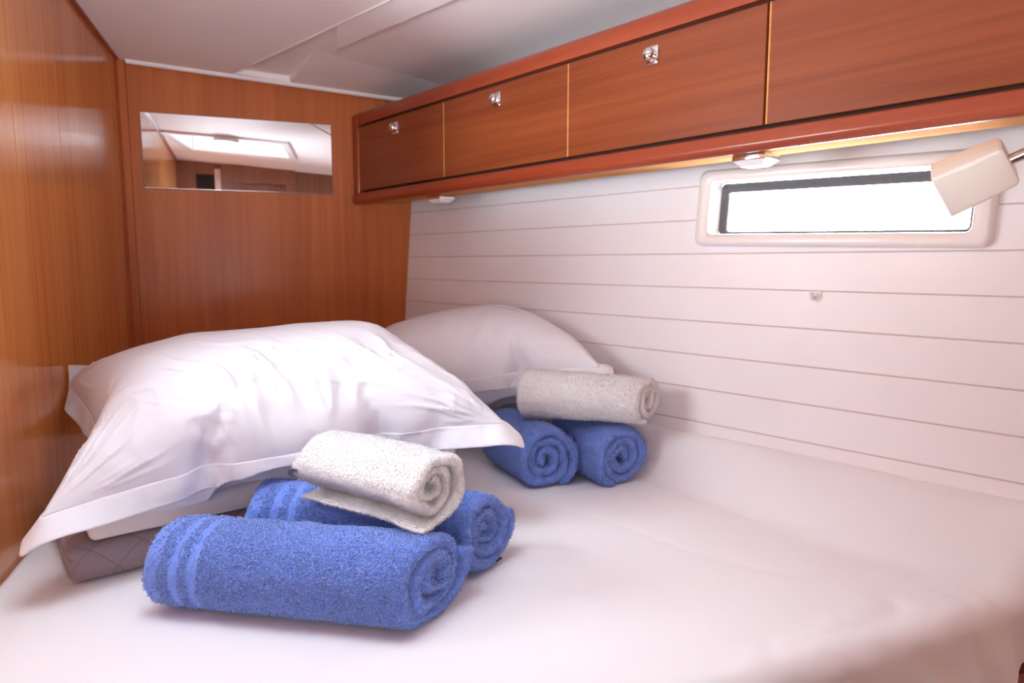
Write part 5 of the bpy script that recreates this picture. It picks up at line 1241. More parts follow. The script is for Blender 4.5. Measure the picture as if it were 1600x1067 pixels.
[2047,29,1,-1,-3,-1,0,0,-1,0,-2,0,-2,-1,-3,0,-2,-2,-1,-1,-1,-2,1,-2,0,-1,0,0,-1,-1,0,-1,0,0,0,-1,0,1,-1,0,0,0,0,0,1,0,0,-1,1,-1,0,0,0,-1,0,0,-2,0,-1,-2,-1,-3,-1,-2,-3,-1,-1,-3,-1,-1,0,-3,-1,-1,-2,-3,0,-1],
[2053,29,0,0,-3,0,-1,0,-2,1,-2,-1,-1,-2,-2,-1,-1,-2,-1,-2,0,-1,-2,1,-2,1,-1,-1,0,-1,0,-1,-1,1,-1,0,0,1,-1,0,0,0,0,0,1,0,0,-1,1,-1,1,-1,-1,0,0,0,-1,-1,-2,-1,-1,-2,-2,-2,-2,-3,0,-4,0,-3,1,-3,0,-2,-1,-1,0,-3],
[2059,29,-1,2,-4,-1,1,-2,0,-1,-1,-2,0,-3,0,-3,-1,-2,0,-1,-2,-1,0,-1,0,0,-2,1,-1,-1,-2,0,0,1,-2,2,-1,0,0,1,-1,0,0,0,0,1,0,0,0,-1,0,1,-2,1,-1,-2,0,-1,-1,-1,-2,-2,-1,-2,-2,-2,-2,-2,-2,-1,-1,-1,-2,0,-3,1,-1,-1],
[2066,29,-1,0,-1,-2,0,0,-1,-2,0,-3,0,-2,-1,-2,-1,-2,-1,-1,-1,-1,-1,1,-2,1,-1,0,-3,0,-2,0,2,-1,0,0,0,1,-1,0,0,1,-1,0,0,1,0,0,0,-1,1,-1,0,0,-1,-2,0,-2,-1,-1,-2,0,-2,-3,-1,-2,-2,-2,-1,-3,1,-3,-1,0,-3,2,0,-1],
[2073,28,1,-2,-1,0,-2,1,-1,-2,-1,-1,-2,-2,0,-3,-1,-2,0,-1,-2,0,-1,0,0,0,-1,-1,-3,-6,9,-3,1,-2,2,-1,0,0,0,1,-1,0,1,-1,0,1,0,1,-2,1,0,-1,0,0,0,-3,-2,0,-1,-1,-2,-2,0,-3,-1,-2,-2,-2,-1,-2,-1,-1,-2,-1,-1,1,2,-2],
[2080,28,1,-4,2,-2,0,0,-2,-1,-1,-2,-1,-3,-1,-1,-1,-2,-1,-2,0,0,-2,1,-1,1,0,-7,3,-9,13,-5,0,0,0,1,-1,0,1,-1,1,-1,0,0,0,1,1,-1,0,0,0,0,-1,0,0,-2,-2,-2,-1,-1,-1,-2,0,-4,0,-2,-2,-2,-1,-3,2,-3,-2,-1,-2,2,3,-1],
[2087,27,0,0,0,-2,0,-1,-1,-1,-2,-2,-1,-2,-1,-2,-2,0,-3,1,-2,0,-1,0,0,1,-7,-5,15,-14,11,-7,3,-1,0,1,-1,1,-1,1,-1,0,2,-3,2,0,0,1,-1,1,-1,0,-1,1,-1,0,-6,0,-1,-2,0,-2,-2,0,-2,-3,-1,-1,-3,-1,1,-3,-2,-1,-1,4,0,1],
[2094,26,1,0,-1,0,-1,-1,-2,0,-3,-1,-2,-2,-2,-1,-1,-2,-1,-1,0,-1,-1,1,-1,-3,-10,16,-2,-4,-2,4,-3,2,-1,1,0,-1,1,-1,1,-1,1,0,-1,1,0,1,-1,1,-1,1,-2,1,0,-1,-5,-1,-2,0,-2,0,-3,-1,-1,-3,-1,-2,-1,-2,1,-2,-3,-1,-1,7,-1,1],
[2102,25,0,2,0,-2,0,-1,-1,-3,-1,-2,-2,-2,-2,-1,-2,-1,-1,-1,0,-1,0,-1,-1,-5,-7,21,-7,-2,-3,4,-2,2,-3,3,-3,3,-2,1,0,-1,1,0,0,-1,2,-1,2,-2,2,-3,2,-1,0,0,-5,-3,-1,0,-2,-1,-1,-2,-2,-1,-2,-2,-1,-3,2,-1,-2,-3,-2,7,7,-6],
[2111,24,1,0,1,0,-1,-2,-1,-2,-2,-2,-3,-1,-3,-1,-1,-1,0,-2,0,-1,0,-1,-2,-8,1,20,-10,0,-2,1,0,-1,1,-1,2,-2,1,-1,1,0,-1,2,-1,-1,2,-1,2,-3,4,-3,0,1,-1,1,-4,-6,1,-2,0,-2,-1,-2,-1,-2,-2,-2,-1,-3,2,0,-4,-1,-2,14,-8,5],
[2121,21,3,1,1,0,-2,-1,-1,-3,-3,-1,-3,-3,-1,-2,-1,1,-1,-2,0,-1,0,-2,-4,-8,13,12,-10,-1,0,0,-1,2,-2,2,-3,3,-2,2,-2,2,-3,3,-1,0,0,1,0,0,-2,5,-4,1,-1,2,-3,-8,0,0,-2,0,-2,-1,-2,-2,-1,-3,-1,-3,2,0,-3,-1,-4,17,-6,0],
[2132,22,0,-1,5,-1,0,-3,-2,-1,-5,-1,-4,-2,-1,-2,0,1,-6,8,-4,-1,-2,-1,-5,-7,23,-3,-4,-1,1,-1,0,0,0,-1,2,-2,1,0,0,-1,2,-3,4,-2,-1,3,-1,0,-4,8,-4,0,0,1,-1,-9,-2,1,-2,0,-1,-1,-2,-2,-3,-1,-2,-3,2,1,-3,-2,-3,12,1,1],
[2143,22,-2,-3,10,-2,-1,-2,-3,-3,-4,-3,-2,-2,-1,-1,1,-3,-3,11,-6,-3,-1,1,-9,-3,25,-8,-1,-2,1,-1,0,0,0,-1,2,-2,2,-2,1,0,0,-3,6,-4,2,0,0,1,-6,10,-5,1,-1,0,2,-10,-3,0,0,-1,-1,0,-2,-2,-3,-2,-2,-1,-1,3,-2,-2,-2,8,2,3],
[2153,18,0,1,7,-1,-1,-3,-4,-5,-3,-3,-2,-1,0,-1,0,-5,9,-3,-3,-2,-1,7,-14,3,20,-8,-2,-1,1,-1,0,0,0,-1,1,1,-2,2,-2,1,1,-3,5,-5,3,0,0,1,-2,-2,8,-5,1,-2,4,-10,-3,-2,2,-1,-2,1,1,-4,-2,-1,-5,-2,1,3,-3,-3,-2,12,0,0],
[2161,17,0,1,8,-1,-2,-4,-5,-6,-3,-2,-1,0,0,-1,0,-4,8,-5,-3,0,7,-3,-11,9,13,-9,-1,1,-1,0,0,0,-1,2,-2,2,-1,0,0,0,0,0,-2,4,-2,1,0,1,-1,-4,9,-4,0,0,-2,-1,-8,-1,1,-4,6,-4,0,2,-4,-2,-2,-4,-6,11,-6,-2,-4,12,3,-2],
[2171,15,1,1,9,-2,-3,-5,-9,-3,-2,-1,0,0,-1,1,0,-1,0,-2,-2,2,7,-3,-12,17,-1,-4,0,1,-2,2,-2,2,-2,1,0,0,1,-2,2,-1,0,-1,-1,5,-3,1,1,-1,0,-3,7,-2,-1,0,-3,1,-9,1,-1,-2,-1,5,-6,5,0,-3,-2,-3,-6,-2,10,-9,-5,15,-3,3],
[2182,12,1,4,9,-2,-6,-14,0,-3,0,-1,0,0,0,-1,2,-1,-3,0,0,4,1,2,-11,15,-5,-1,0,1,-2,1,0,0,0,0,0,-1,3,-2,0,-1,1,0,-2,4,-1,0,1,-3,4,-4,6,-3,0,0,-1,-5,-2,-2,-1,0,-2,-1,5,-7,11,-5,-2,-3,-2,-1,-8,10,-13,11,4,-1],
[2197,7,2,8,8,-4,-19,1,-3,0,0,0,-1,1,-1,1,0,-2,-2,1,0,4,2,3,-10,11,-5,-2,3,-2,2,-2,1,0,0,0,1,-2,2,-1,0,0,0,0,-2,4,-1,0,1,-3,4,-1,-1,2,-1,-1,0,-5,-2,-3,0,1,0,-5,7,-7,10,-3,-5,-1,1,4,-5,-14,8,5,2,5],
[2214,-1,9,7,8,-22,-3,2,0,-1,2,-2,0,1,0,-1,0,-2,0,0,0,4,2,3,-3,-1,-1,0,0,1,-1,2,-1,0,0,0,0,0,1,-1,0,0,-1,2,-1,0,1,0,1,-3,4,-1,-1,1,0,-1,1,-4,-7,-1,0,2,0,1,-3,3,-1,-1,-1,1,-1,0,3,2,-6,6,-1,0],
[2234,2,0,2,-6,1,0,-1,1,0,0,0,1,-1,0,0,-1,-1,0,0,1,3,2,2,-1,-2,-1,0,0,1,0,0,0,0,0,0,0,0,1,-1,0,0,0,0,0,1,-1,1,1,-1,0,1,-1,1,0,-1,1,-4,-8,0,1,1,-1,1,0,1,-3,1,-1,0,1,12,1,1,2,-11,-2,-1],
[2263,2,1,1,-6,0,0,2,-1,0,0,0,1,-1,0,-1,0,-1,-1,1,2,2,2,1,1,-2,-2,0,0,1,-1,1,-1,2,-2,1,-2,3,0,-1,-2,1,0,-1,-1,4,1,-4,4,2,-1,-6,7,-2,1,0,-1,-2,-9,3,-1,-2,1,0,0,0,-1,-1,0,1,-1,10,4,1,0,-6,-5,0],
[2293,2,1,-1,-4,1,0,1,-2,1,1,-1,0,0,1,-2,-1,0,-1,1,1,4,1,2,-2,2,-4,0,1,-1,0,0,0,0,0,-1,2,1,0,-2,-2,2,-2,1,-1,3,-1,-1,3,4,-2,-3,0,3,3,-2,-1,-1,-7,-1,-1,0,-1,0,0,-1,0,0,-1,0,0,8,6,-1,2,-6,-4,0],
[2322,3,-1,-1,-1,-1,1,-2,1,0,0,1,-1,0,1,-3,0,-1,1,0,2,2,2,2,-1,-1,0,-2,0,1,-1,-1,1,0,-1,0,2,0,-1,0,-2,1,-1,-1,3,0,-1,-1,4,4,-2,-4,1,5,0,1,-2,0,-4,-7,1,-1,0,-2,1,-1,0,0,-1,0,0,7,6,0,-1,-3,-2,-2]]
FRONT_BELOW = [
[-760,66,0,0,1,2,-1,-14,14,-6,8,0,1,-1,0,0,-7,5,-4,7,-1,-2,0,1,-24],
[-743,43,27,-1,0,-2,3,-10,4,-3,9,0,0,0,0,-1,-1,-5,5,2,-1,1,0,-5,-47],
[-721,20,44,6,0,0,0,-1,-7,-3,10,1,-2,2,0,-4,4,0,-1,0,1,-1,-2,-18,-47],
[-697,-4,62,11,1,0,-1,-1,-2,-9,13,-2,0,2,-4,2,2,0,0,-1,1,-2,-6,-25,-46],
[-698,-6,52,21,2,0,-1,1,-1,-9,10,-1,1,0,-3,3,1,0,0,-1,2,-3,-12,-30,-42],
[-706,-3,38,29,5,0,0,-2,0,-2,3,1,0,-1,-2,4,-1,2,-2,1,0,-2,-19,-30,-30],
[-716,1,26,33,9,0,-1,1,-2,-1,2,1,-1,0,0,2,-1,1,0,0,0,-3,-26,-29,-16],
[-711,-11,32,33,16,-2,1,0,-1,-2,3,0,-1,0,1,0,1,0,-1,1,0,-4,-34,-26,-16],
[-672,-29,17,60,21,0,0,0,0,-2,2,0,-1,0,1,1,-1,1,0,0,-1,-5,-44,-40,4],
[-689,-9,21,-7,63,0,1,0,-1,1,0,0,0,-1,2,-1,1,0,-1,1,-1,-24,-38,-15,-7],
[-742,-4,23,19,21,9,0,2,-1,-1,1,1,-2,2,-1,1,-1,0,-3,0,-2,-27,16,-41,-17],
[-778,6,17,19,17,9,1,0,0,0,1,-1,0,1,0,-1,1,-1,-8,0,-4,1,-18,-14,-20],
[-805,4,24,19,15,4,3,0,0,1,0,-1,1,0,0,0,0,-1,-11,-1,-1,-1,-13,-9,-36],
[-836,4,32,16,11,4,0,3,-1,1,0,-1,1,0,0,0,0,0,-12,-5,0,-1,-5,-12,-36],
[-868,7,35,17,6,3,-2,3,0,1,0,0,-1,1,0,0,-1,1,-10,-8,-1,-2,-7,-1,-35],
[-905,16,36,15,4,0,-4,-9,12,-1,1,-1,1,-1,1,-1,0,0,-5,-14,1,-1,-2,-6,-34],
[-944,32,39,0,1,-1,-16,9,5,0,0,1,-1,0,0,-1,1,0,-4,-16,1,0,1,-18,-1],
[-956,45,26,1,-1,-5,0,-11,15,0,-1,0,0,0,-1,0,1,-1,-2,-16,-3,0,5,0,-22],
[2447,22,2,-2,-2,-4,1,30,-51,-27,34,0,3,-2,0,6,24,-39,-24,28,-1,-18,1,0,14],
[2520,4,7,2,1,5,-11,25,-43,1,12,4,-9,7,4,-10,19,-9,-25,15,-11,7,2,4,-2],
[2592,9,-4,3,-1,0,0,3,-6,0,0,0,-1,1,1,-4,1,-1,5,-5,-1,2,0,0,-8],
[2664,14,-9,1,1,0,0,2,-3,-4,1,2,-2,0,0,1,-2,0,1,-1,1,-1,1,-3,-11],
[2740,14,-8,0,1,0,1,-1,0,-4,0,1,-1,1,-1,0,0,-1,0,1,-1,1,-1,-6,-8],
[2816,14,-6,-2,0,1,1,-1,-1,-3,1,0,0,-1,1,-2,1,0,-1,0,1,-1,0,-9,-4],
[2892,13,-3,-4,1,0,0,0,0,-4,1,-1,1,0,-1,0,0,-1,1,-1,0,1,-4,-7,-2],
[2966,15,-5,-2,-2,1,0,0,-1,-2,0,0,0,-1,1,-1,-1,1,-1,0,1,-1,-4,-8,-3],
[3022,26,-6,-12,-1,-1,1,0,-2,1,-2,0,-1,1,-1,0,0,-1,1,-1,0,1,-9,-23,8],
[3093,16,2,9,-21,1,-1,1,-1,-1,-1,0,0,-1,1,-1,-1,1,-1,0,0,-9,-19,1,19],
[3152,19,5,1,-9,-8,-1,-1,0,-1,0,-1,0,-1,0,0,0,-1,0,0,-7,-10,-14,5,12],
[3222,22,3,-1,-6,-8,-3,-1,0,0,-2,0,0,0,-1,0,-1,1,-1,-3,-13,-1,-7,-3,10],
[3295,21,4,0,-8,-5,-3,-2,-1,0,-2,1,-1,-1,0,0,-1,0,-2,-5,-5,-6,-9,2,11],
[3368,21,5,-4,-6,-3,-3,-3,-2,0,0,-1,-1,0,0,-1,0,-2,0,-4,-3,-8,-7,-1,11],
[3440,22,3,-5,-7,-4,0,-8,1,2,-1,0,0,1,-1,-1,2,-1,-1,-2,-2,-8,-9,-5,11],
[3510,24,-1,-14,-9,-3,-26,55,-21,-1,0,0,1,-2,2,-1,0,1,-1,1,-1,1,-13,-14,7],
[3580,26,-27,-9,-3,-11,4,41,-15,-2,1,0,-2,6,-3,-1,3,-6,11,-7,5,-5,-3,7,-23],
[3646,-16,-7,6,-3,-20,15,61,-34,-2,6,0,0,1,1,-1,1,-2,3,-2,13,-2,-34,38,9],
[1994,14,-3,-1,1,-1,-1,3,-6,-1,0,0,1,2,0,0,-1,-2,-3,3,1,-2,0,-1,-7],
[2011,-56,55,6,3,4,-8,6,-4,2,-3,2,-3,4,1,-4,1,3,-8,8,-7,7,3,18,18],
[2024,-70,40,25,4,2,3,7,0,-8,4,0,-2,3,-1,-1,-8,3,15,-6,4,4,9,28,-3],
[2035,-75,32,29,12,5,1,-1,14,-17,1,12,-12,7,2,-6,3,4,-6,6,-1,13,15,28,-16],
[2050,-76,20,35,21,5,2,-5,8,-10,11,-7,-3,8,5,-9,1,5,-4,2,-1,13,26,25,-25],
[2065,-77,12,38,27,6,-2,7,2,-12,0,-2,6,4,4,-6,1,-2,3,0,0,10,37,19,-25],
[2080,-78,8,34,36,7,-4,6,1,-7,-3,3,2,3,1,-2,5,-2,-5,3,2,11,43,13,-25],
[2091,-76,3,27,46,6,-2,1,0,1,-2,1,0,2,4,-3,-1,2,4,-8,4,15,46,7,-28],
[2091,-69,-1,17,50,7,1,3,-6,3,1,-1,0,5,-2,-2,6,-6,1,2,0,22,43,-8,-24],
[2108,-67,-7,13,50,17,-2,1,3,-6,7,-7,4,3,-5,5,-1,2,2,-6,0,35,25,-2,-15],
[2123,-76,6,14,31,31,-1,-1,0,2,-2,2,2,-2,1,2,0,-5,-4,5,0,62,-4,15,-27],
[2140,-74,8,12,22,22,12,3,1,0,-2,0,3,-1,0,2,1,-3,-11,-5,41,7,35,12,-28],
[2157,-76,12,17,20,11,9,7,1,2,2,1,-1,1,2,3,0,1,-22,9,12,19,35,17,-25],
[2174,-76,18,17,17,8,6,10,3,2,-1,2,0,1,1,3,2,1,-22,-4,10,18,30,35,-24],
[2191,-74,21,21,15,4,4,17,-2,0,0,1,-1,1,0,4,0,1,-17,-15,3,14,21,59,-20],
[2208,-71,31,25,9,1,4,6,1,-1,1,0,0,1,-1,4,1,-1,-8,-24,1,0,17,60,-6],
[2224,-60,52,5,1,-1,1,8,0,-1,1,0,0,1,-1,3,1,0,-3,-30,1,1,1,45,13],
[2242,-4,0,2,-1,-5,4,16,-8,1,1,0,1,-1,1,2,1,1,-4,-30,4,0,-4,27,12]]
BACK_TOP = [
[54,16,3,5,4,0,0,-1,1,0,0,0,-1,1,-1,-4,2,2,1,0,-1,1,-2,-5,0,-2,0,4,3,1,-1,0,-1,0,0,-2,1,0,0,0,-1,0,5,0,-1,1,-2,-3,-7,-2,-3,2,3,1,0,-1,-1,0,0,-2,-1,2,3,2,4,0,2],
[57,15,3,3,6,1,0,0,0,0,0,-1,1,0,-3,-1,1,1,2,-1,1,0,-2,-3,-5,1,0,6,1,0,0,1,-2,0,-2,1,0,1,-2,2,-1,0,2,2,0,0,-2,-4,-6,-7,3,2,6,-1,2,-4,2,-3,0,-2,-3,2,2,5,3,1,1],
[66,11,3,5,8,0,1,-1,1,0,0,0,0,-2,-1,0,-1,2,2,-1,1,0,-2,-4,-2,-3,4,3,3,-2,1,-1,1,-2,1,-1,1,-1,-1,2,0,-1,2,2,0,0,-2,-3,-11,-2,1,7,2,3,-2,-2,1,-2,1,-3,-5,2,2,1,9,-1,1],
[80,9,1,2,12,3,1,0,-1,1,0,-1,1,-2,-2,0,1,2,0,0,1,0,-2,-4,-5,4,-1,5,0,1,-2,2,-1,0,-1,2,-2,2,-2,0,1,0,0,3,0,0,-1,-5,-12,-1,5,7,0,1,0,-1,0,0,-1,-1,-2,0,-1,-2,2,8,-1],
[103,6,1,2,1,15,1,2,-1,1,-1,1,0,-3,-1,1,1,0,1,0,1,-1,0,-6,-4,4,2,1,1,0,0,0,0,0,0,0,0,0,-1,1,0,0,1,1,1,0,-1,-9,-8,0,5,6,0,1,-1,0,0,0,1,-5,1,1,2,-7,6,5,-8],
[126,4,3,1,-3,7,12,1,2,0,0,1,0,-4,2,-2,3,-1,1,-1,2,0,-1,-10,2,4,0,2,0,-1,1,0,0,0,0,0,0,0,0,0,0,1,-1,1,2,0,-1,-15,-2,4,4,2,1,0,0,1,-1,0,-1,1,1,1,-3,-9,13,-6,0],
[150,4,1,2,-6,8,5,8,3,1,0,1,0,1,-5,5,-3,1,1,-1,0,2,-3,-5,-2,6,1,-1,1,0,0,0,0,0,0,0,0,0,0,0,0,0,0,1,1,-1,1,-19,5,4,4,0,0,0,1,-1,1,0,0,1,2,-2,-7,-7,11,-2,0],
[174,4,0,2,-8,8,5,5,5,3,1,1,0,0,1,0,-2,1,0,0,0,1,0,1,-17,12,2,0,0,0,0,0,0,-1,1,0,0,0,1,-1,0,0,0,-1,4,-4,-1,-15,9,3,1,1,0,0,1,-1,1,0,1,1,0,-5,-7,-8,14,-1,1],
[198,4,0,-2,-4,5,6,4,4,4,2,2,0,1,0,0,1,-2,1,0,-1,1,0,1,-2,-11,11,0,0,0,0,0,0,0,0,-1,2,-2,2,-1,0,0,0,2,-6,4,-11,2,4,2,1,0,0,0,0,0,1,0,2,-1,-3,-8,-6,-1,12,0,0],
[221,4,-2,0,-5,5,4,5,3,4,4,0,3,0,0,1,1,-2,0,1,-1,1,-1,1,2,-12,7,2,0,0,0,0,0,0,0,0,0,0,0,0,0,0,1,2,-16,16,-1,-20,14,3,-1,1,-1,1,0,1,-1,2,-1,-2,-9,-4,0,-2,11,0,1],
[244,3,-2,-1,-3,4,4,4,4,2,4,2,2,1,1,0,1,-1,1,-1,0,0,0,2,0,-6,-1,5,0,0,0,0,0,0,0,0,0,0,0,0,0,0,2,-2,-12,13,1,-17,14,0,1,-1,0,1,-1,2,-1,0,-1,-11,-2,0,-2,2,8,1,0],
[266,1,-2,3,-5,3,4,3,3,5,1,4,2,0,3,-1,1,0,0,0,0,0,0,0,3,-1,-11,10,-2,2,-1,0,-1,2,-2,2,-2,1,0,0,0,0,2,-8,-1,9,-9,5,2,-1,1,-1,1,0,0,1,-1,0,-13,-2,2,-1,1,-1,8,1,1],
[288,-2,3,-2,0,1,2,4,2,5,2,3,3,0,2,1,1,-1,1,0,0,-1,1,0,2,0,-9,9,-3,1,0,0,0,0,0,0,0,-1,1,0,0,0,2,-9,2,2,1,3,-1,0,0,0,0,0,1,-1,0,-15,0,2,0,1,-1,1,6,1,1],
[312,-3,1,2,-2,1,2,3,4,3,2,4,2,2,2,0,1,0,1,-1,1,-1,1,-2,5,-6,3,1,-2,1,0,0,0,0,0,0,0,-1,1,0,0,-1,3,-2,-9,7,1,2,-1,0,0,1,-1,1,-1,0,-17,2,1,1,1,1,0,-1,7,0,-3],
[338,-4,1,1,0,-1,3,3,2,5,2,4,2,2,2,0,2,0,0,0,1,-1,1,-1,-1,2,2,-3,2,-2,1,0,0,0,0,0,0,-1,1,0,-1,1,0,2,-9,6,1,0,1,-1,0,1,-1,1,-3,-15,1,1,2,1,1,1,0,-1,6,-3,-2],
[362,-2,-1,1,-1,-1,1,3,4,4,3,3,2,4,1,2,0,0,2,-1,0,0,0,1,-1,1,0,0,1,-2,1,0,0,0,0,0,-1,1,0,0,-1,1,-1,3,-7,6,-1,0,1,-1,1,-1,1,-4,-15,1,2,0,3,0,2,1,0,0,1,-2,-1],
[385,-2,1,-2,1,-3,1,1,4,7,1,3,2,5,2,2,0,0,1,0,0,0,1,-1,0,1,-1,2,-2,2,-2,2,-2,2,-2,2,-2,1,-1,1,0,0,-2,2,0,1,-1,0,1,-1,1,-1,-4,-14,0,2,1,1,2,2,1,0,-1,1,-1,-1,1],
[401,0,-1,1,-2,1,-1,-1,-3,13,7,-4,1,-1,11,2,0,0,1,0,0,0,0,0,1,-1,1,0,0,0,0,0,0,0,-1,1,0,0,0,0,-1,1,0,0,0,1,-1,1,-1,0,1,-7,-13,1,1,1,1,2,2,2,0,-1,0,0,0,0,0],
[412,-2,0,0,-1,-3,3,2,18,-13,-9,17,1,5,1,3,0,1,1,0,0,0,0,1,-1,0,1,0,0,-1,1,0,0,0,0,0,0,0,0,0,-1,1,1,-1,0,1,-1,1,-1,1,-9,-12,1,2,0,1,3,0,3,1,0,-1,0,0,0,0,0],
[416,-4,0,3,-3,0,1,2,7,0,5,3,4,0,0,0,4,1,1,0,-1,2,-1,0,0,1,-1,1,0,0,0,0,0,-1,1,0,0,0,0,0,0,0,1,-1,1,-1,0,1,-1,-10,-10,1,0,2,0,3,0,3,2,-1,1,0,-2,1,0,0,0],
[414,-4,3,-3,3,1,1,2,2,4,1,4,0,4,1,1,1,2,0,0,1,0,1,-1,0,1,-1,1,0,-1,1,0,0,0,0,0,0,0,0,0,0,1,-1,0,1,-1,1,-1,-13,-7,0,1,0,2,1,2,2,3,-1,1,0,-1,0,0,0,0,0],
[416,-1,-1,3,-1,2,0,2,2,1,4,2,1,3,2,1,1,1,1,1,-1,1,1,-1,0,1,-1,1,0,-1,1,0,0,0,0,0,0,0,0,0,1,-1,0,1,-1,0,1,-17,-5,1,0,1,1,1,2,2,4,-1,1,0,-1,1,-2,1,0,0,0],
[426,-1,3,-2,0,2,0,2,2,2,2,4,1,-1,5,1,0,2,1,1,0,0,0,0,0,1,-1,1,0,0,-1,1,0,0,0,0,0,0,1,-1,0,0,1,-1,0,1,-20,-2,0,1,0,1,1,2,3,3,0,1,-1,1,0,-1,0,0,0,0,0],
[442,1,-3,3,-1,1,1,3,1,1,2,3,2,5,0,0,1,-1,4,1,0,0,0,1,-1,0,1,-1,1,0,0,0,0,0,0,0,0,0,0,0,0,1,-1,0,0,-21,-1,1,0,1,0,1,2,3,4,0,1,-1,1,0,-1,1,-1,0,0,-1,1],
[463,-2,2,0,-1,0,2,2,2,4,1,0,3,4,0,2,2,1,1,1,0,0,0,0,0,1,-1,1,0,0,-1,1,0,0,0,0,0,0,1,-1,0,0,1,-5,-18,1,-1,1,0,0,1,2,4,4,-1,2,-1,1,-1,1,0,-1,0,1,-2,1,-1],
[485,0,-1,2,-2,-3,2,7,4,3,-3,-1,-1,5,2,5,2,2,0,1,0,0,1,-1,0,1,-1,1,-1,1,0,0,0,0,0,0,0,0,0,1,-1,0,-7,-15,0,0,1,-1,1,0,1,6,4,0,0,-1,2,-1,1,0,-1,0,0,1,-2,0,0],
[506,0,1,-1,-1,-3,2,11,-3,-13,15,12,-6,-2,0,-3,14,-1,2,0,0,0,1,-1,0,1,-1,1,-1,1,0,0,0,0,0,0,0,0,0,1,-1,-12,-10,0,1,-1,0,0,1,0,7,2,1,1,0,0,0,1,-1,1,-1,0,0,0,-1,0,1],
[523,1,0,0,0,-1,-1,0,-14,18,3,4,5,0,1,8,-3,0,3,0,0,0,0,0,0,1,-1,1,-1,1,0,0,0,0,0,0,0,0,0,1,-17,-6,0,0,0,0,0,1,-1,8,2,1,0,-2,3,0,1,0,0,-2,1,-1,1,0,-1,1,-1],
[531,0,1,-4,1,-6,3,2,17,-9,-1,-3,15,1,2,2,1,2,-1,1,0,0,0,0,0,1,-1,1,0,-1,1,0,0,0,0,0,0,0,0,-19,-3,0,0,0,0,0,0,2,5,1,0,2,0,1,2,0,0,0,-3,2,-1,0,1,0,0,-1,1],
[530,-2,-2,4,-4,-3,4,4,1,6,0,7,2,1,2,1,2,0,1,-1,1,0,0,0,1,-1,1,-1,1,0,-1,1,0,0,0,0,0,-2,-20,1,-1,0,0,0,0,0,3,5,-1,1,0,0,1,4,0,1,0,-1,-8,7,0,2,-4,3,-2,0,1],
[522,-6,5,-4,4,0,2,3,2,3,2,5,0,4,0,2,1,0,0,1,0,0,0,0,0,1,-1,1,-1,1,0,0,0,0,0,0,-7,-14,-1,0,1,-1,0,0,0,4,4,-1,1,-1,2,0,1,0,4,-1,1,0,-3,1,-2,-1,3,1,-2,0,0],
[512,-3,2,4,-4,2,2,2,2,4,1,4,2,2,0,3,-1,1,1,0,-1,1,0,1,-1,0,1,-1,1,0,0,-1,1,0,0,-11,-10,0,-1,1,-1,0,0,0,6,1,0,1,0,-1,2,0,0,3,0,1,1,0,-1,0,-1,0,-1,1,-2,0,1],
[509,-2,6,1,-7,3,3,2,3,2,3,3,1,2,2,0,1,0,1,-1,1,0,0,0,1,-1,0,1,-1,1,0,0,0,0,-16,-4,-1,0,0,-1,0,0,0,7,0,0,1,-1,1,0,0,1,1,0,3,0,0,1,-1,1,-1,-1,1,-1,0,-3,1],
[509,5,0,0,-8,3,4,3,2,5,0,4,1,1,2,1,0,0,1,-1,1,0,0,0,1,-1,0,1,-1,1,0,0,0,-20,1,-1,-1,0,0,-1,0,1,5,1,0,0,0,1,0,-1,1,1,1,0,2,1,0,1,-1,1,-1,0,0,-1,0,0,-2],
[510,6,2,0,-13,6,2,5,3,3,1,4,0,2,2,-1,2,-1,1,0,0,0,0,0,0,0,1,-1,0,1,0,-4,-15,0,0,-1,-1,1,-1,-1,2,5,-4,5,-1,0,0,0,1,0,-1,2,0,2,0,1,1,1,-1,1,-1,0,0,-2,2,-1,0],
[510,12,-2,-3,-10,0,7,5,3,3,2,1,3,1,0,1,1,0,-1,1,0,0,1,-1,0,0,0,-2,3,0,-6,-12,0,-1,0,-1,0,0,-1,2,2,2,-5,5,1,-2,2,-1,0,0,1,0,1,1,1,1,0,2,-1,1,-1,1,-2,-1,1,1,0],
[509,14,-2,-1,-16,3,7,5,3,2,3,2,1,2,0,0,1,0,0,-1,1,1,-1,-1,1,1,-1,-3,4,-9,-8,0,-1,0,-1,0,-1,0,2,2,-1,-1,5,-7,4,1,0,0,0,0,1,-1,1,2,0,1,2,0,0,1,-1,1,-3,1,0,1,0],
[507,14,-2,5,-22,5,5,7,1,4,2,2,1,1,0,1,0,0,0,0,0,0,0,0,0,-4,6,-5,-6,-6,0,-1,0,-1,-1,1,-1,2,0,1,-1,0,5,-9,2,4,0,0,-1,1,0,0,1,0,2,1,0,2,0,1,-1,1,-2,-2,3,0,0],
[505,17,-2,3,-22,4,6,7,1,5,1,2,1,0,1,0,-1,1,0,0,0,0,0,0,-4,1,4,-11,-5,2,-3,1,-1,0,-1,0,1,1,-1,1,-1,0,3,1,-12,9,1,-1,0,0,1,-1,1,1,0,2,1,1,1,1,-1,1,-2,-1,1,1,0],
[505,19,-1,-1,-21,7,3,8,2,4,1,2,1,-1,1,0,0,-1,1,0,0,-1,1,-1,-11,15,-11,-6,2,-1,-2,0,0,0,-1,0,1,-1,1,-1,1,-2,5,1,-14,9,0,1,0,0,0,0,0,1,1,0,2,1,1,2,-1,1,-2,-1,2,0,-1],
[504,21,-2,1,-23,5,7,6,3,3,2,1,-1,1,0,-1,1,-1,1,-1,1,-1,1,-3,-9,8,-8,0,0,0,-3,2,-2,0,0,0,-1,1,-1,1,-1,0,7,-11,1,2,1,1,-1,0,1,-1,1,0,0,1,2,0,3,1,0,1,-2,0,0,0,1],
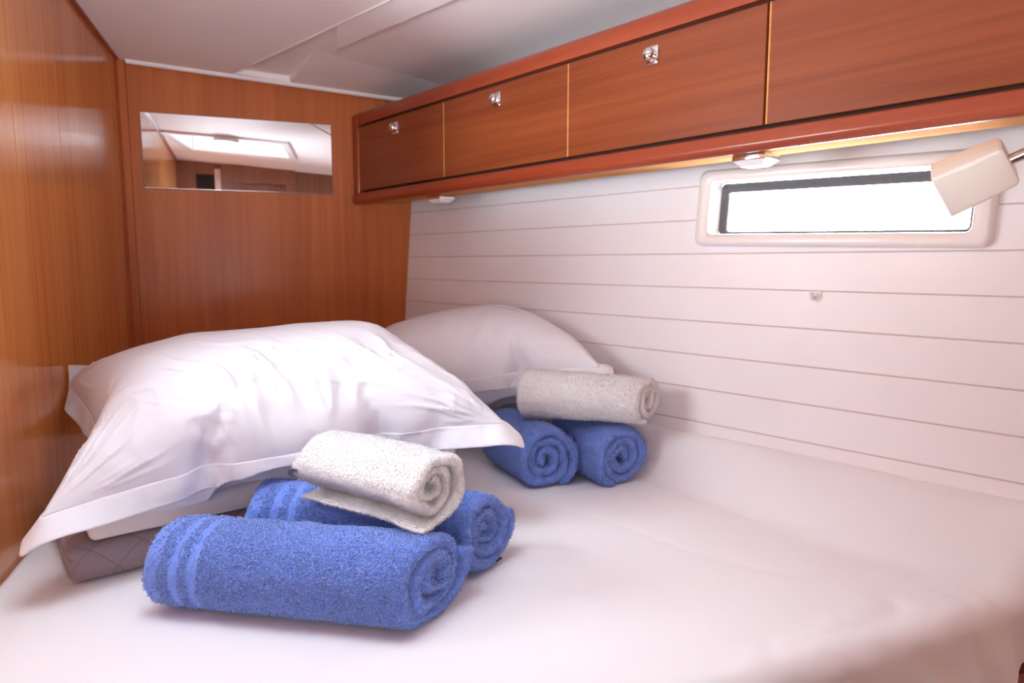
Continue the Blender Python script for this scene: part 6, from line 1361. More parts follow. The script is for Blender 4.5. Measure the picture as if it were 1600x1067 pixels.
[503,21,1,-1,-23,6,7,5,5,2,1,-1,1,-1,1,-1,0,0,1,-1,0,0,-1,-12,14,-13,2,0,-1,0,0,-1,-1,-1,0,-1,1,0,-1,1,0,0,5,-10,1,2,0,0,1,0,0,0,0,0,1,0,1,1,1,3,1,1,-1,-1,-2,3,-1],
[503,21,1,2,-25,7,7,7,3,1,-1,0,0,1,-1,-1,1,0,0,0,0,-1,-4,-9,10,-5,1,-1,-1,0,-1,0,-1,-3,1,-1,1,0,-1,1,0,0,3,1,-13,6,0,1,1,-1,1,-1,1,-1,1,0,0,1,2,1,4,0,1,-2,-2,1,1],
[503,22,1,2,-25,9,8,7,-1,0,0,-1,1,0,-1,1,-1,1,0,-1,0,-1,-10,5,0,-1,1,-1,-1,0,0,-2,-3,-1,1,-1,1,0,-1,1,0,1,1,2,-8,-2,2,1,1,0,0,0,1,-2,2,0,-1,1,0,2,1,6,-1,0,-3,1,0],
[505,25,0,-3,-22,14,9,0,-1,0,0,0,0,0,-1,0,4,-2,-1,1,-2,-4,-10,14,-2,-4,2,-1,0,-2,1,-5,-2,1,0,-1,1,0,-1,1,0,1,1,0,0,-8,0,1,3,0,0,0,0,2,-3,0,1,0,0,0,2,1,7,-1,-1,-2,-2],
[510,27,-2,-10,-9,16,-1,0,0,0,0,1,0,-1,-1,3,1,-1,1,-2,-2,-7,-2,8,1,-1,-1,0,-2,0,-2,-6,1,0,0,0,-1,0,1,0,0,1,1,1,-1,-6,-2,-1,3,2,1,-1,1,0,-2,1,-1,1,-1,0,0,2,0,9,-1,-4,-6],
[517,24,1,-13,6,0,2,0,0,0,1,1,-1,0,0,2,1,-1,1,0,-6,-8,5,5,3,-3,-1,0,-1,-1,-6,-3,1,0,0,0,-1,0,1,0,-1,4,-2,2,-2,-3,-3,-3,4,2,1,-1,1,-1,0,0,-1,0,0,0,0,0,0,-1,11,-6,-9],
[526,23,2,-6,1,-1,1,0,-1,1,0,2,-2,-1,1,1,2,1,0,-4,-4,-5,6,4,3,-2,-1,-1,-2,-2,-8,1,1,-2,1,-1,1,-2,2,0,2,-1,2,-1,-2,-1,-5,-2,3,2,2,-1,1,-3,-1,2,-1,-2,0,1,3,3,-1,-1,1,-8,-2],
[537,24,0,0,-3,-1,0,0,-1,0,1,1,-4,3,0,-4,7,1,-2,-3,-5,0,4,5,2,-2,0,-3,0,-10,0,-2,2,-2,0,1,-2,1,2,0,0,1,1,-1,-3,0,-4,-2,1,2,0,2,-1,-2,0,0,-2,1,-3,4,0,6,-2,-2,-3,-2,0],
[548,24,0,1,-1,-2,-1,-2,0,0,0,1,-2,0,0,-1,3,2,-2,-2,-3,1,4,3,3,-1,-1,-1,-7,-8,2,-2,1,-1,1,-2,1,1,2,-2,2,0,0,-1,0,-3,-2,-2,0,0,1,1,-2,0,0,-1,0,-1,0,1,1,1,1,-2,-1,0,-2],
[3693,-14,2,3,8,0,2,1,1,0,2,-1,-1,-6,-5,-7,2,9,1,2,4,-6,-7,-7,-2,-1,0,4,8,-1,1,-2,-1,-2,1,-3,0,2,-1,-1,0,-1,11,6,4,-9,-5,-7,-7,-1,-2,2,1,1,0,0,0,-1,1,-1,0,0,2,1,6,2,2],
[3715,-15,2,2,6,3,1,4,-4,6,-2,1,-4,-3,-9,-2,3,1,8,4,-2,-1,-8,-7,-5,1,0,7,2,4,-3,1,-3,0,-3,1,0,1,-2,3,-3,2,4,9,3,-2,-12,-5,-7,-3,1,1,4,0,2,-3,0,0,-1,-1,0,1,0,3,5,4,0],
[3737,-15,1,1,6,4,2,0,4,-4,3,-1,-1,-8,-5,1,-1,4,5,5,2,-4,-8,-8,-2,-3,5,3,6,-4,2,-1,0,-2,0,0,-1,1,-2,2,2,-3,4,9,5,-5,-7,-8,-9,-1,0,6,1,3,-2,-2,1,-2,1,-2,-1,1,0,1,11,2,0],
[3758,-14,0,-1,6,6,1,1,0,0,0,0,-3,-6,-4,1,1,3,3,7,2,-1,-12,-7,-4,2,1,6,-2,4,-2,1,-1,0,0,0,-1,2,-2,-1,2,0,1,9,3,2,-11,-9,-9,0,1,7,1,1,-1,-1,0,-1,0,0,-3,0,-1,0,19,-3,1],
[3775,-12,0,-1,0,2,4,3,0,2,-1,3,-1,-10,-3,2,2,1,1,5,5,2,-9,-13,-4,4,2,3,0,2,-2,2,-1,0,-1,2,-2,2,-2,0,1,1,-1,8,4,4,-9,-16,-5,0,3,4,1,1,0,-2,2,-2,3,-7,2,1,1,18,-3,-3,-3],
[3791,-9,-3,-1,3,-3,1,3,3,1,0,2,3,-13,2,-1,4,0,0,0,5,4,4,-26,1,3,3,1,1,0,-1,1,0,0,0,0,0,0,0,0,0,1,-1,4,5,4,3,-30,0,2,3,2,1,0,0,0,0,0,0,-1,2,2,10,5,-5,-5,0],
[3805,-9,-1,-2,7,-6,-3,1,2,2,2,0,1,3,-11,8,-5,3,-1,0,1,5,13,-30,0,6,1,0,1,0,0,-1,1,0,0,0,0,0,0,1,-1,1,-1,1,6,15,-17,-19,1,3,3,1,0,1,-1,1,0,-1,2,0,2,8,3,2,-7,-2,1],
[3819,-8,-1,-1,7,-6,-4,-1,1,1,2,0,2,-1,2,2,-7,3,0,0,-1,2,6,4,-27,11,2,-1,1,0,0,0,0,0,0,0,0,0,0,0,1,-1,0,-1,7,20,-30,-10,4,2,3,0,0,0,0,1,0,1,0,3,3,4,3,0,-8,1,-1],
[3833,-8,-1,3,4,-5,-4,-2,-1,0,2,1,0,2,0,1,0,-3,1,1,-1,0,1,15,-19,-9,11,-2,1,0,0,0,0,0,0,0,0,0,0,0,1,-2,1,7,-11,29,-37,1,4,2,1,0,1,-1,0,1,1,0,2,3,2,1,2,3,-9,1,0],
[3849,-9,4,-1,4,-3,-4,-4,0,-1,0,1,2,0,1,0,2,-3,1,0,-1,1,0,1,13,-25,6,3,0,1,-2,2,-2,2,-2,2,-2,2,-1,0,0,0,3,5,-18,17,0,-22,9,4,-2,1,0,1,0,0,1,1,3,1,-1,3,2,4,-9,0,1],
[3865,-7,2,2,1,-3,-4,-2,-1,-2,0,0,1,2,-1,2,-1,1,0,-1,0,0,0,2,12,-20,-1,6,1,-1,0,0,0,0,0,0,0,0,0,0,0,0,10,-9,-11,13,1,-17,11,0,0,0,0,1,-1,2,1,1,2,-3,2,3,5,-1,-6,0,0],
[3882,-5,2,-3,5,-3,-3,-3,-2,-1,-1,0,1,0,1,0,1,0,1,-1,-1,1,0,-1,7,-1,-14,10,-3,2,-1,0,0,0,0,0,0,0,-1,1,0,1,11,-18,-1,13,-15,5,5,-3,1,-1,1,1,0,1,1,1,-4,2,3,4,1,4,-9,0,1],
[3898,0,-6,3,1,-2,-2,-3,-2,-2,0,-1,0,1,1,0,0,0,1,0,-1,0,1,-1,5,0,-12,11,-5,1,0,0,0,0,0,0,0,-1,2,-2,1,0,12,-19,1,2,2,3,-2,0,1,0,-1,2,0,1,1,-6,2,3,3,3,3,2,-9,2,-1],
[3912,2,-4,-2,2,-1,-2,-3,-2,-2,-1,-1,0,1,0,0,1,0,1,-1,1,-1,0,-1,7,-9,3,4,-6,2,0,0,0,0,0,0,0,0,0,0,-1,0,9,-9,-6,4,2,1,0,-1,1,0,1,0,1,0,-5,1,2,2,4,2,4,2,-10,3,-3],
[3924,1,0,-2,-1,1,-3,-3,-1,-4,0,-2,1,-1,1,0,1,0,0,0,0,0,0,0,-1,2,1,-2,2,-3,1,0,0,0,0,0,0,-1,1,0,-1,0,2,4,-12,6,0,2,-2,2,-1,1,0,0,1,-7,2,2,2,2,3,3,3,4,-11,1,-2],
[3937,-2,4,-4,1,4,-4,-3,-3,-4,-1,0,-2,0,1,0,1,-1,1,0,0,0,0,0,-1,2,0,-1,1,-2,1,1,-1,0,-1,2,-2,1,0,-1,1,-1,1,3,-8,5,0,0,1,-1,1,0,0,0,-7,2,2,1,3,2,2,5,2,3,-10,-1,-1],
[3953,-1,-2,2,0,5,-3,-1,-6,-4,-1,-1,-1,0,-1,1,1,-1,1,0,0,0,0,0,-1,1,0,1,-1,0,0,0,0,0,0,0,-1,2,-2,1,-1,1,-2,2,0,1,-1,0,1,-1,1,0,-1,-7,2,2,1,2,2,3,3,3,4,-1,-8,-1,0],
[3976,-3,0,0,1,-1,0,1,11,-18,-9,9,-1,1,-4,0,0,1,0,-1,1,0,0,0,0,-1,1,0,0,0,0,0,0,0,0,0,0,0,-1,1,-1,1,-1,1,1,-1,0,0,1,0,0,-3,-5,1,2,1,1,3,2,3,2,3,2,2,-10,3,-3],
[4002,-3,1,0,-1,1,-1,0,0,-4,-2,0,-1,-1,-2,1,-1,0,1,0,0,0,-1,1,0,0,0,0,-1,1,0,0,0,0,0,0,0,-1,1,0,-1,1,0,0,0,0,1,-1,1,-1,-3,-4,0,2,0,3,1,3,1,4,1,3,1,4,-7,-3,0],
[4029,-2,0,-1,1,-1,1,-1,-3,0,-3,-1,-1,-1,0,0,0,-1,1,0,-1,1,0,0,0,-1,1,0,0,0,0,0,-1,1,0,0,0,0,-1,1,0,0,0,0,0,0,0,1,-1,-4,-4,1,0,2,1,2,2,2,3,2,1,3,2,2,-7,0,-1],
[4057,-2,-1,1,0,-1,-1,0,-2,-1,-2,-1,0,-2,0,0,-1,1,0,-1,1,0,0,0,-1,1,0,0,0,-1,1,0,0,0,0,0,-1,1,0,0,0,0,0,0,0,0,0,1,-7,-3,1,1,1,1,1,3,2,3,0,3,2,2,3,0,-4,-2,0],
[4085,-3,1,-2,1,0,-1,-1,-1,-1,-2,0,-2,0,-1,0,-1,1,0,-1,1,0,0,-1,1,0,0,0,-1,1,0,0,0,0,-1,1,0,0,0,0,0,0,0,0,0,0,0,-7,-2,0,1,1,1,1,2,3,3,1,1,2,2,2,2,2,-6,1,-1],
[4110,-2,-2,1,0,-1,0,-1,-1,-1,-1,-3,1,0,-2,0,-1,1,0,-1,1,0,0,-1,1,0,0,0,-1,1,0,0,0,0,-1,1,0,0,0,0,0,0,0,0,0,0,-9,0,0,0,1,1,1,2,2,4,0,2,3,0,2,2,2,1,-6,3,1],
[4133,-3,1,-1,0,-1,0,-1,-1,-1,-1,-1,-1,-3,1,1,-1,0,0,-1,1,0,0,0,-1,1,0,0,-1,1,0,0,0,0,-1,1,0,0,0,0,0,0,0,0,0,-10,0,0,1,0,1,1,1,4,2,2,1,2,1,2,1,2,1,2,-4,2,-1],
[4151,-1,-1,-1,1,0,-1,-2,-1,-1,-1,-1,-1,-1,-1,0,0,0,0,-1,1,0,0,0,-1,1,0,0,0,-1,1,0,0,0,0,-1,1,0,0,0,0,0,0,-2,-8,0,0,0,1,0,1,1,3,3,2,1,1,2,3,0,2,1,1,1,-1,0,0],
[4169,-4,3,-3,2,4,-3,-6,-3,-7,10,3,5,-10,-2,-1,0,0,0,0,-1,1,0,0,0,-1,1,0,0,0,-1,1,0,0,0,0,0,-1,1,0,0,0,-4,-6,0,0,0,0,1,0,0,4,6,-1,1,-2,5,2,1,2,2,0,2,0,0,0,1],
[4187,-3,-1,1,1,4,-2,-16,12,-1,-2,0,0,-2,1,2,-6,0,0,0,0,-1,1,0,0,0,-1,1,0,0,0,-1,1,0,0,0,0,0,0,-1,1,-5,-5,0,0,-1,1,0,1,-1,5,1,0,4,2,4,-5,6,1,2,3,-1,2,0,-1,0,1],
[4209,-4,0,0,0,0,1,0,4,-6,-2,-2,1,1,-1,-2,0,-1,-1,0,0,0,-1,1,0,0,0,-1,1,0,0,0,-1,1,0,0,0,0,0,0,-8,-2,0,0,0,0,0,0,0,3,3,1,0,-1,4,9,-1,1,-1,0,5,1,0,0,-1,0,0],
[4235,-3,-1,0,1,-2,0,1,4,-6,0,0,-1,-1,0,-2,0,-2,0,0,0,0,-1,1,0,0,0,-1,1,0,0,0,0,-1,1,0,0,0,0,-9,-1,-1,1,0,0,0,0,0,4,-1,0,2,0,7,5,4,-2,-1,-3,5,5,-1,-1,1,-2,1,-2],
[4263,-4,0,1,-2,1,0,0,0,-1,1,-2,-2,0,-1,-1,-1,0,-1,0,0,0,0,-1,1,0,0,0,-1,1,0,0,0,0,-1,1,0,-1,-9,0,0,0,-1,1,0,0,1,3,-1,0,1,-1,1,16,-4,-4,-4,9,19,-13,-2,-6,12,-3,-1,-2,2],
[4289,-5,2,-2,2,0,-1,0,0,-1,0,-2,0,-2,0,-1,-1,0,-1,0,0,0,0,-1,1,0,0,0,-1,1,0,0,0,-1,1,0,-3,-7,0,0,0,0,0,0,0,2,1,0,0,1,-1,1,0,1,6,1,1,2,8,1,3,3,-8,1,0,1,-3],
[4316,-5,2,-1,1,-1,1,-2,1,-1,-1,-1,-1,-1,0,-1,-1,-1,1,-1,0,-1,1,0,0,0,0,-1,1,0,0,-1,1,0,0,-5,-5,0,1,-1,0,-1,1,0,3,0,0,0,1,-1,1,-1,1,2,0,4,2,2,3,3,2,2,0,1,0,1,0],
[4343,-4,0,0,1,0,-1,-1,1,-2,0,-1,-1,-1,-1,0,-1,-1,0,0,0,0,0,0,0,0,-1,1,0,-1,1,0,0,-1,-6,-2,-1,1,-1,0,0,0,0,3,0,0,1,-1,0,1,-1,1,0,1,1,2,2,3,2,3,1,1,2,0,1,4,-1],
[4371,-5,1,-1,3,-1,-1,-1,0,-1,0,-2,0,-1,-1,-1,0,0,-1,0,0,-1,1,0,0,0,-1,1,-2,3,-1,0,-1,-7,-2,1,0,0,-1,0,0,1,2,0,0,0,0,1,-1,0,1,-1,1,1,1,0,4,1,3,2,2,1,2,3,-5,2,4],
[4398,-4,-1,0,3,-1,-1,-1,0,-1,-1,-1,-1,0,-1,-1,0,-1,0,0,-1,1,0,0,0,-1,1,-2,0,4,-2,-2,-7,1,-1,0,0,-1,1,-1,2,0,2,-1,0,0,0,0,1,-1,0,1,0,0,1,1,3,0,4,2,2,3,1,5,-11,4,1],
[4426,-5,0,0,2,1,-2,-1,-1,0,-1,-1,-1,-1,-1,0,0,-1,-1,1,0,-1,1,0,0,-1,-1,-2,6,0,-6,-4,0,-1,0,1,-1,-1,1,1,1,-1,2,-1,1,-1,0,0,0,1,-1,1,-1,1,1,1,1,1,4,1,4,2,3,5,-11,0,0],
[4453,-5,0,0,2,1,-2,-1,-1,-1,0,-2,0,-2,0,0,-1,0,-1,1,-1,1,-1,-1,4,-3,-1,-4,10,-7,-5,0,0,-1,1,-1,1,-1,1,1,-1,2,-3,5,-2,-1,0,0,0,1,-1,1,-1,1,0,1,1,2,2,2,4,3,4,4,-13,1,-3],
[4480,-5,0,0,3,-1,-1,-2,0,-1,-1,-1,-1,-1,0,-1,-1,0,1,-1,0,0,0,0,-1,-5,14,-12,5,-8,1,-1,0,0,0,0,-1,1,1,0,0,-1,-1,6,-2,-2,1,-1,0,1,-1,1,-1,1,-1,2,0,2,2,2,4,2,6,5,-12,-8,3],
[4507,-5,0,0,3,-1,-1,-2,0,-2,0,-2,-1,0,-2,0,0,0,0,-1,1,0,0,0,-6,1,17,-18,2,-4,4,-3,1,-1,0,0,0,1,0,-1,1,0,-2,0,11,-8,-1,0,1,0,-1,1,-1,1,-1,1,0,2,2,2,3,4,6,5,-19,2,-2],
[4534,-4,-1,0,2,0,-1,-2,-1,-1,-2,0,-2,-1,0,-1,1,-1,0,0,0,0,1,-3,-8,17,0,-11,-1,-2,4,-2,0,0,-1,1,-1,1,-1,1,0,0,-2,-1,14,-10,0,-1,1,0,0,-1,1,0,-1,1,-1,2,1,3,3,4,6,5,-17,-2,-2],
[4561,-4,-1,0,2,0,-2,-1,-1,-2,-2,-1,-2,1,-1,0,-1,1,-1,1,-1,1,-1,-2,-8,24,-13,-3,-1,-2,3,-2,0,0,0,0,-1,1,-1,1,-1,1,-4,10,-1,-4,1,-1,0,0,0,0,0,0,0,0,-1,1,1,2,3,4,9,3,-19,-2,1],
[4588,-5,1,-1,3,-2,-1,-2,-1,-3,-2,-1,1,-2,0,0,0,0,0,-1,1,0,-1,-10,11,13,-13,-1,-2,1,-2,1,-1,0,0,0,-1,1,-1,1,-1,0,-3,9,1,-3,-1,0,-1,1,-1,1,-1,0,1,-1,-1,1,-1,3,2,5,7,5,-23,4,0],
[4615,-5,1,0,1,-1,-1,-3,-4,-1,-1,-1,-1,1,0,-1,0,0,0,1,-1,0,-6,-4,25,-10,-4,-1,0,-1,-1,0,0,-2,1,-1,1,-1,1,-1,0,0,-3,-1,18,-8,-2,0,-1,0,0,0,0,0,0,-1,1,-1,-1,1,2,5,6,8,-24,2,3],
[4642,-5,1,0,2,-3,-2,-5,-2,-1,-1,0,0,0,0,-1,0,2,-1,-1,0,-1,-8,3,20,-4,-6,-2,-1,0,-1,-1,-2,1,-1,1,-1,1,-1,0,0,0,-3,-1,9,7,-5,-1,-3,1,-1,0,0,1,-1,0,0,0,0,-1,-1,5,7,9,-23,2,0],
[4669,-4,-1,2,0,-2,-9,-2,-1,0,0,0,0,0,0,-2,6,-3,0,-1,-1,-4,-5,13,0,14,-11,-3,-1,-1,-1,-2,0,-1,1,-1,1,-1,1,-1,-1,0,-1,-1,-1,17,-2,-3,-3,-1,-1,0,0,-2,6,-4,2,-1,0,0,-2,0,8,9,-16,-3,-3],
[4696,-4,-2,4,-1,-14,-1,0,-1,1,0,2,-2,0,-1,2,4,-2,0,-2,-2,-6,-1,9,13,-1,-4,-3,-3,-1,-1,-2,-1,0,0,1,0,-1,1,-1,0,-2,-1,-1,1,9,7,0,-6,-4,0,-1,1,-1,4,-2,1,-1,2,-1,1,-2,0,11,-8,-8,-2],
[4721,-1,-5,4,-19,0,2,0,-1,2,0,0,-1,2,-1,2,1,1,-1,0,-5,-6,2,8,9,4,-3,-5,-4,0,-4,0,-1,0,1,-1,1,-1,2,-2,0,-3,0,0,0,6,8,4,-7,-6,1,-1,1,0,1,1,-1,2,0,0,0,1,1,0,3,-13,0],
[4742,-1,-1,-14,-2,1,-1,-1,-1,1,-1,3,-2,-1,0,2,2,2,0,-5,-4,-3,4,6,10,1,4,-8,-6,-2,-1,-2,-1,1,1,-1,2,0,-2,0,-2,-1,-1,1,2,4,8,3,-4,-6,-1,0,0,2,2,-3,2,1,1,-2,0,0,0,0,0,-7,-1],
[4760,-2,-2,-6,-8,0,-1,0,-1,0,0,1,-2,1,0,-2,6,1,-2,-4,-3,-1,4,6,6,10,-5,-3,-5,-6,-3,1,0,0,2,-2,3,-2,-2,0,0,-4,1,1,4,1,7,5,-3,-4,-1,-3,2,1,1,0,0,1,0,-1,-1,0,0,-2,-3,-3,0],
[4776,-3,-3,-3,-4,-4,-3,0,0,0,0,-1,0,0,-1,1,1,2,-2,-2,-1,0,3,4,9,6,-1,-7,0,-10,-2,2,-1,1,0,1,0,-3,-1,2,-3,-1,1,1,1,5,2,7,-2,-1,-3,0,0,1,0,0,-1,1,1,-2,-1,0,-3,-2,-2,0,-1],
[1941,17,-4,-4,-5,-1,-1,0,-1,1,-1,1,0,2,0,0,0,0,0,0,1,-1,0,1,-1,0,0,1,-1,0,0,0,1,-1,-1,1,0,0,0,0,0,0,-1,0,0,0,1,0,-1,0,0,1,0,1,1,0,1,1,0,1,2,-2,-1,-2,-5,-2,-3],
[1957,16,-1,-3,-6,-2,-1,-1,1,-2,1,0,0,2,0,0,0,0,1,-1,0,1,-1,0,0,0,1,-1,0,0,1,-1,0,0,0,0,-1,1,0,0,0,0,0,-1,0,-1,2,0,0,-2,1,1,1,-1,0,2,-1,2,-1,3,3,-2,-1,-4,-5,-3,-2],
[1969,19,-2,-3,-6,-4,0,0,-3,3,-2,1,-1,2,1,-1,0,0,0,0,1,-1,0,1,-1,0,0,0,1,-1,0,0,0,0,0,0,0,0,0,0,0,0,-1,0,0,0,0,1,0,-2,1,1,1,-1,0,1,-1,1,0,2,4,-2,0,0,-11,-4,-1],
[1976,21,0,-2,-9,-6,0,0,0,-1,1,0,0,0,0,0,0,0,0,1,-1,0,0,1,-1,0,1,-1,0,0,0,0,0,0,0,0,0,0,0,0,0,0,0,-1,0,-1,2,0,-1,-1,2,0,0,0,-1,1,0,0,0,0,-1,0,-1,-1,20,-29,-2],
[1978,23,-1,0,2,-15,-4,0,-1,-1,1,0,0,0,0,0,0,0,0,0,0,1,-1,1,-2,2,-1,0,1,-1,0,0,0,0,0,0,0,0,0,0,0,0,0,-1,0,-1,1,1,-1,0,0,1,0,0,0,0,0,-1,1,0,-1,1,-3,-26,41,-20,-4],
[1979,25,-2,-2,7,-7,-11,-3,-3,0,1,-2,1,0,0,0,0,0,1,-1,0,0,1,-1,0,0,1,-1,0,0,0,0,0,0,0,1,-1,0,0,-1,1,0,0,-1,0,0,0,-1,1,1,0,0,0,0,0,-1,1,0,0,0,-2,-2,-19,-8,38,-13,-6],
[1980,24,0,-1,6,-5,-4,-9,-3,-2,-2,1,-1,-1,2,-2,1,0,1,-1,0,0,1,-1,0,1,-1,0,0,0,0,1,-1,0,0,0,0,0,0,0,-1,1,0,0,-1,-3,5,-3,2,0,-1,1,0,0,0,-1,1,-1,0,-1,-3,-14,-7,-6,34,-9,-2],
[1980,25,0,-1,5,-3,-3,-5,-6,-3,-2,-2,0,0,-2,-1,4,-2,0,1,-1,1,-2,-1,5,-2,-1,0,0,0,0,0,0,0,0,0,0,0,0,0,0,0,0,0,-1,-4,7,-4,2,0,0,-1,1,-1,0,0,0,-1,-1,-4,-7,-9,-5,-4,26,2,-4],
[1981,25,0,1,3,-2,-3,-3,-3,-6,-2,-3,-1,-1,-1,0,-1,3,-1,-1,1,0,0,-3,-3,12,-7,0,0,0,0,0,0,0,0,0,0,0,0,0,0,0,0,-5,10,-10,6,-1,0,-1,0,-1,1,0,-1,0,0,-2,-4,-4,-8,-5,-4,-2,22,1,3],
[1982,26,0,0,3,-2,-1,-4,-2,-3,-5,-2,-2,-2,0,-2,0,1,0,0,1,-1,0,-1,-8,14,-4,-2,0,0,0,0,0,0,0,0,0,0,0,0,0,0,-2,-4,14,-11,0,6,-3,-2,0,1,-1,-1,0,0,-2,-3,-3,-7,-3,-5,-3,-2,19,4,2],
[1984,26,0,1,2,-2,-1,-1,-4,-2,-4,-3,-1,-4,1,-3,1,-1,0,0,1,-1,1,-2,-8,11,2,-5,0,-1,1,0,0,0,0,0,0,0,1,-2,2,-1,-9,10,7,-9,-1,5,-6,0,1,-1,0,-1,0,-2,-2,-2,-6,-3,-3,-5,-2,-1,19,1,3],
[1986,26,1,-1,3,-1,-1,-2,-2,-3,-2,-4,-2,-2,-2,0,-2,-1,1,0,0,-1,1,0,-6,0,11,-8,2,-2,1,0,0,0,0,0,0,0,1,-1,0,0,-11,18,-1,-9,6,-4,-5,4,-1,-1,0,-1,-2,-1,-2,-4,-3,-4,-2,-4,0,-3,18,3,-1],
[1988,27,-1,1,2,-1,-1,-1,-2,-2,-3,-3,-2,-2,-3,-1,0,-2,1,-1,0,0,0,1,-6,0,9,-10,6,-2,0,0,0,0,0,0,0,0,0,1,-1,0,-10,17,-2,-2,-4,-5,3,-1,-1,0,0,-2,-1,-3,-2,-2,-3,-4,-1,-2,-3,-2,20,-2,3],
[1991,26,1,0,2,-2,1,-2,0,-3,-3,-2,-3,-2,-2,-2,-1,0,-1,-1,1,-1,1,1,-8,8,-4,-4,6,-2,0,0,0,0,0,1,-2,2,-1,-1,3,-1,-8,5,11,-8,-3,-3,1,-1,-1,1,-3,0,-2,-2,-2,-3,-2,-2,-2,-3,-1,-2,20,-4,-1],
[1993,27,0,-1,3,-1,0,-1,-1,-2,-2,-3,-3,-2,-2,-2,-1,-1,0,-1,0,-1,1,0,1,-3,-5,5,-4,6,-4,1,0,1,-2,2,-1,0,1,-2,3,-1,-2,-6,15,-9,-3,-1,0,-1,0,-1,-1,-1,-3,-1,-3,-1,-2,-3,-1,-2,-1,-3,18,-4,-3],
[1996,27,-1,1,2,-2,1,0,-1,-3,-1,-2,-3,-3,-3,-1,-1,-2,0,0,-1,0,0,-1,2,-3,-2,2,-3,3,0,-2,1,0,1,-2,2,-1,0,1,0,0,0,-6,10,-10,0,0,-1,0,-1,-1,-1,-2,-1,-3,0,-4,0,-2,-2,-2,-1,-1,10,-1,1],
[1999,26,1,0,2,-2,1,-1,1,-3,-1,-2,-1,-6,-3,0,-3,1,-2,0,-1,0,0,0,0,-1,-1,-1,1,-2,2,-2,2,-2,2,-2,3,-3,2,-1,1,-1,3,-3,-5,0,0,-1,1,-2,-1,0,-2,-2,-1,-2,-2,-1,-2,-1,-1,-2,-3,0,6,3,0],
[2002,26,1,-1,3,-1,0,0,-3,1,-9,7,0,1,-13,-1,-1,-1,-1,1,-2,1,-1,0,-1,0,0,-1,-1,1,-1,0,0,0,1,-1,0,0,1,-1,0,1,-1,-3,-1,-1,0,0,-2,0,0,-3,0,-3,-1,-1,-2,-2,0,-2,-2,-1,-3,-1,9,-3,4],
[2005,26,1,-1,3,-1,-1,1,-6,5,-1,-2,-2,-3,-3,-3,-3,0,-1,-1,0,-1,1,-1,-1,0,0,0,-1,-1,1,-1,0,0,1,-1,0,0,0,0,0,0,-2,-1,-1,-1,0,0,-2,0,-1,-2,-1,-2,-1,-2,-2,-1,0,-2,-2,-2,-1,-2,5,4,-2],
[2008,26,0,1,2,-2,1,0,-1,0,-3,-2,-4,0,0,-1,-5,-2,-1,0,-1,-1,1,-1,-1,1,-1,-1,0,0,0,-1,1,-1,0,0,0,0,0,0,-1,-1,0,-1,-1,0,-1,-1,0,-2,-1,-1,-1,-3,-1,-1,-1,-2,-1,-2,0,-3,-2,-1,7,-2,3],
[2010,26,1,-1,3,-1,0,0,-1,-2,0,-3,0,-4,-1,-2,-1,-3,-1,-1,-1,-1,1,-1,-1,1,-1,0,-1,0,0,-1,1,-1,0,0,0,0,-1,1,-2,1,-2,0,-1,0,-1,-1,0,-2,-1,-2,-1,-2,-1,-2,0,-2,-1,-2,-1,-2,-1,-2,4,2,1],
[2013,26,1,-1,3,-1,0,-1,0,-1,-2,-1,-1,-3,-2,-1,-3,-1,-1,-2,-1,0,-1,0,0,-1,0,0,-1,1,-2,1,-1,1,-1,0,0,-1,0,0,0,-1,-1,0,0,-2,0,0,-2,-1,-2,-1,-1,-2,-2,-1,0,-1,-3,-1,-1,-2,-2,-1,5,0,1],
[2015,27,-1,1,2,-1,-1,0,0,-1,-1,-3,0,-1,-4,-1,-2,-1,-3,-1,-1,0,0,-1,-1,1,-1,0,-1,0,0,0,-1,1,-1,0,-1,1,-1,0,-1,0,0,-2,1,-1,-1,-1,-1,-2,0,-2,-3,0,-2,1,-2,-3,-1,-1,-2,-1,-1,-1,4,-1,0],
[2018,26,1,-1,3,-1,0,-1,-1,1,-2,-1,-2,-6,1,-1,0,1,-7,-2,0,0,-1,0,0,-1,0,0,0,-1,0,0,-1,0,0,0,0,-1,0,0,-1,0,0,-1,-1,0,-1,-1,-1,-2,-1,-1,-3,1,-1,-3,-1,-1,-3,0,-2,-1,-1,-2,6,-3,0],
[2019,27,0,-1,3,-1,0,0,-1,-2,0,0,-3,-2,-1,-3,-1,-3,-1,-3,0,0,-1,0,0,-1,0,0,0,-1,0,0,-1,0,0,0,0,-1,0,0,-1,0,0,-1,-1,0,-2,0,-1,-1,-2,-2,0,-1,-1,-4,0,-2,-2,-1,-1,-1,-1,-1,3,-1,-1],
[2021,27,0,-1,3,-1,0,-1,-3,-5,7,0,1,-3,-2,-6,-1,-4,-2,-1,0,0,-1,0,0,-1,0,0,0,-1,0,0,-1,0,0,0,0,-1,0,0,-1,0,0,-1,-1,-1,0,-1,-1,-2,-1,2,-7,-1,1,3,-7,-1,-2,-2,-1,0,-1,-2,3,-1,0],
[2024,26,0,1,2,-1,-1,-5,5,-1,0,-7,4,1,0,1,-12,-2,-3,0,-1,1,-1,0,0,-1,1,-1,-1,0,0,0,-1,0,0,0,0,-1,0,0,-1,0,0,-2,0,-1,0,-2,0,-1,2,-3,-1,-4,-3,-3,5,-7,0,-3,-1,0,-1,-1,2,0,0],
[2026,27,-1,0,3,-1,0,-1,-3,4,-2,-2,-1,0,-2,-11,6,-1,-7,0,0,0,-1,1,-2,1,-1,0,0,-1,0,-1,1,-1,0,-1,1,-1,0,0,-1,0,-1,-1,0,-1,-1,-1,1,3,-6,-2,0,5,-10,-5,-3,0,-1,7,-9,0,-1,1,1,0,1],
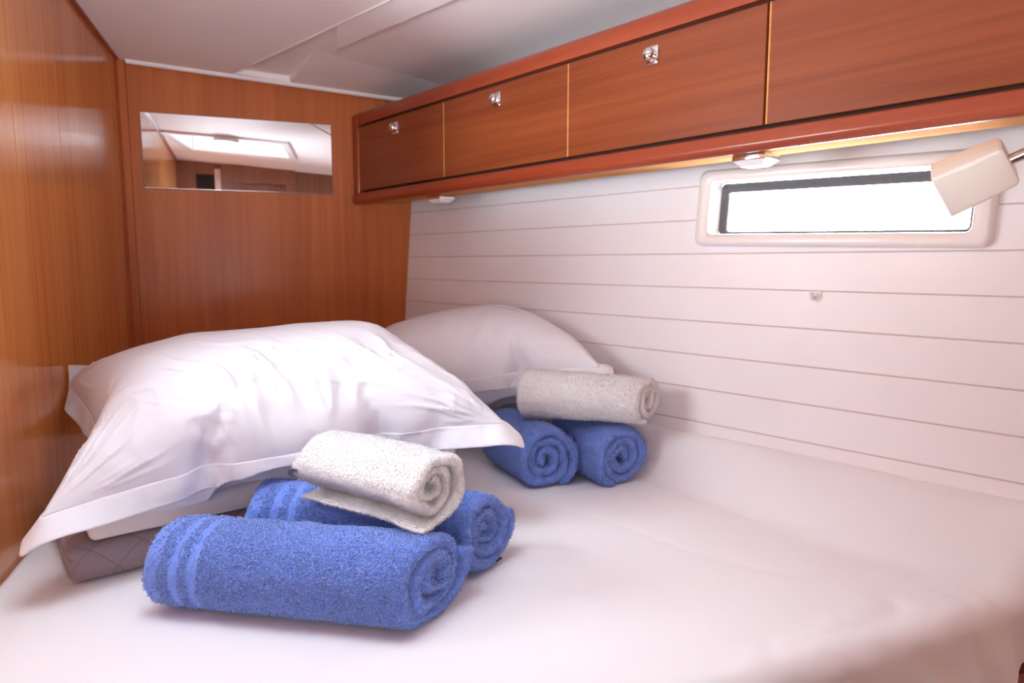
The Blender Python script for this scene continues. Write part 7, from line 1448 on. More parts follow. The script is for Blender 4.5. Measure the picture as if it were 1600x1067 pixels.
[2030,26,1,-1,3,-2,0,0,-2,2,-1,2,-6,-2,-1,-3,-3,-3,0,-2,0,0,0,-1,0,-1,1,-1,-1,0,0,0,-1,0,0,0,-1,1,-1,-1,0,0,-2,0,-1,-1,0,0,4,-1,0,-5,-1,-6,-7,-5,2,2,9,-9,-5,0,2,-1,2,0,0],
[2034,26,0,1,1,-1,1,-1,1,-1,-1,-3,-2,-2,-1,-3,-2,-2,-2,0,0,-1,-1,1,-1,-1,1,-1,-1,0,0,-1,0,0,0,0,-1,1,-1,-1,0,-1,-1,-1,0,-1,1,2,1,-2,1,-1,-3,-16,1,2,2,-6,0,-2,0,4,-5,-1,3,1,-1],
[2036,26,1,-1,3,-1,-1,1,-1,-1,-1,-2,-2,-3,-1,-3,-1,-2,-1,-1,-1,0,0,-1,0,0,0,-2,1,-1,-1,0,0,0,0,0,-1,1,-2,1,-2,0,-2,0,-1,3,0,0,0,0,-1,-1,-4,1,-11,-1,-2,0,-4,0,0,1,-2,0,2,0,0],
[2039,27,-1,0,3,-1,0,-1,0,-2,-1,-2,-1,-3,-2,-3,0,-2,-2,1,-2,0,0,-1,0,0,0,-1,-1,-1,0,0,-1,1,0,0,-1,0,0,-1,-1,0,-2,0,2,1,-1,1,-1,-1,0,-1,-2,-4,-2,-6,-1,-1,-4,0,0,-2,1,-1,2,0,-1],
[2043,27,-1,0,3,-2,1,-1,-1,-1,-1,-3,-1,-3,-2,-1,-2,-2,0,-1,-1,0,0,-1,1,-2,1,-1,-2,-1,0,1,0,0,-1,1,-1,0,0,-1,-1,0,-2,3,0,1,-2,0,1,-2,-1,0,-2,-2,-4,-3,-3,-2,-1,-2,-1,-1,1,-2,2,-1,1],
[2047,26,0,0,3,-1,-1,0,-1,-2,-1,-3,-1,-2,-2,-3,0,-2,-1,0,-1,0,0,-1,0,0,-2,-1,-4,8,-5,1,-1,2,-2,1,-2,2,-2,0,-1,1,2,-2,0,0,0,-1,0,0,-1,-2,0,-3,-3,-2,-4,-1,-3,-1,-2,0,0,-2,3,0,-1],
[2053,25,0,0,4,-1,-1,-1,0,-3,0,-4,0,-4,-1,-2,-1,-1,-2,1,-2,1,0,-1,0,0,-3,-4,0,10,-7,1,-1,1,-1,1,-1,0,-1,1,-1,1,4,-5,0,0,-1,1,0,-2,1,-2,-1,-2,-3,-2,-3,-2,-3,-1,-2,-1,-1,-2,6,-1,-1],
[2058,24,0,1,4,-1,-1,-1,-1,-2,-2,-2,-2,-2,-2,-2,-1,-1,-1,0,-1,0,1,0,-2,0,-4,-8,15,-3,-2,0,-1,1,-1,1,-2,1,-1,2,2,-4,7,-6,-2,1,0,0,0,-1,0,-1,-2,-1,-2,-3,-3,-2,-2,-3,-1,-2,-1,-2,6,0,0],
[2065,22,2,-1,6,-1,-1,-1,-2,-2,-1,-4,-1,-3,-1,-2,-1,-1,-1,1,-1,0,0,-3,6,-5,-5,-7,17,-4,-3,1,0,-1,1,-1,1,-2,3,-1,1,2,-8,11,-7,-2,2,-1,0,0,-1,0,-1,-2,-2,-3,-2,-3,-2,-3,-2,-1,-3,-1,7,0,2],
[2071,23,0,-3,9,-1,-1,-2,-1,-3,-2,-2,-4,-1,-1,-3,0,-1,0,-1,1,-1,1,-1,-1,-8,13,-17,18,-8,2,-2,2,-2,1,-1,1,0,2,-2,2,-1,-9,14,-2,-6,0,1,0,-1,0,0,-2,0,-2,-4,-1,-3,-3,-3,-2,-2,-2,-3,7,6,-3],
[2079,20,2,-3,10,-1,-1,-3,-1,-3,-2,-4,-2,-2,-2,0,-1,-1,0,0,-1,1,0,1,-9,0,15,-15,10,-7,5,-2,1,-1,0,-1,2,0,0,0,0,0,-4,-1,13,-10,0,0,1,-1,-1,1,-1,-1,-1,-3,-3,-2,-4,-2,-4,-1,-4,-1,11,-1,1],
[2086,18,1,1,9,-2,0,-3,-2,-4,-3,-3,-2,-2,-1,-1,0,-1,0,0,0,0,1,-3,-10,14,4,-6,-2,-3,8,-3,-1,1,-1,1,-1,1,0,0,0,0,-4,-3,16,-10,0,0,0,0,-1,0,1,-2,-1,-1,-3,-4,-2,-4,-3,-3,-4,-1,11,1,2],
[2094,16,2,0,11,-2,0,-5,-2,-4,-4,-3,-2,0,-2,0,0,-1,1,-1,1,-1,1,-3,-10,21,-6,-2,-1,-1,4,-2,0,0,-1,1,0,0,-1,2,-2,1,-10,14,-2,-1,-1,-1,0,1,-1,0,0,0,-1,-2,-1,-3,-4,-4,-3,-4,-4,-2,13,2,-1],
[2102,17,-3,2,13,-2,-2,-3,-6,-4,-3,-3,0,-1,-1,1,-2,1,0,-1,1,0,-1,-5,0,16,-8,0,-1,0,0,1,0,-1,0,-1,1,0,-1,1,0,-1,-10,14,1,-3,-1,1,-2,1,0,0,0,-1,0,0,-2,-2,-2,-7,-3,-5,-4,-3,20,-6,0],
[2111,15,0,-5,19,-2,-3,-5,-8,-4,-1,-2,1,-1,-1,1,-1,0,0,0,1,-1,-3,-2,10,0,-2,0,0,1,-1,0,0,-1,0,-1,1,-1,1,0,-1,1,-6,1,9,-3,1,-1,-1,0,1,-1,0,1,-2,1,-1,-1,-2,-2,-9,-5,-5,-4,21,-3,-4],
[2118,14,-1,-4,20,-3,-5,-11,-4,-1,-1,-1,0,1,-1,0,-1,1,0,0,0,-2,-2,0,10,1,-3,0,0,0,0,0,-2,-1,1,0,-1,1,0,-1,0,0,-2,-5,11,-1,0,0,-1,0,-1,1,-1,1,-1,0,0,0,0,-3,-3,-11,-6,-6,21,-3,1],
[2124,8,2,4,15,-5,-16,-4,0,-1,0,0,0,-1,1,-1,2,-1,0,0,-1,-2,-2,6,2,4,-1,-1,0,0,0,-2,-2,1,0,-1,1,0,-1,1,-1,-1,0,-2,1,5,0,1,-2,0,0,-1,1,-2,3,-2,1,0,0,-1,-2,-1,-18,-7,14,5,6],
[2131,-1,7,16,6,-23,-1,-2,0,1,0,0,-1,0,0,1,1,-1,1,-2,0,-3,0,5,4,2,0,0,-2,1,-1,-3,-1,1,-1,1,0,-1,1,0,-1,-2,1,-2,1,5,0,1,-1,-1,-1,0,1,-1,1,0,0,0,0,0,0,-1,-2,-24,8,11,11],
[2142,-13,20,16,-20,-1,1,-1,0,0,1,0,-1,1,-1,1,0,1,-1,0,-1,-4,2,5,3,3,1,-2,-1,1,-4,-1,-1,1,0,-1,1,0,0,-1,1,-4,2,-2,2,3,1,1,-1,-2,1,-1,1,-1,1,-1,2,-1,0,0,0,-1,1,0,-23,20,11],
[2156,-14,4,18,0,3,-4,-5,-6,3,1,4,-4,-2,2,1,1,3,-2,-2,0,-3,4,2,5,2,3,-1,-3,-1,-4,-1,0,1,-1,1,0,2,-3,0,-2,0,0,0,2,1,3,0,-1,0,-2,1,-1,3,0,-2,3,0,2,-3,-3,-6,3,0,-1,14,1],
[2172,-12,2,4,10,4,-2,-6,-5,1,3,1,-3,1,2,-4,6,2,-2,-1,-2,1,2,3,4,5,-1,2,-3,-6,-2,1,-1,1,0,0,1,-1,-2,1,-1,-2,1,0,3,0,2,1,0,-1,0,-1,1,2,0,0,1,1,2,-4,-1,-7,2,3,7,2,0],
[2191,-12,3,2,3,3,0,-3,-1,1,0,1,0,-1,1,0,2,2,0,0,-1,0,3,2,5,4,2,-2,0,-10,0,1,0,0,0,1,-1,-1,-2,2,-1,-2,1,1,1,2,0,2,0,0,0,0,1,1,1,0,0,1,0,-1,0,-2,1,2,2,0,2]]
BACK_BELOW = [
[111,79,4,0,-9,5,4,-18,1,9,1,-2,0,1,9,-25,-15,21,-2,-7,-9],
[166,44,32,3,1,-3,5,-22,14,0,1,0,0,-1,0,3,-29,15,1,3,-47],
[229,24,39,12,2,-1,-2,-1,0,2,-1,1,0,0,-1,-4,3,-10,5,-21,-55],
[286,18,31,23,3,1,-1,0,0,-1,1,0,-1,1,0,-2,0,1,-12,-41,-48],
[355,4,27,40,5,0,-1,0,-1,1,0,0,0,-1,1,-1,14,-14,-29,-47,-41],
[406,-11,47,31,8,0,0,0,0,-1,1,0,-1,1,2,16,-8,-19,-67,-22,-18],
[414,13,26,29,6,2,-2,1,0,0,-1,1,0,6,12,-6,-25,-41,-24,-23,-17],
[461,5,31,31,8,0,0,0,-1,1,0,0,10,8,-7,-34,-26,-1,-30,-26,-10],
[526,-11,45,22,18,1,0,0,-1,1,0,16,1,-6,-45,-15,-1,1,-30,-30,-11],
[510,13,33,24,6,-1,-1,1,0,0,20,-3,-7,-55,-4,0,-1,0,-24,-33,-16],
[524,27,21,25,4,-1,-2,1,2,21,-6,-14,-53,2,-1,0,-3,-2,-21,-22,-13],
[546,21,40,16,0,-1,0,3,18,-7,-20,-45,2,-1,0,-3,-2,-2,-11,-22,-23],
[559,30,40,7,-1,-1,4,9,-2,-18,-42,0,0,0,0,-4,0,-2,-5,-19,-30],
[570,44,31,-3,-1,-2,6,-3,-1,-27,-18,0,0,0,2,-8,1,1,-1,-8,-38],
[577,56,10,-1,1,4,-17,8,2,-19,-18,0,0,2,4,-22,12,-1,-1,0,-16],
[578,56,4,4,1,6,-19,6,0,-12,-20,0,0,4,-1,-19,12,0,-3,-1,-1],
[3715,-14,11,-3,-31,10,33,-54,-1,13,1,-2,-1,3,37,-53,-18,19,-5,-5,-8],
[3774,-29,-5,7,6,-7,26,-55,20,0,1,0,-1,1,17,-12,-25,2,2,5,36],
[3829,-13,-27,4,2,4,-9,9,-9,3,0,-1,1,0,-1,2,9,-25,13,9,19],
[3889,-7,-26,-5,1,0,1,0,0,0,-1,1,0,0,-1,1,-1,5,0,3,15],
[3935,9,-31,-15,1,-1,1,0,-1,1,0,-1,1,-1,1,-1,8,-4,-3,2,18],
[3995,7,-17,-22,-4,0,-1,1,0,-1,1,-1,1,0,0,8,-3,-7,-17,18,24],
[4076,2,-15,-16,-8,1,0,0,-1,1,-1,1,0,2,6,-3,-11,-17,5,20,23],
[4145,7,-19,-17,-7,0,-1,1,0,-1,1,-1,6,3,-3,-16,-12,0,7,23,16],
[4197,21,-36,-1,-21,1,0,-1,1,0,-1,8,1,-4,-19,-8,0,1,5,31,23],
[4276,8,-10,-18,-16,0,-1,1,0,-1,10,-1,-4,-25,-2,1,-1,0,1,30,36],
[4357,4,-7,-20,-11,-2,0,-1,2,9,-3,-5,-25,1,-1,0,-1,0,2,13,19],
[4438,5,-15,-16,-7,-1,-3,3,8,-4,-8,-21,1,-1,1,-2,-1,0,-2,10,31],
[4520,2,-17,-17,-4,1,-2,12,-7,-7,-19,-1,0,1,2,-3,0,-2,-1,1,34],
[4602,-1,-31,-10,-3,-1,8,13,-14,-11,-9,1,-1,2,-9,19,-4,0,-4,-7,22],
[4684,-37,-15,0,2,5,-16,20,19,-28,-8,-1,1,-5,-4,40,-24,1,3,-1,5],
[4712,-61,4,2,4,7,-17,14,27,-29,-10,1,0,-8,3,37,-27,3,5,3,5],
[2037,18,-7,1,0,0,1,0,0,-1,0,0,0,0,-4,3,-1,1,1,-1,-5],
[2051,-62,59,11,6,-3,2,-1,1,0,-1,0,0,-1,-1,2,-1,0,3,7,57],
[2060,-79,42,31,9,7,-7,16,-8,2,-1,0,0,-1,0,-3,22,-18,19,29,22],
[2068,-83,25,41,13,5,7,6,-1,0,-3,4,-3,1,-1,3,6,16,17,22,3],
[2076,-84,9,54,20,7,3,4,-1,0,1,-1,1,1,-3,2,12,21,19,10,-4],
[2084,-83,10,37,41,5,2,1,-1,2,-1,0,-1,0,0,7,16,16,-2,19,4],
[2092,-84,12,33,49,-2,5,-1,1,-1,1,-2,2,0,10,11,0,-11,28,19,1],
[2099,-84,10,36,50,-3,4,-1,0,0,1,-1,3,10,12,-9,-13,1,37,18,1],
[2105,-81,9,29,58,-7,5,0,0,-1,-1,5,12,11,-15,-10,1,-2,39,19,-9],
[2115,-84,15,31,44,5,2,-1,0,1,5,12,12,-24,-3,-3,4,0,32,18,0],
[2125,-80,13,36,28,10,6,-1,1,6,15,7,-27,-1,1,0,5,2,27,19,5],
[2134,-81,26,32,17,6,8,8,6,13,-1,-18,-4,3,-1,3,6,4,13,23,7],
[2143,-78,36,32,8,3,8,12,13,2,-22,0,0,0,-2,7,1,5,6,23,16],
[2151,-71,59,17,2,1,0,17,8,-8,-11,0,-1,1,-2,4,2,-2,5,12,35],
[2158,-20,27,1,0,2,-6,12,18,-10,-10,0,0,-3,-3,14,-6,1,0,2,16],
[2159,8,-2,2,0,2,-7,10,20,-8,-11,0,0,-5,1,12,-6,1,1,0,-1]]


def slip_grid(LX, LY, FW, h):
    """flat pattern of a slip: top layer with its flat border, bottom layer sewn on at the seam"""
    bx, by = LX / 2, LY / 2
    nfl, nu, nv = max(2, round(FW / h)), round(LX / h), round(LY / h)
    xs = np.r_[np.linspace(-bx - FW, -bx, nfl + 1)[:-1], np.linspace(-bx, bx, nu + 1), np.linspace(bx, bx + FW, nfl + 1)[1:]]
    ys = np.r_[np.linspace(-by - FW, -by, nfl + 1)[:-1], np.linspace(-by, by, nv + 1), np.linspace(by, by + FW, nfl + 1)[1:]]
    nx, ny = len(xs), len(ys)
    rest, F, mat = [], [], []
    for y in ys:
        for x in xs: rest.append((x, y, 1.0))
    for j in range(ny - 1):
        for i in range(nx - 1):
            a = j * nx + i
            F.append((a, a + 1, a + nx + 1, a + nx))
    bi = {}
    for j in range(nfl, nfl + nv + 1):
        for i in range(nfl, nfl + nu + 1):
            if i in (nfl, nfl + nu) or j in (nfl, nfl + nv):
                bi[i, j] = j * nx + i
            else:
                bi[i, j] = len(rest)
                rest.append((xs[i], ys[j], -1.0))
    for j in range(nfl, nfl + nv):
        for i in range(nfl, nfl + nu):
            F.append((bi[i, j], bi[i, j + 1], bi[i + 1, j + 1], bi[i + 1, j]))
    ring = []                                                    # the border faces
    for j in range(ny - 1):
        for i in range(nx - 1):
            ring.append(not (nfl <= i < nfl + nu and nfl <= j < nfl + nv))
    ring += [False] * (len(F) - len(ring))
    return np.array(rest), F, ring


def grid_points(table):
    r = np.array(table, float)
    r = r.reshape(3, len(r) // 3, -1)
    r[:, :, 1:] = np.cumsum(r[:, :, 1:], axis=2)
    return (np.cumsum(r, axis=2) * 0.0005).transpose(1, 2, 0)


def drape(top, below, LX, LY, FW, h):
    """points in the order of slip_grid"""
    nfl, nu, nv = max(2, round(FW / h)), round(LX / h), round(LY / h)
    T, B = grid_points(top), grid_points(below)
    si = np.unique(np.r_[0:nu + 1:3, nu])
    sj = np.unique(np.r_[0:nv + 1:3, nv])
    mid = np.stack([np.stack([np.interp(np.arange(nu + 1), si, row[:, c]) for row in B]) for c in range(3)], -1)
    full = np.stack([np.stack([np.interp(np.arange(nv + 1), sj, mid[:, i, c]) for i in range(nu + 1)], 1) for c in range(3)], -1)
    return np.vstack([T.reshape(-1, 3), full[1:-1, 1:-1].reshape(-1, 3)])


def refine(V, F, rest, levels=2):
    """smooth subdivision, carrying the flat pattern along; returns new arrays and the source face of each face"""
    me = bpy.data.meshes.new('tmp')
    me.from_pydata([tuple(v) for v in V], [], F)
    at = me.attributes.new('rest', 'FLOAT_VECTOR', 'POINT')
    at.data.foreach_set('vector', rest.astype(np.float32).ravel())
    fa = me.attributes.new('src', 'INT', 'FACE')
    fa.data.foreach_set('value', np.arange(len(F), dtype=np.int32))
    o = bpy.data.objects.new('tmp', me)
    COL.objects.link(o)
    m = o.modifiers.new('s', 'SUBSURF')
    m.levels = m.render_levels = levels
    dg = bpy.context.evaluated_depsgraph_get()
    ev = o.evaluated_get(dg)
    m2 = bpy.data.meshes.new_from_object(ev, preserve_all_data_layers=True, depsgraph=dg)
    n = len(m2.vertices)
    co = np.zeros(n * 3, np.float32); m2.vertices.foreach_get('co', co)
    rs = np.zeros(n * 3, np.float32); m2.attributes['rest'].data.foreach_get('vector', rs)
    sr = np.zeros(len(m2.polygons), np.int32); m2.attributes['src'].data.foreach_get('value', sr)
    nr = np.zeros(n * 3, np.float32); m2.vertices.foreach_get('normal', nr)
    q = np.zeros(len(m2.polygons) * 4, np.int32); m2.polygons.foreach_get('vertices', q)
    bpy.data.objects.remove(o)
    bpy.data.meshes.remove(me)
    bpy.data.meshes.remove(m2)
    return co.reshape(-1, 3).astype(float), q.reshape(-1, 4), rs.reshape(-1, 3).astype(float), nr.reshape(-1, 3).astype(float), sr


def pillow(top, below, LX, LY, FW, h, label, seed, amp, drag, low):
    rest, F, ring = slip_grid(LX, LY, FW, h)
    V = drape(top, below, LX, LY, FW, h)
    co, q, rs, nr, src = refine(V, F, rest)
    x, y, side = rs[:, 0], rs[:, 1], rs[:, 2]
    u, v = x / (LX / 2), y / (LY / 2)
    body = np.clip(np.minimum(1 - np.abs(u), 1 - np.abs(v)) / 0.12, 0, 1)
    w = np.zeros(len(x))
    flat = np.c_[x, y, np.zeros(len(x))]
    warp = np.c_[noise3(flat * 7, seed + 41), noise3(flat * 7, seed + 42), 0 * x]
    # creases fanning out of the corners
    for i, (cx_, cy_) in enumerate(((-1, -1), (1, -1), (1, 1), (-1, 1))):
        dx, dy = x - cx_ * LX / 2, y - cy_ * LY / 2
        r_ = np.hypot(dx, dy)
        th = np.arctan2(-cy_ * dy, -cx_ * dx)
        f = fbm(np.c_[th * 7 + 0.5 * warp[:, 0], r_ * 5, 0 * r_ + i * 9.0], seed + i, 2)
        w += 0.0060 * np.clip(1 - np.abs(f) * 4.5, 0, 1) * np.exp(-((r_ - 0.11) / 0.09) ** 2)
    # slanted drag creases above the front seam
    f = fbm(np.c_[(x + drag * y) * 13 + 0.8 * warp[:, 0], (y - 0.3 * x) * 3.2 + 0.8 * warp[:, 1], 0 * x + 3], seed + 50, 2)
    band = np.exp(-((v + 0.50) / 0.34) ** 2) + 0.35 * np.exp(-((v - 0.8) / 0.2) ** 2)
    w += 0.0085 * (np.clip(1 - np.abs(f) * 3.6, -0.15, 1)) * band * np.clip(1.25 - np.abs(u), 0, 1)
    # fine creases running along the seam
    f = fbm(np.c_[x * 5 + 0.6 * warp[:, 0], y * 22 + x * 3 + 0.9 * warp[:, 1], 0 * x + 8], seed + 60, 2)
    w += 0.0030 * np.clip(1 - np.abs(f) * 6, 0, 1) * np.exp(-((v + 0.45) / 0.3) ** 2)
    w += 0.0035 * fbm(flat * 6.0, seed + 70, 2)
    co += nr * (amp * w * body * np.where(side > -0.2, 1.0, 0.5))[:, None]
    # border: slight ripple
    rip = fbm(np.c_[x * 16, y * 16, 0 * x], seed + 90, 2)
    co += nr * (0.004 * rip * (1 - np.clip(np.minimum(1 - np.abs(u), 1 - np.abs(v)) / 0.02 + 1, 0, 1)))[:, None]
    low(co)
    ring = np.array(ring)[src]
    o = None
    for nm, sel, par in (('pillow', ~ring, None), ('border', ring, 1)):
        fq = q[sel]
        used, inv = np.unique(fq, return_inverse=True)
        vv, ff = co[used], inv.reshape(-1, 4)
        if nm == 'border':                                       # a doubled hem with a little thickness
            n_ = nr[used]
            k = len(vv)
            vv = np.vstack([vv + n_ * 0.0009, vv - n_ * 0.0009])
            e = {}
            for f in ff:
                for a, b in zip(f, np.roll(f, -1)):
                    e[(a, b)] = e.get((a, b), 0) + 1
            rim = [(a, b) for (a, b) in e if (b, a) not in e]
            ff = [tuple(f) for f in ff] + [tuple(f[::-1] + k) for f in ff] + [(a, a + k, b + k, b) for a, b in rim]
        ob = from_data(nm, vv, ff, M['pillow'], o if par else None)
        if o is None: o = ob
    tag(o, label, 'pillow', 'white pillows')
    return o


# where the rolled towels lie: axis ends and radius, so that soft things give way to them
ROLLS = [((0.340, 1.112, 0.932), (-0.055, 1.330, 0.932), 0.090), ((0.602, 1.47, 0.940), (0.597, 1.74, 0.940), 0.094)]


def give_way(co, up=1.0):
    for a, b, r in ROLLS:
        a, b = np.array(a), np.array(b)
        t = np.clip(((co - a) @ (b - a)) / ((b - a) @ (b - a)), 0, 1)
        q = co - (a + t[:, None] * (b - a))
        dist = np.linalg.norm(q, axis=1)
        push = np.clip(r + 0.004 - dist, 0, None)
        direc = q / np.maximum(dist, 1e-6)[:, None] + np.array([0, 0.6, 0.25 * up])
        direc /= np.linalg.norm(direc, axis=1)[:, None]
        co += direc * (push * 1.25)[:, None]


def above_front(co):
    give_way(co)
    np.maximum(co[:, 0], XL + 0.004, out=co[:, 0])


def above_back(co):
    co[:, 0] += 0.006
    co[:, 1] += 0.05
    give_way(co)
    d = 1.5065 + 0.0674 * (co[:, 2] - 1.4) - (HN.x * co[:, 0] + HN.y * co[:, 1])
    k = np.clip(0.004 - d, 0, None)
    co[:, 0] -= HN.x * k
    co[:, 1] -= HN.y * k
    np.minimum(co[:, 1], 2.58, out=co[:, 1])



pillow(FRONT_TOP, FRONT_BELOW, 0.92, 0.66, 0.045, 0.013, 'large white pillow at the front with a wrinkled slip and loose flat border', 11, 1.15, 0.6, above_front)
pillow(BACK_TOP, BACK_BELOW, 0.84, 0.60, 0.04, 0.014, 'white pillow at the back, squeezed against the hull planks', 47, 0.35, -0.5, above_back)


# ------------------------------------------------------------------ rolled towels
def mesh_from_arrays(name, P, quads, mat, slots=None, mats=None, parent=None):
    me = bpy.data.meshes.new(name)
    me.vertices.add(len(P))
    me.vertices.foreach_set('co', np.asarray(P, np.float32).ravel())
    me.loops.add(quads.size)
    me.loops.foreach_set('vertex_index', np.asarray(quads, np.int32).ravel())
    me.polygons.add(len(quads))
    me.polygons.foreach_set('loop_start', (np.arange(len(quads)) * 4).astype(np.int32))
    me.update(calc_edges=True)
    o = link_mesh(name, me, mat, parent)
    if slots is not None:
        for m in mats: me.materials.append(m)
        me.polygons.foreach_set('material_index', np.asarray(slots, np.int32))
    return o


def terry_loops(P, N, size, rng):
    """a little yarn arch at each point: three rings of three points"""
    n = len(P)
    t = rng.normal(size=(n, 3))
    t -= N * (t * N).sum(1)[:, None]
    t /= np.linalg.norm(t, axis=1)[:, None]
    b = np.cross(N, t)
    h = size * (0.6 + 0.6 * rng.random(n))[:, None]
    wd = size * (0.55 + 0.5 * rng.random(n))[:, None]
    lean = b * (size * 0.7 * rng.normal(size=(n, 1)))
    up = N + 0.35 * lean / size
    r = size * 0.27
    rings = []
    for k, (a, c) in enumerate(((-0.5, -0.15), (0.0, 1.0), (0.5, -0.15))):
        ctr = P + t * wd * a + up * h * c * 0.8 + lean * max(c, 0) * 0.6
        ax = N if k == 1 else t
        for q in range(3):
            ang = 2 * math.pi * q / 3
            e1 = b
            e2 = N if k == 1 else (N * 0.4 + t * (1 if k == 0 else -1) * -0.9)
            rings.append(ctr + (e1 * math.cos(ang) + e2 * math.sin(ang)) * r)
    V = np.stack(rings, 1)                                       # n, 9, 3
    base = np.arange(n)[:, None] * 9
    f = []
    for k in range(2):
        for q in range(3):
            a, b_ = k * 3 + q, k * 3 + (q + 1) % 3
            f.append(np.hstack([base + a, base + b_, base + b_ + 3, base + a + 3]))
    return V.reshape(-1, 3), np.stack(f, 1).reshape(-1, 4)


def rolled_towel(name, L, Rr, turns, th, mat, step=0.0022, seed=0, pile_h=0.0016, end_a=-80, squash=(1.0, 1.0), bands=False,
                 recess=0.012, hand=1, lump=0.0, shear=0.0, taper=0.0, flare=0.0, droop=0.0, loops=0.0026, loop_mat=None, dens=1.0):
    """a towel rolled into a spiral; axis along local x, the visible end at +x, lying on z = 0"""
    rng = np.random.default_rng(seed)
    pitch = th * 1.04
    r_end = Rr - th / 2
    r0 = max(r_end - pitch * turns, th * 0.35)
    tot = 2 * math.pi * turns
    ths = [0.0]
    while ths[-1] < tot:                                         # walk the spiral with even arc steps
        r = r0 + (r_end - r0) * ths[-1] / tot
        ths.append(ths[-1] + step / max(r, 0.006))
    ths = np.array(ths)
    rr = r0 + (r_end - r0) * ths / tot
    ang = hand * (ths - tot) + R(end_a)
    arc_s = np.r_[0, np.cumsum(np.hypot(np.diff(rr), rr[1:] * np.diff(ths)))]
    wob = 0.02 * Rr * np.sin(2 * ang + seed) * (ths / tot) + lump * noise3(np.c_[np.cos(ang) * 1.3 + seed, np.sin(ang) * 1.3, ths * 0.22], seed)
    fl_ = np.clip((ths - (tot - R(75))) / R(75), 0, 1)
    rr = rr + wob + flare * fl_ ** 2
    ca, sa = np.cos(ang), np.sin(ang)
    tip = np.sqrt(np.clip(1 - (1 - np.clip((arc_s[-1] - arc_s) / (th * 0.5), 0, 1)) ** 2, 0.02, 1))
    tip *= np.sqrt(np.clip(1 - (1 - np.clip(arc_s / (th * 0.5), 0, 1)) ** 2, 0.02, 1))
    thick = th * (1 - 0.45 * fl_ * (flare > 0))
    n = len(ths)
    idx = np.r_[np.arange(n), np.arange(n)[::-1]]
    side = np.r_[np.ones(n), -np.ones(n)]
    h = th * 0.5
    xs, fac = [], []
    ne = 6
    for k in range(ne):
        a = math.pi / 2 * k / ne
        xs.append(-L / 2 + h * (1 - math.cos(a))); fac.append(max(0.05, math.sin(a)))
    m = int((L - 2 * h) / step)
    for k in range(m + 1):
        xs.append(-L / 2 + h + (L - 2 * h) * k / m); fac.append(1.0)
    for k in range(ne - 1, -1, -1):
        a = math.pi / 2 * k / ne
        xs.append(L / 2 - h * (1 - math.cos(a))); fac.append(max(0.05, math.sin(a)))
    xs, fac = np.array(xs), np.array(fac)
    K, Mn = len(xs), 2 * n
    tp = 1 - taper * sstep(-L / 2, L / 2, xs)
    rad = (rr[idx][None, :] + side[None, :] * (thick[idx] / 2)[None, :] * tip[idx][None, :] * fac[:, None]) * tp[:, None]
    Yc = rad * ca[idx][None, :]
    Zc = rad * sa[idx][None, :]
    frac = (ths / tot)[idx]
    endn = fbm(np.c_[arc_s[idx] * 9, np.zeros(Mn), np.zeros(Mn) + seed], seed + 3, 2)
    pull = (endn * 0.008 - recess * np.clip(1 - frac, 0, 1) ** 1.2)
    st = xs / (L / 2)
    Xc = xs[:, None] + pull[None, :] * np.sign(st)[:, None] * np.abs(st)[:, None] ** 3
    Xc = Xc + shear * Yc * (np.clip(st, 0, 1) ** 1.5)[:, None]
    Pp = np.stack([Xc, Yc, Zc], -1).reshape(-1, 3)
    one = np.ones((K, 1))
    nrm = np.stack([np.zeros((K, Mn)), ca[idx][None, :] * side[None, :] * one, sa[idx][None, :] * side[None, :] * one], -1).reshape(-1, 3)
    endw = np.repeat(1 - fac, Mn)
    nrm[:, 0] += np.sign(np.repeat(xs, Mn)) * endw * 1.8
    nrm /= np.linalg.norm(nrm, axis=1)[:, None]
    amp = np.ones(len(Pp))
    ridge = np.zeros(len(Pp))
    if bands:
        x0 = np.repeat(xs, Mn) + L / 2
        for c in (0.060, 0.092):
            inb = np.exp(-((x0 - c) / 0.0085) ** 4)
            amp *= 1 - inb
            ridge += inb * (0.0004 + 0.0013 * np.cos((x0 - c) * 2 * math.pi / 0.0072))
        amp *= 1 - 0.8 * sstep(0.036, 0.026, x0)
    d1 = noise3(Pp / 0.0042, seed + 7)
    d3 = fbm(Pp / 0.035, seed + 9, 2)
    disp = amp * pile_h * (0.8 * (1 - 2 * np.abs(d1))) + 0.0030 * d3 + ridge
    Pp = Pp + nrm * disp[:, None]
    # settle: flatten where it lies, droop between
    Pp[:, 1] *= squash[0]
    Pp[:, 2] *= squash[1]
    body = np.tile(fl_[idx] < 0.05, K)
    Pp[:, 2] -= np.percentile(Pp[body, 2], 0.3)
    Pp[:, 2] -= droop * (np.repeat(st, Mn) ** 2)
    z = Pp[:, 2]
    Pp[:, 2] = np.where(z < 0.012, 0.012 * np.exp((z - 0.012) / 0.012) if droop == 0 else z, z)
    I = np.arange(K * Mn).reshape(K, Mn)
    A, B = I[:-1, :], I[1:, :]
    quads = np.stack([A, np.roll(A, -1, 1), np.roll(B, -1, 1), B], -1).reshape(-1, 4)
    if hand < 0: quads = quads[:, ::-1]
    caps = []
    for row in (0, K - 1):
        o_ = I[row, :n]; i_ = I[row, n:][::-1]
        c = np.stack([o_[:-1], o_[1:], i_[1:], i_[:-1]], -1)
        caps.append(c if (row > 0) == (hand > 0) else c[:, ::-1])
    quads = np.vstack([quads] + caps)
    slots = np.zeros(len(quads), int)
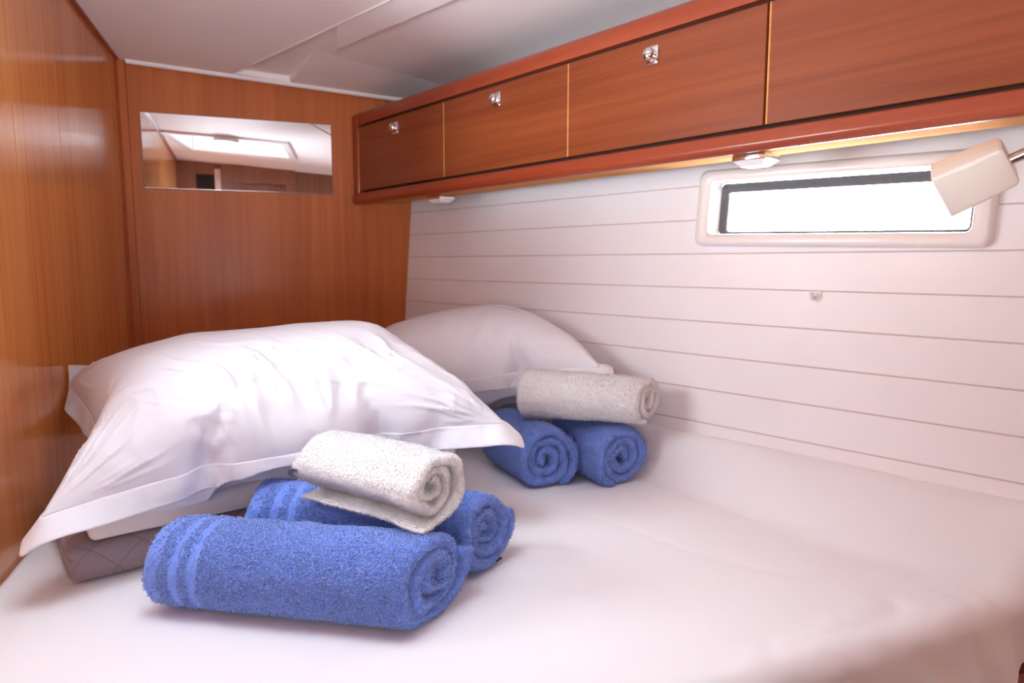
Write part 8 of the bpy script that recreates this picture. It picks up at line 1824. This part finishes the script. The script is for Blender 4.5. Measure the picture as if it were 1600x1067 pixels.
    if loops:
        outer = np.tile((side > 0) & (ths[idx] > tot - 2 * math.pi * 1.06), K)
        ends = (np.abs(np.repeat(xs, Mn)) > L / 2 - h * 1.6) & (np.tile(side, K) * 0 == 0)
        flap = np.tile((fl_[idx] > 0.3) & (flare > 0), K)
        ok = (outer | ends | flap) & (rng.random(len(Pp)) < np.clip(amp, 0, 1) * dens * np.where(endw > 0.3, 0.6, 1.0))
        P2 = Pp[ok] + rng.normal(size=(ok.sum(), 3)) * step * 0.35
        V2, F2 = terry_loops(P2, nrm[ok], loops, rng)
        V2[:, 2] = np.maximum(V2[:, 2], 0.0005) if droop == 0 else V2[:, 2]
        quads = np.vstack([quads, F2 + len(Pp)])
        slots = np.r_[slots, np.ones(len(F2), int)]
        Pp = np.vstack([Pp, V2])
    return mesh_from_arrays(name, Pp, quads, mat, slots, [loop_mat or mat])


def lay(o, end, direction, z):
    """put the visible (+x) end's base at 'end', the roll running back along -direction"""
    d = Vector((direction[0], direction[1], 0)).normalized()
    L = max(v.co.x for v in o.data.vertices)
    c = Vector((end[0], end[1], 0)) - d * L
    o.location = (c.x, c.y, z)
    o.rotation_euler = (0, 0, math.atan2(d.y, d.x))


DT = (0.875, -0.484)
t1 = rolled_towel('rolled_towel', 0.46, 0.083, 3.0, 0.021, M['blue'], step=0.0021, seed=1, end_a=12, squash=(1.06, 0.95), bands=True, shear=0.42, taper=0.02, lump=0.006, loop_mat=M['blue_loop'], loops=0.0028)
lay(t1, (0.243, 0.955), DT, BZ + 0.003)
tag(t1, 'blue rolled bath towel at the very front, nearest the foot of the berth', 'towel', 'blue rolled towels')
t2 = rolled_towel('rolled_towel', 0.44, 0.082, 3.0, 0.021, M['blue'], step=0.0021, seed=2, end_a=12, squash=(1.03, 0.97), bands=True, shear=0.40, taper=0.03, lump=0.006, loop_mat=M['blue_loop'], loops=0.0028)
lay(t2, (0.365, 1.102), DT, BZ + 0.003)
tag(t2, 'blue rolled bath towel between the front roll and the pillow, under the white roll', 'towel', 'blue rolled towels')
t3 = rolled_towel('rolled_towel', 0.29, 0.064, 2.6, 0.016, M['white_terry'], step=0.0019, seed=3, end_a=-118, hand=-1, flare=0.016, squash=(1.12, 0.92), pile_h=0.0008, lump=0.009, recess=0.02, loops=0.0019, loop_mat=M['white_loop'], droop=0.004)
lay(t3, (0.225, 1.005), (0.60, -0.80), BZ + 0.158)
tag(t3, 'small white rolled towel with a loose flap, on the front blue rolls', 'towel', 'white rolled towels')
t4 = rolled_towel('rolled_towel', 0.26, 0.090, 2.8, 0.022, M['blue'], step=0.0028, seed=4, end_a=-60, squash=(1.0, 0.98), hand=-1, loops=0.0030, loop_mat=M['blue_loop'], lump=0.005)
lay(t4, (0.602, 1.49), (0.12, -0.99), BZ + 0.003)
tag(t4, 'blue rolled bath towel of the far stack, next to the front pillow tip', 'towel', 'blue rolled towels')
t5 = rolled_towel('rolled_towel', 0.25, 0.088, 2.8, 0.022, M['blue'], step=0.0028, seed=5, end_a=-110, squash=(1.0, 0.98), hand=1, loops=0.0030, loop_mat=M['blue_loop'], lump=0.005)
lay(t5, (0.785, 1.45), (0.13, -0.99), BZ + 0.003)
tag(t5, 'blue rolled bath towel of the far stack, next to the hull planks', 'towel', 'blue rolled towels')
t6 = rolled_towel('rolled_towel', 0.33, 0.066, 2.6, 0.017, M['white_terry'], step=0.0026, seed=6, end_a=-100, squash=(1.04, 0.97), pile_h=0.0008, loops=0.0022, loop_mat=M['white_loop'], lump=0.005, shear=0.45, taper=0.08, droop=0.003)
lay(t6, (0.858, 1.425), (0.80, -0.60), BZ + 0.172)
tag(t6, 'small white rolled towel on top of the far blue rolls', 'towel', 'white rolled towels')


def care_tag(parent, pts, wdir, w, mat):
    """a little folded strip of label tape"""
    bm = bmesh.new()
    wv = Vector(wdir).normalized() * w
    P_ = [Vector(p) for p in pts]
    a = [(bm.verts.new(p), bm.verts.new(p + wv)) for p in P_]
    for q, r_ in zip(a, a[1:]): bm.faces.new((q[0], r_[0], r_[1], q[1]))
    ret = bmesh.ops.extrude_face_region(bm, geom=bm.faces[:])
    bmesh.ops.translate(bm, vec=(0, 0, 0.0012), verts=[v for v in ret['geom'] if isinstance(v, bmesh.types.BMVert)])
    return from_bm('care_tag', bm, mat, parent, smooth=False)


care_tag(t2, [(0.165, -0.035, 0.006), (0.185, -0.02, 0.004), (0.215, 0.0, 0.003), (0.226, 0.006, 0.006), (0.215, 0.004, 0.010)], (0.4, 1, 0), 0.03, M['dark_tag'])
tip_v = min((v.co for v in t3.data.vertices), key=lambda c: c.y * 1.0 + c.x * 0.5)
tx, ty, tz = tip_v.x + 0.004, tip_v.y + 0.004, tip_v.z
care_tag(t3, [(tx, ty, tz), (tx - 0.001, ty - 0.010, tz - 0.001), (tx, ty - 0.013, tz - 0.007), (tx + 0.002, ty - 0.009, tz - 0.009)], (1, 0, 0), 0.012, M['dark_tag'])
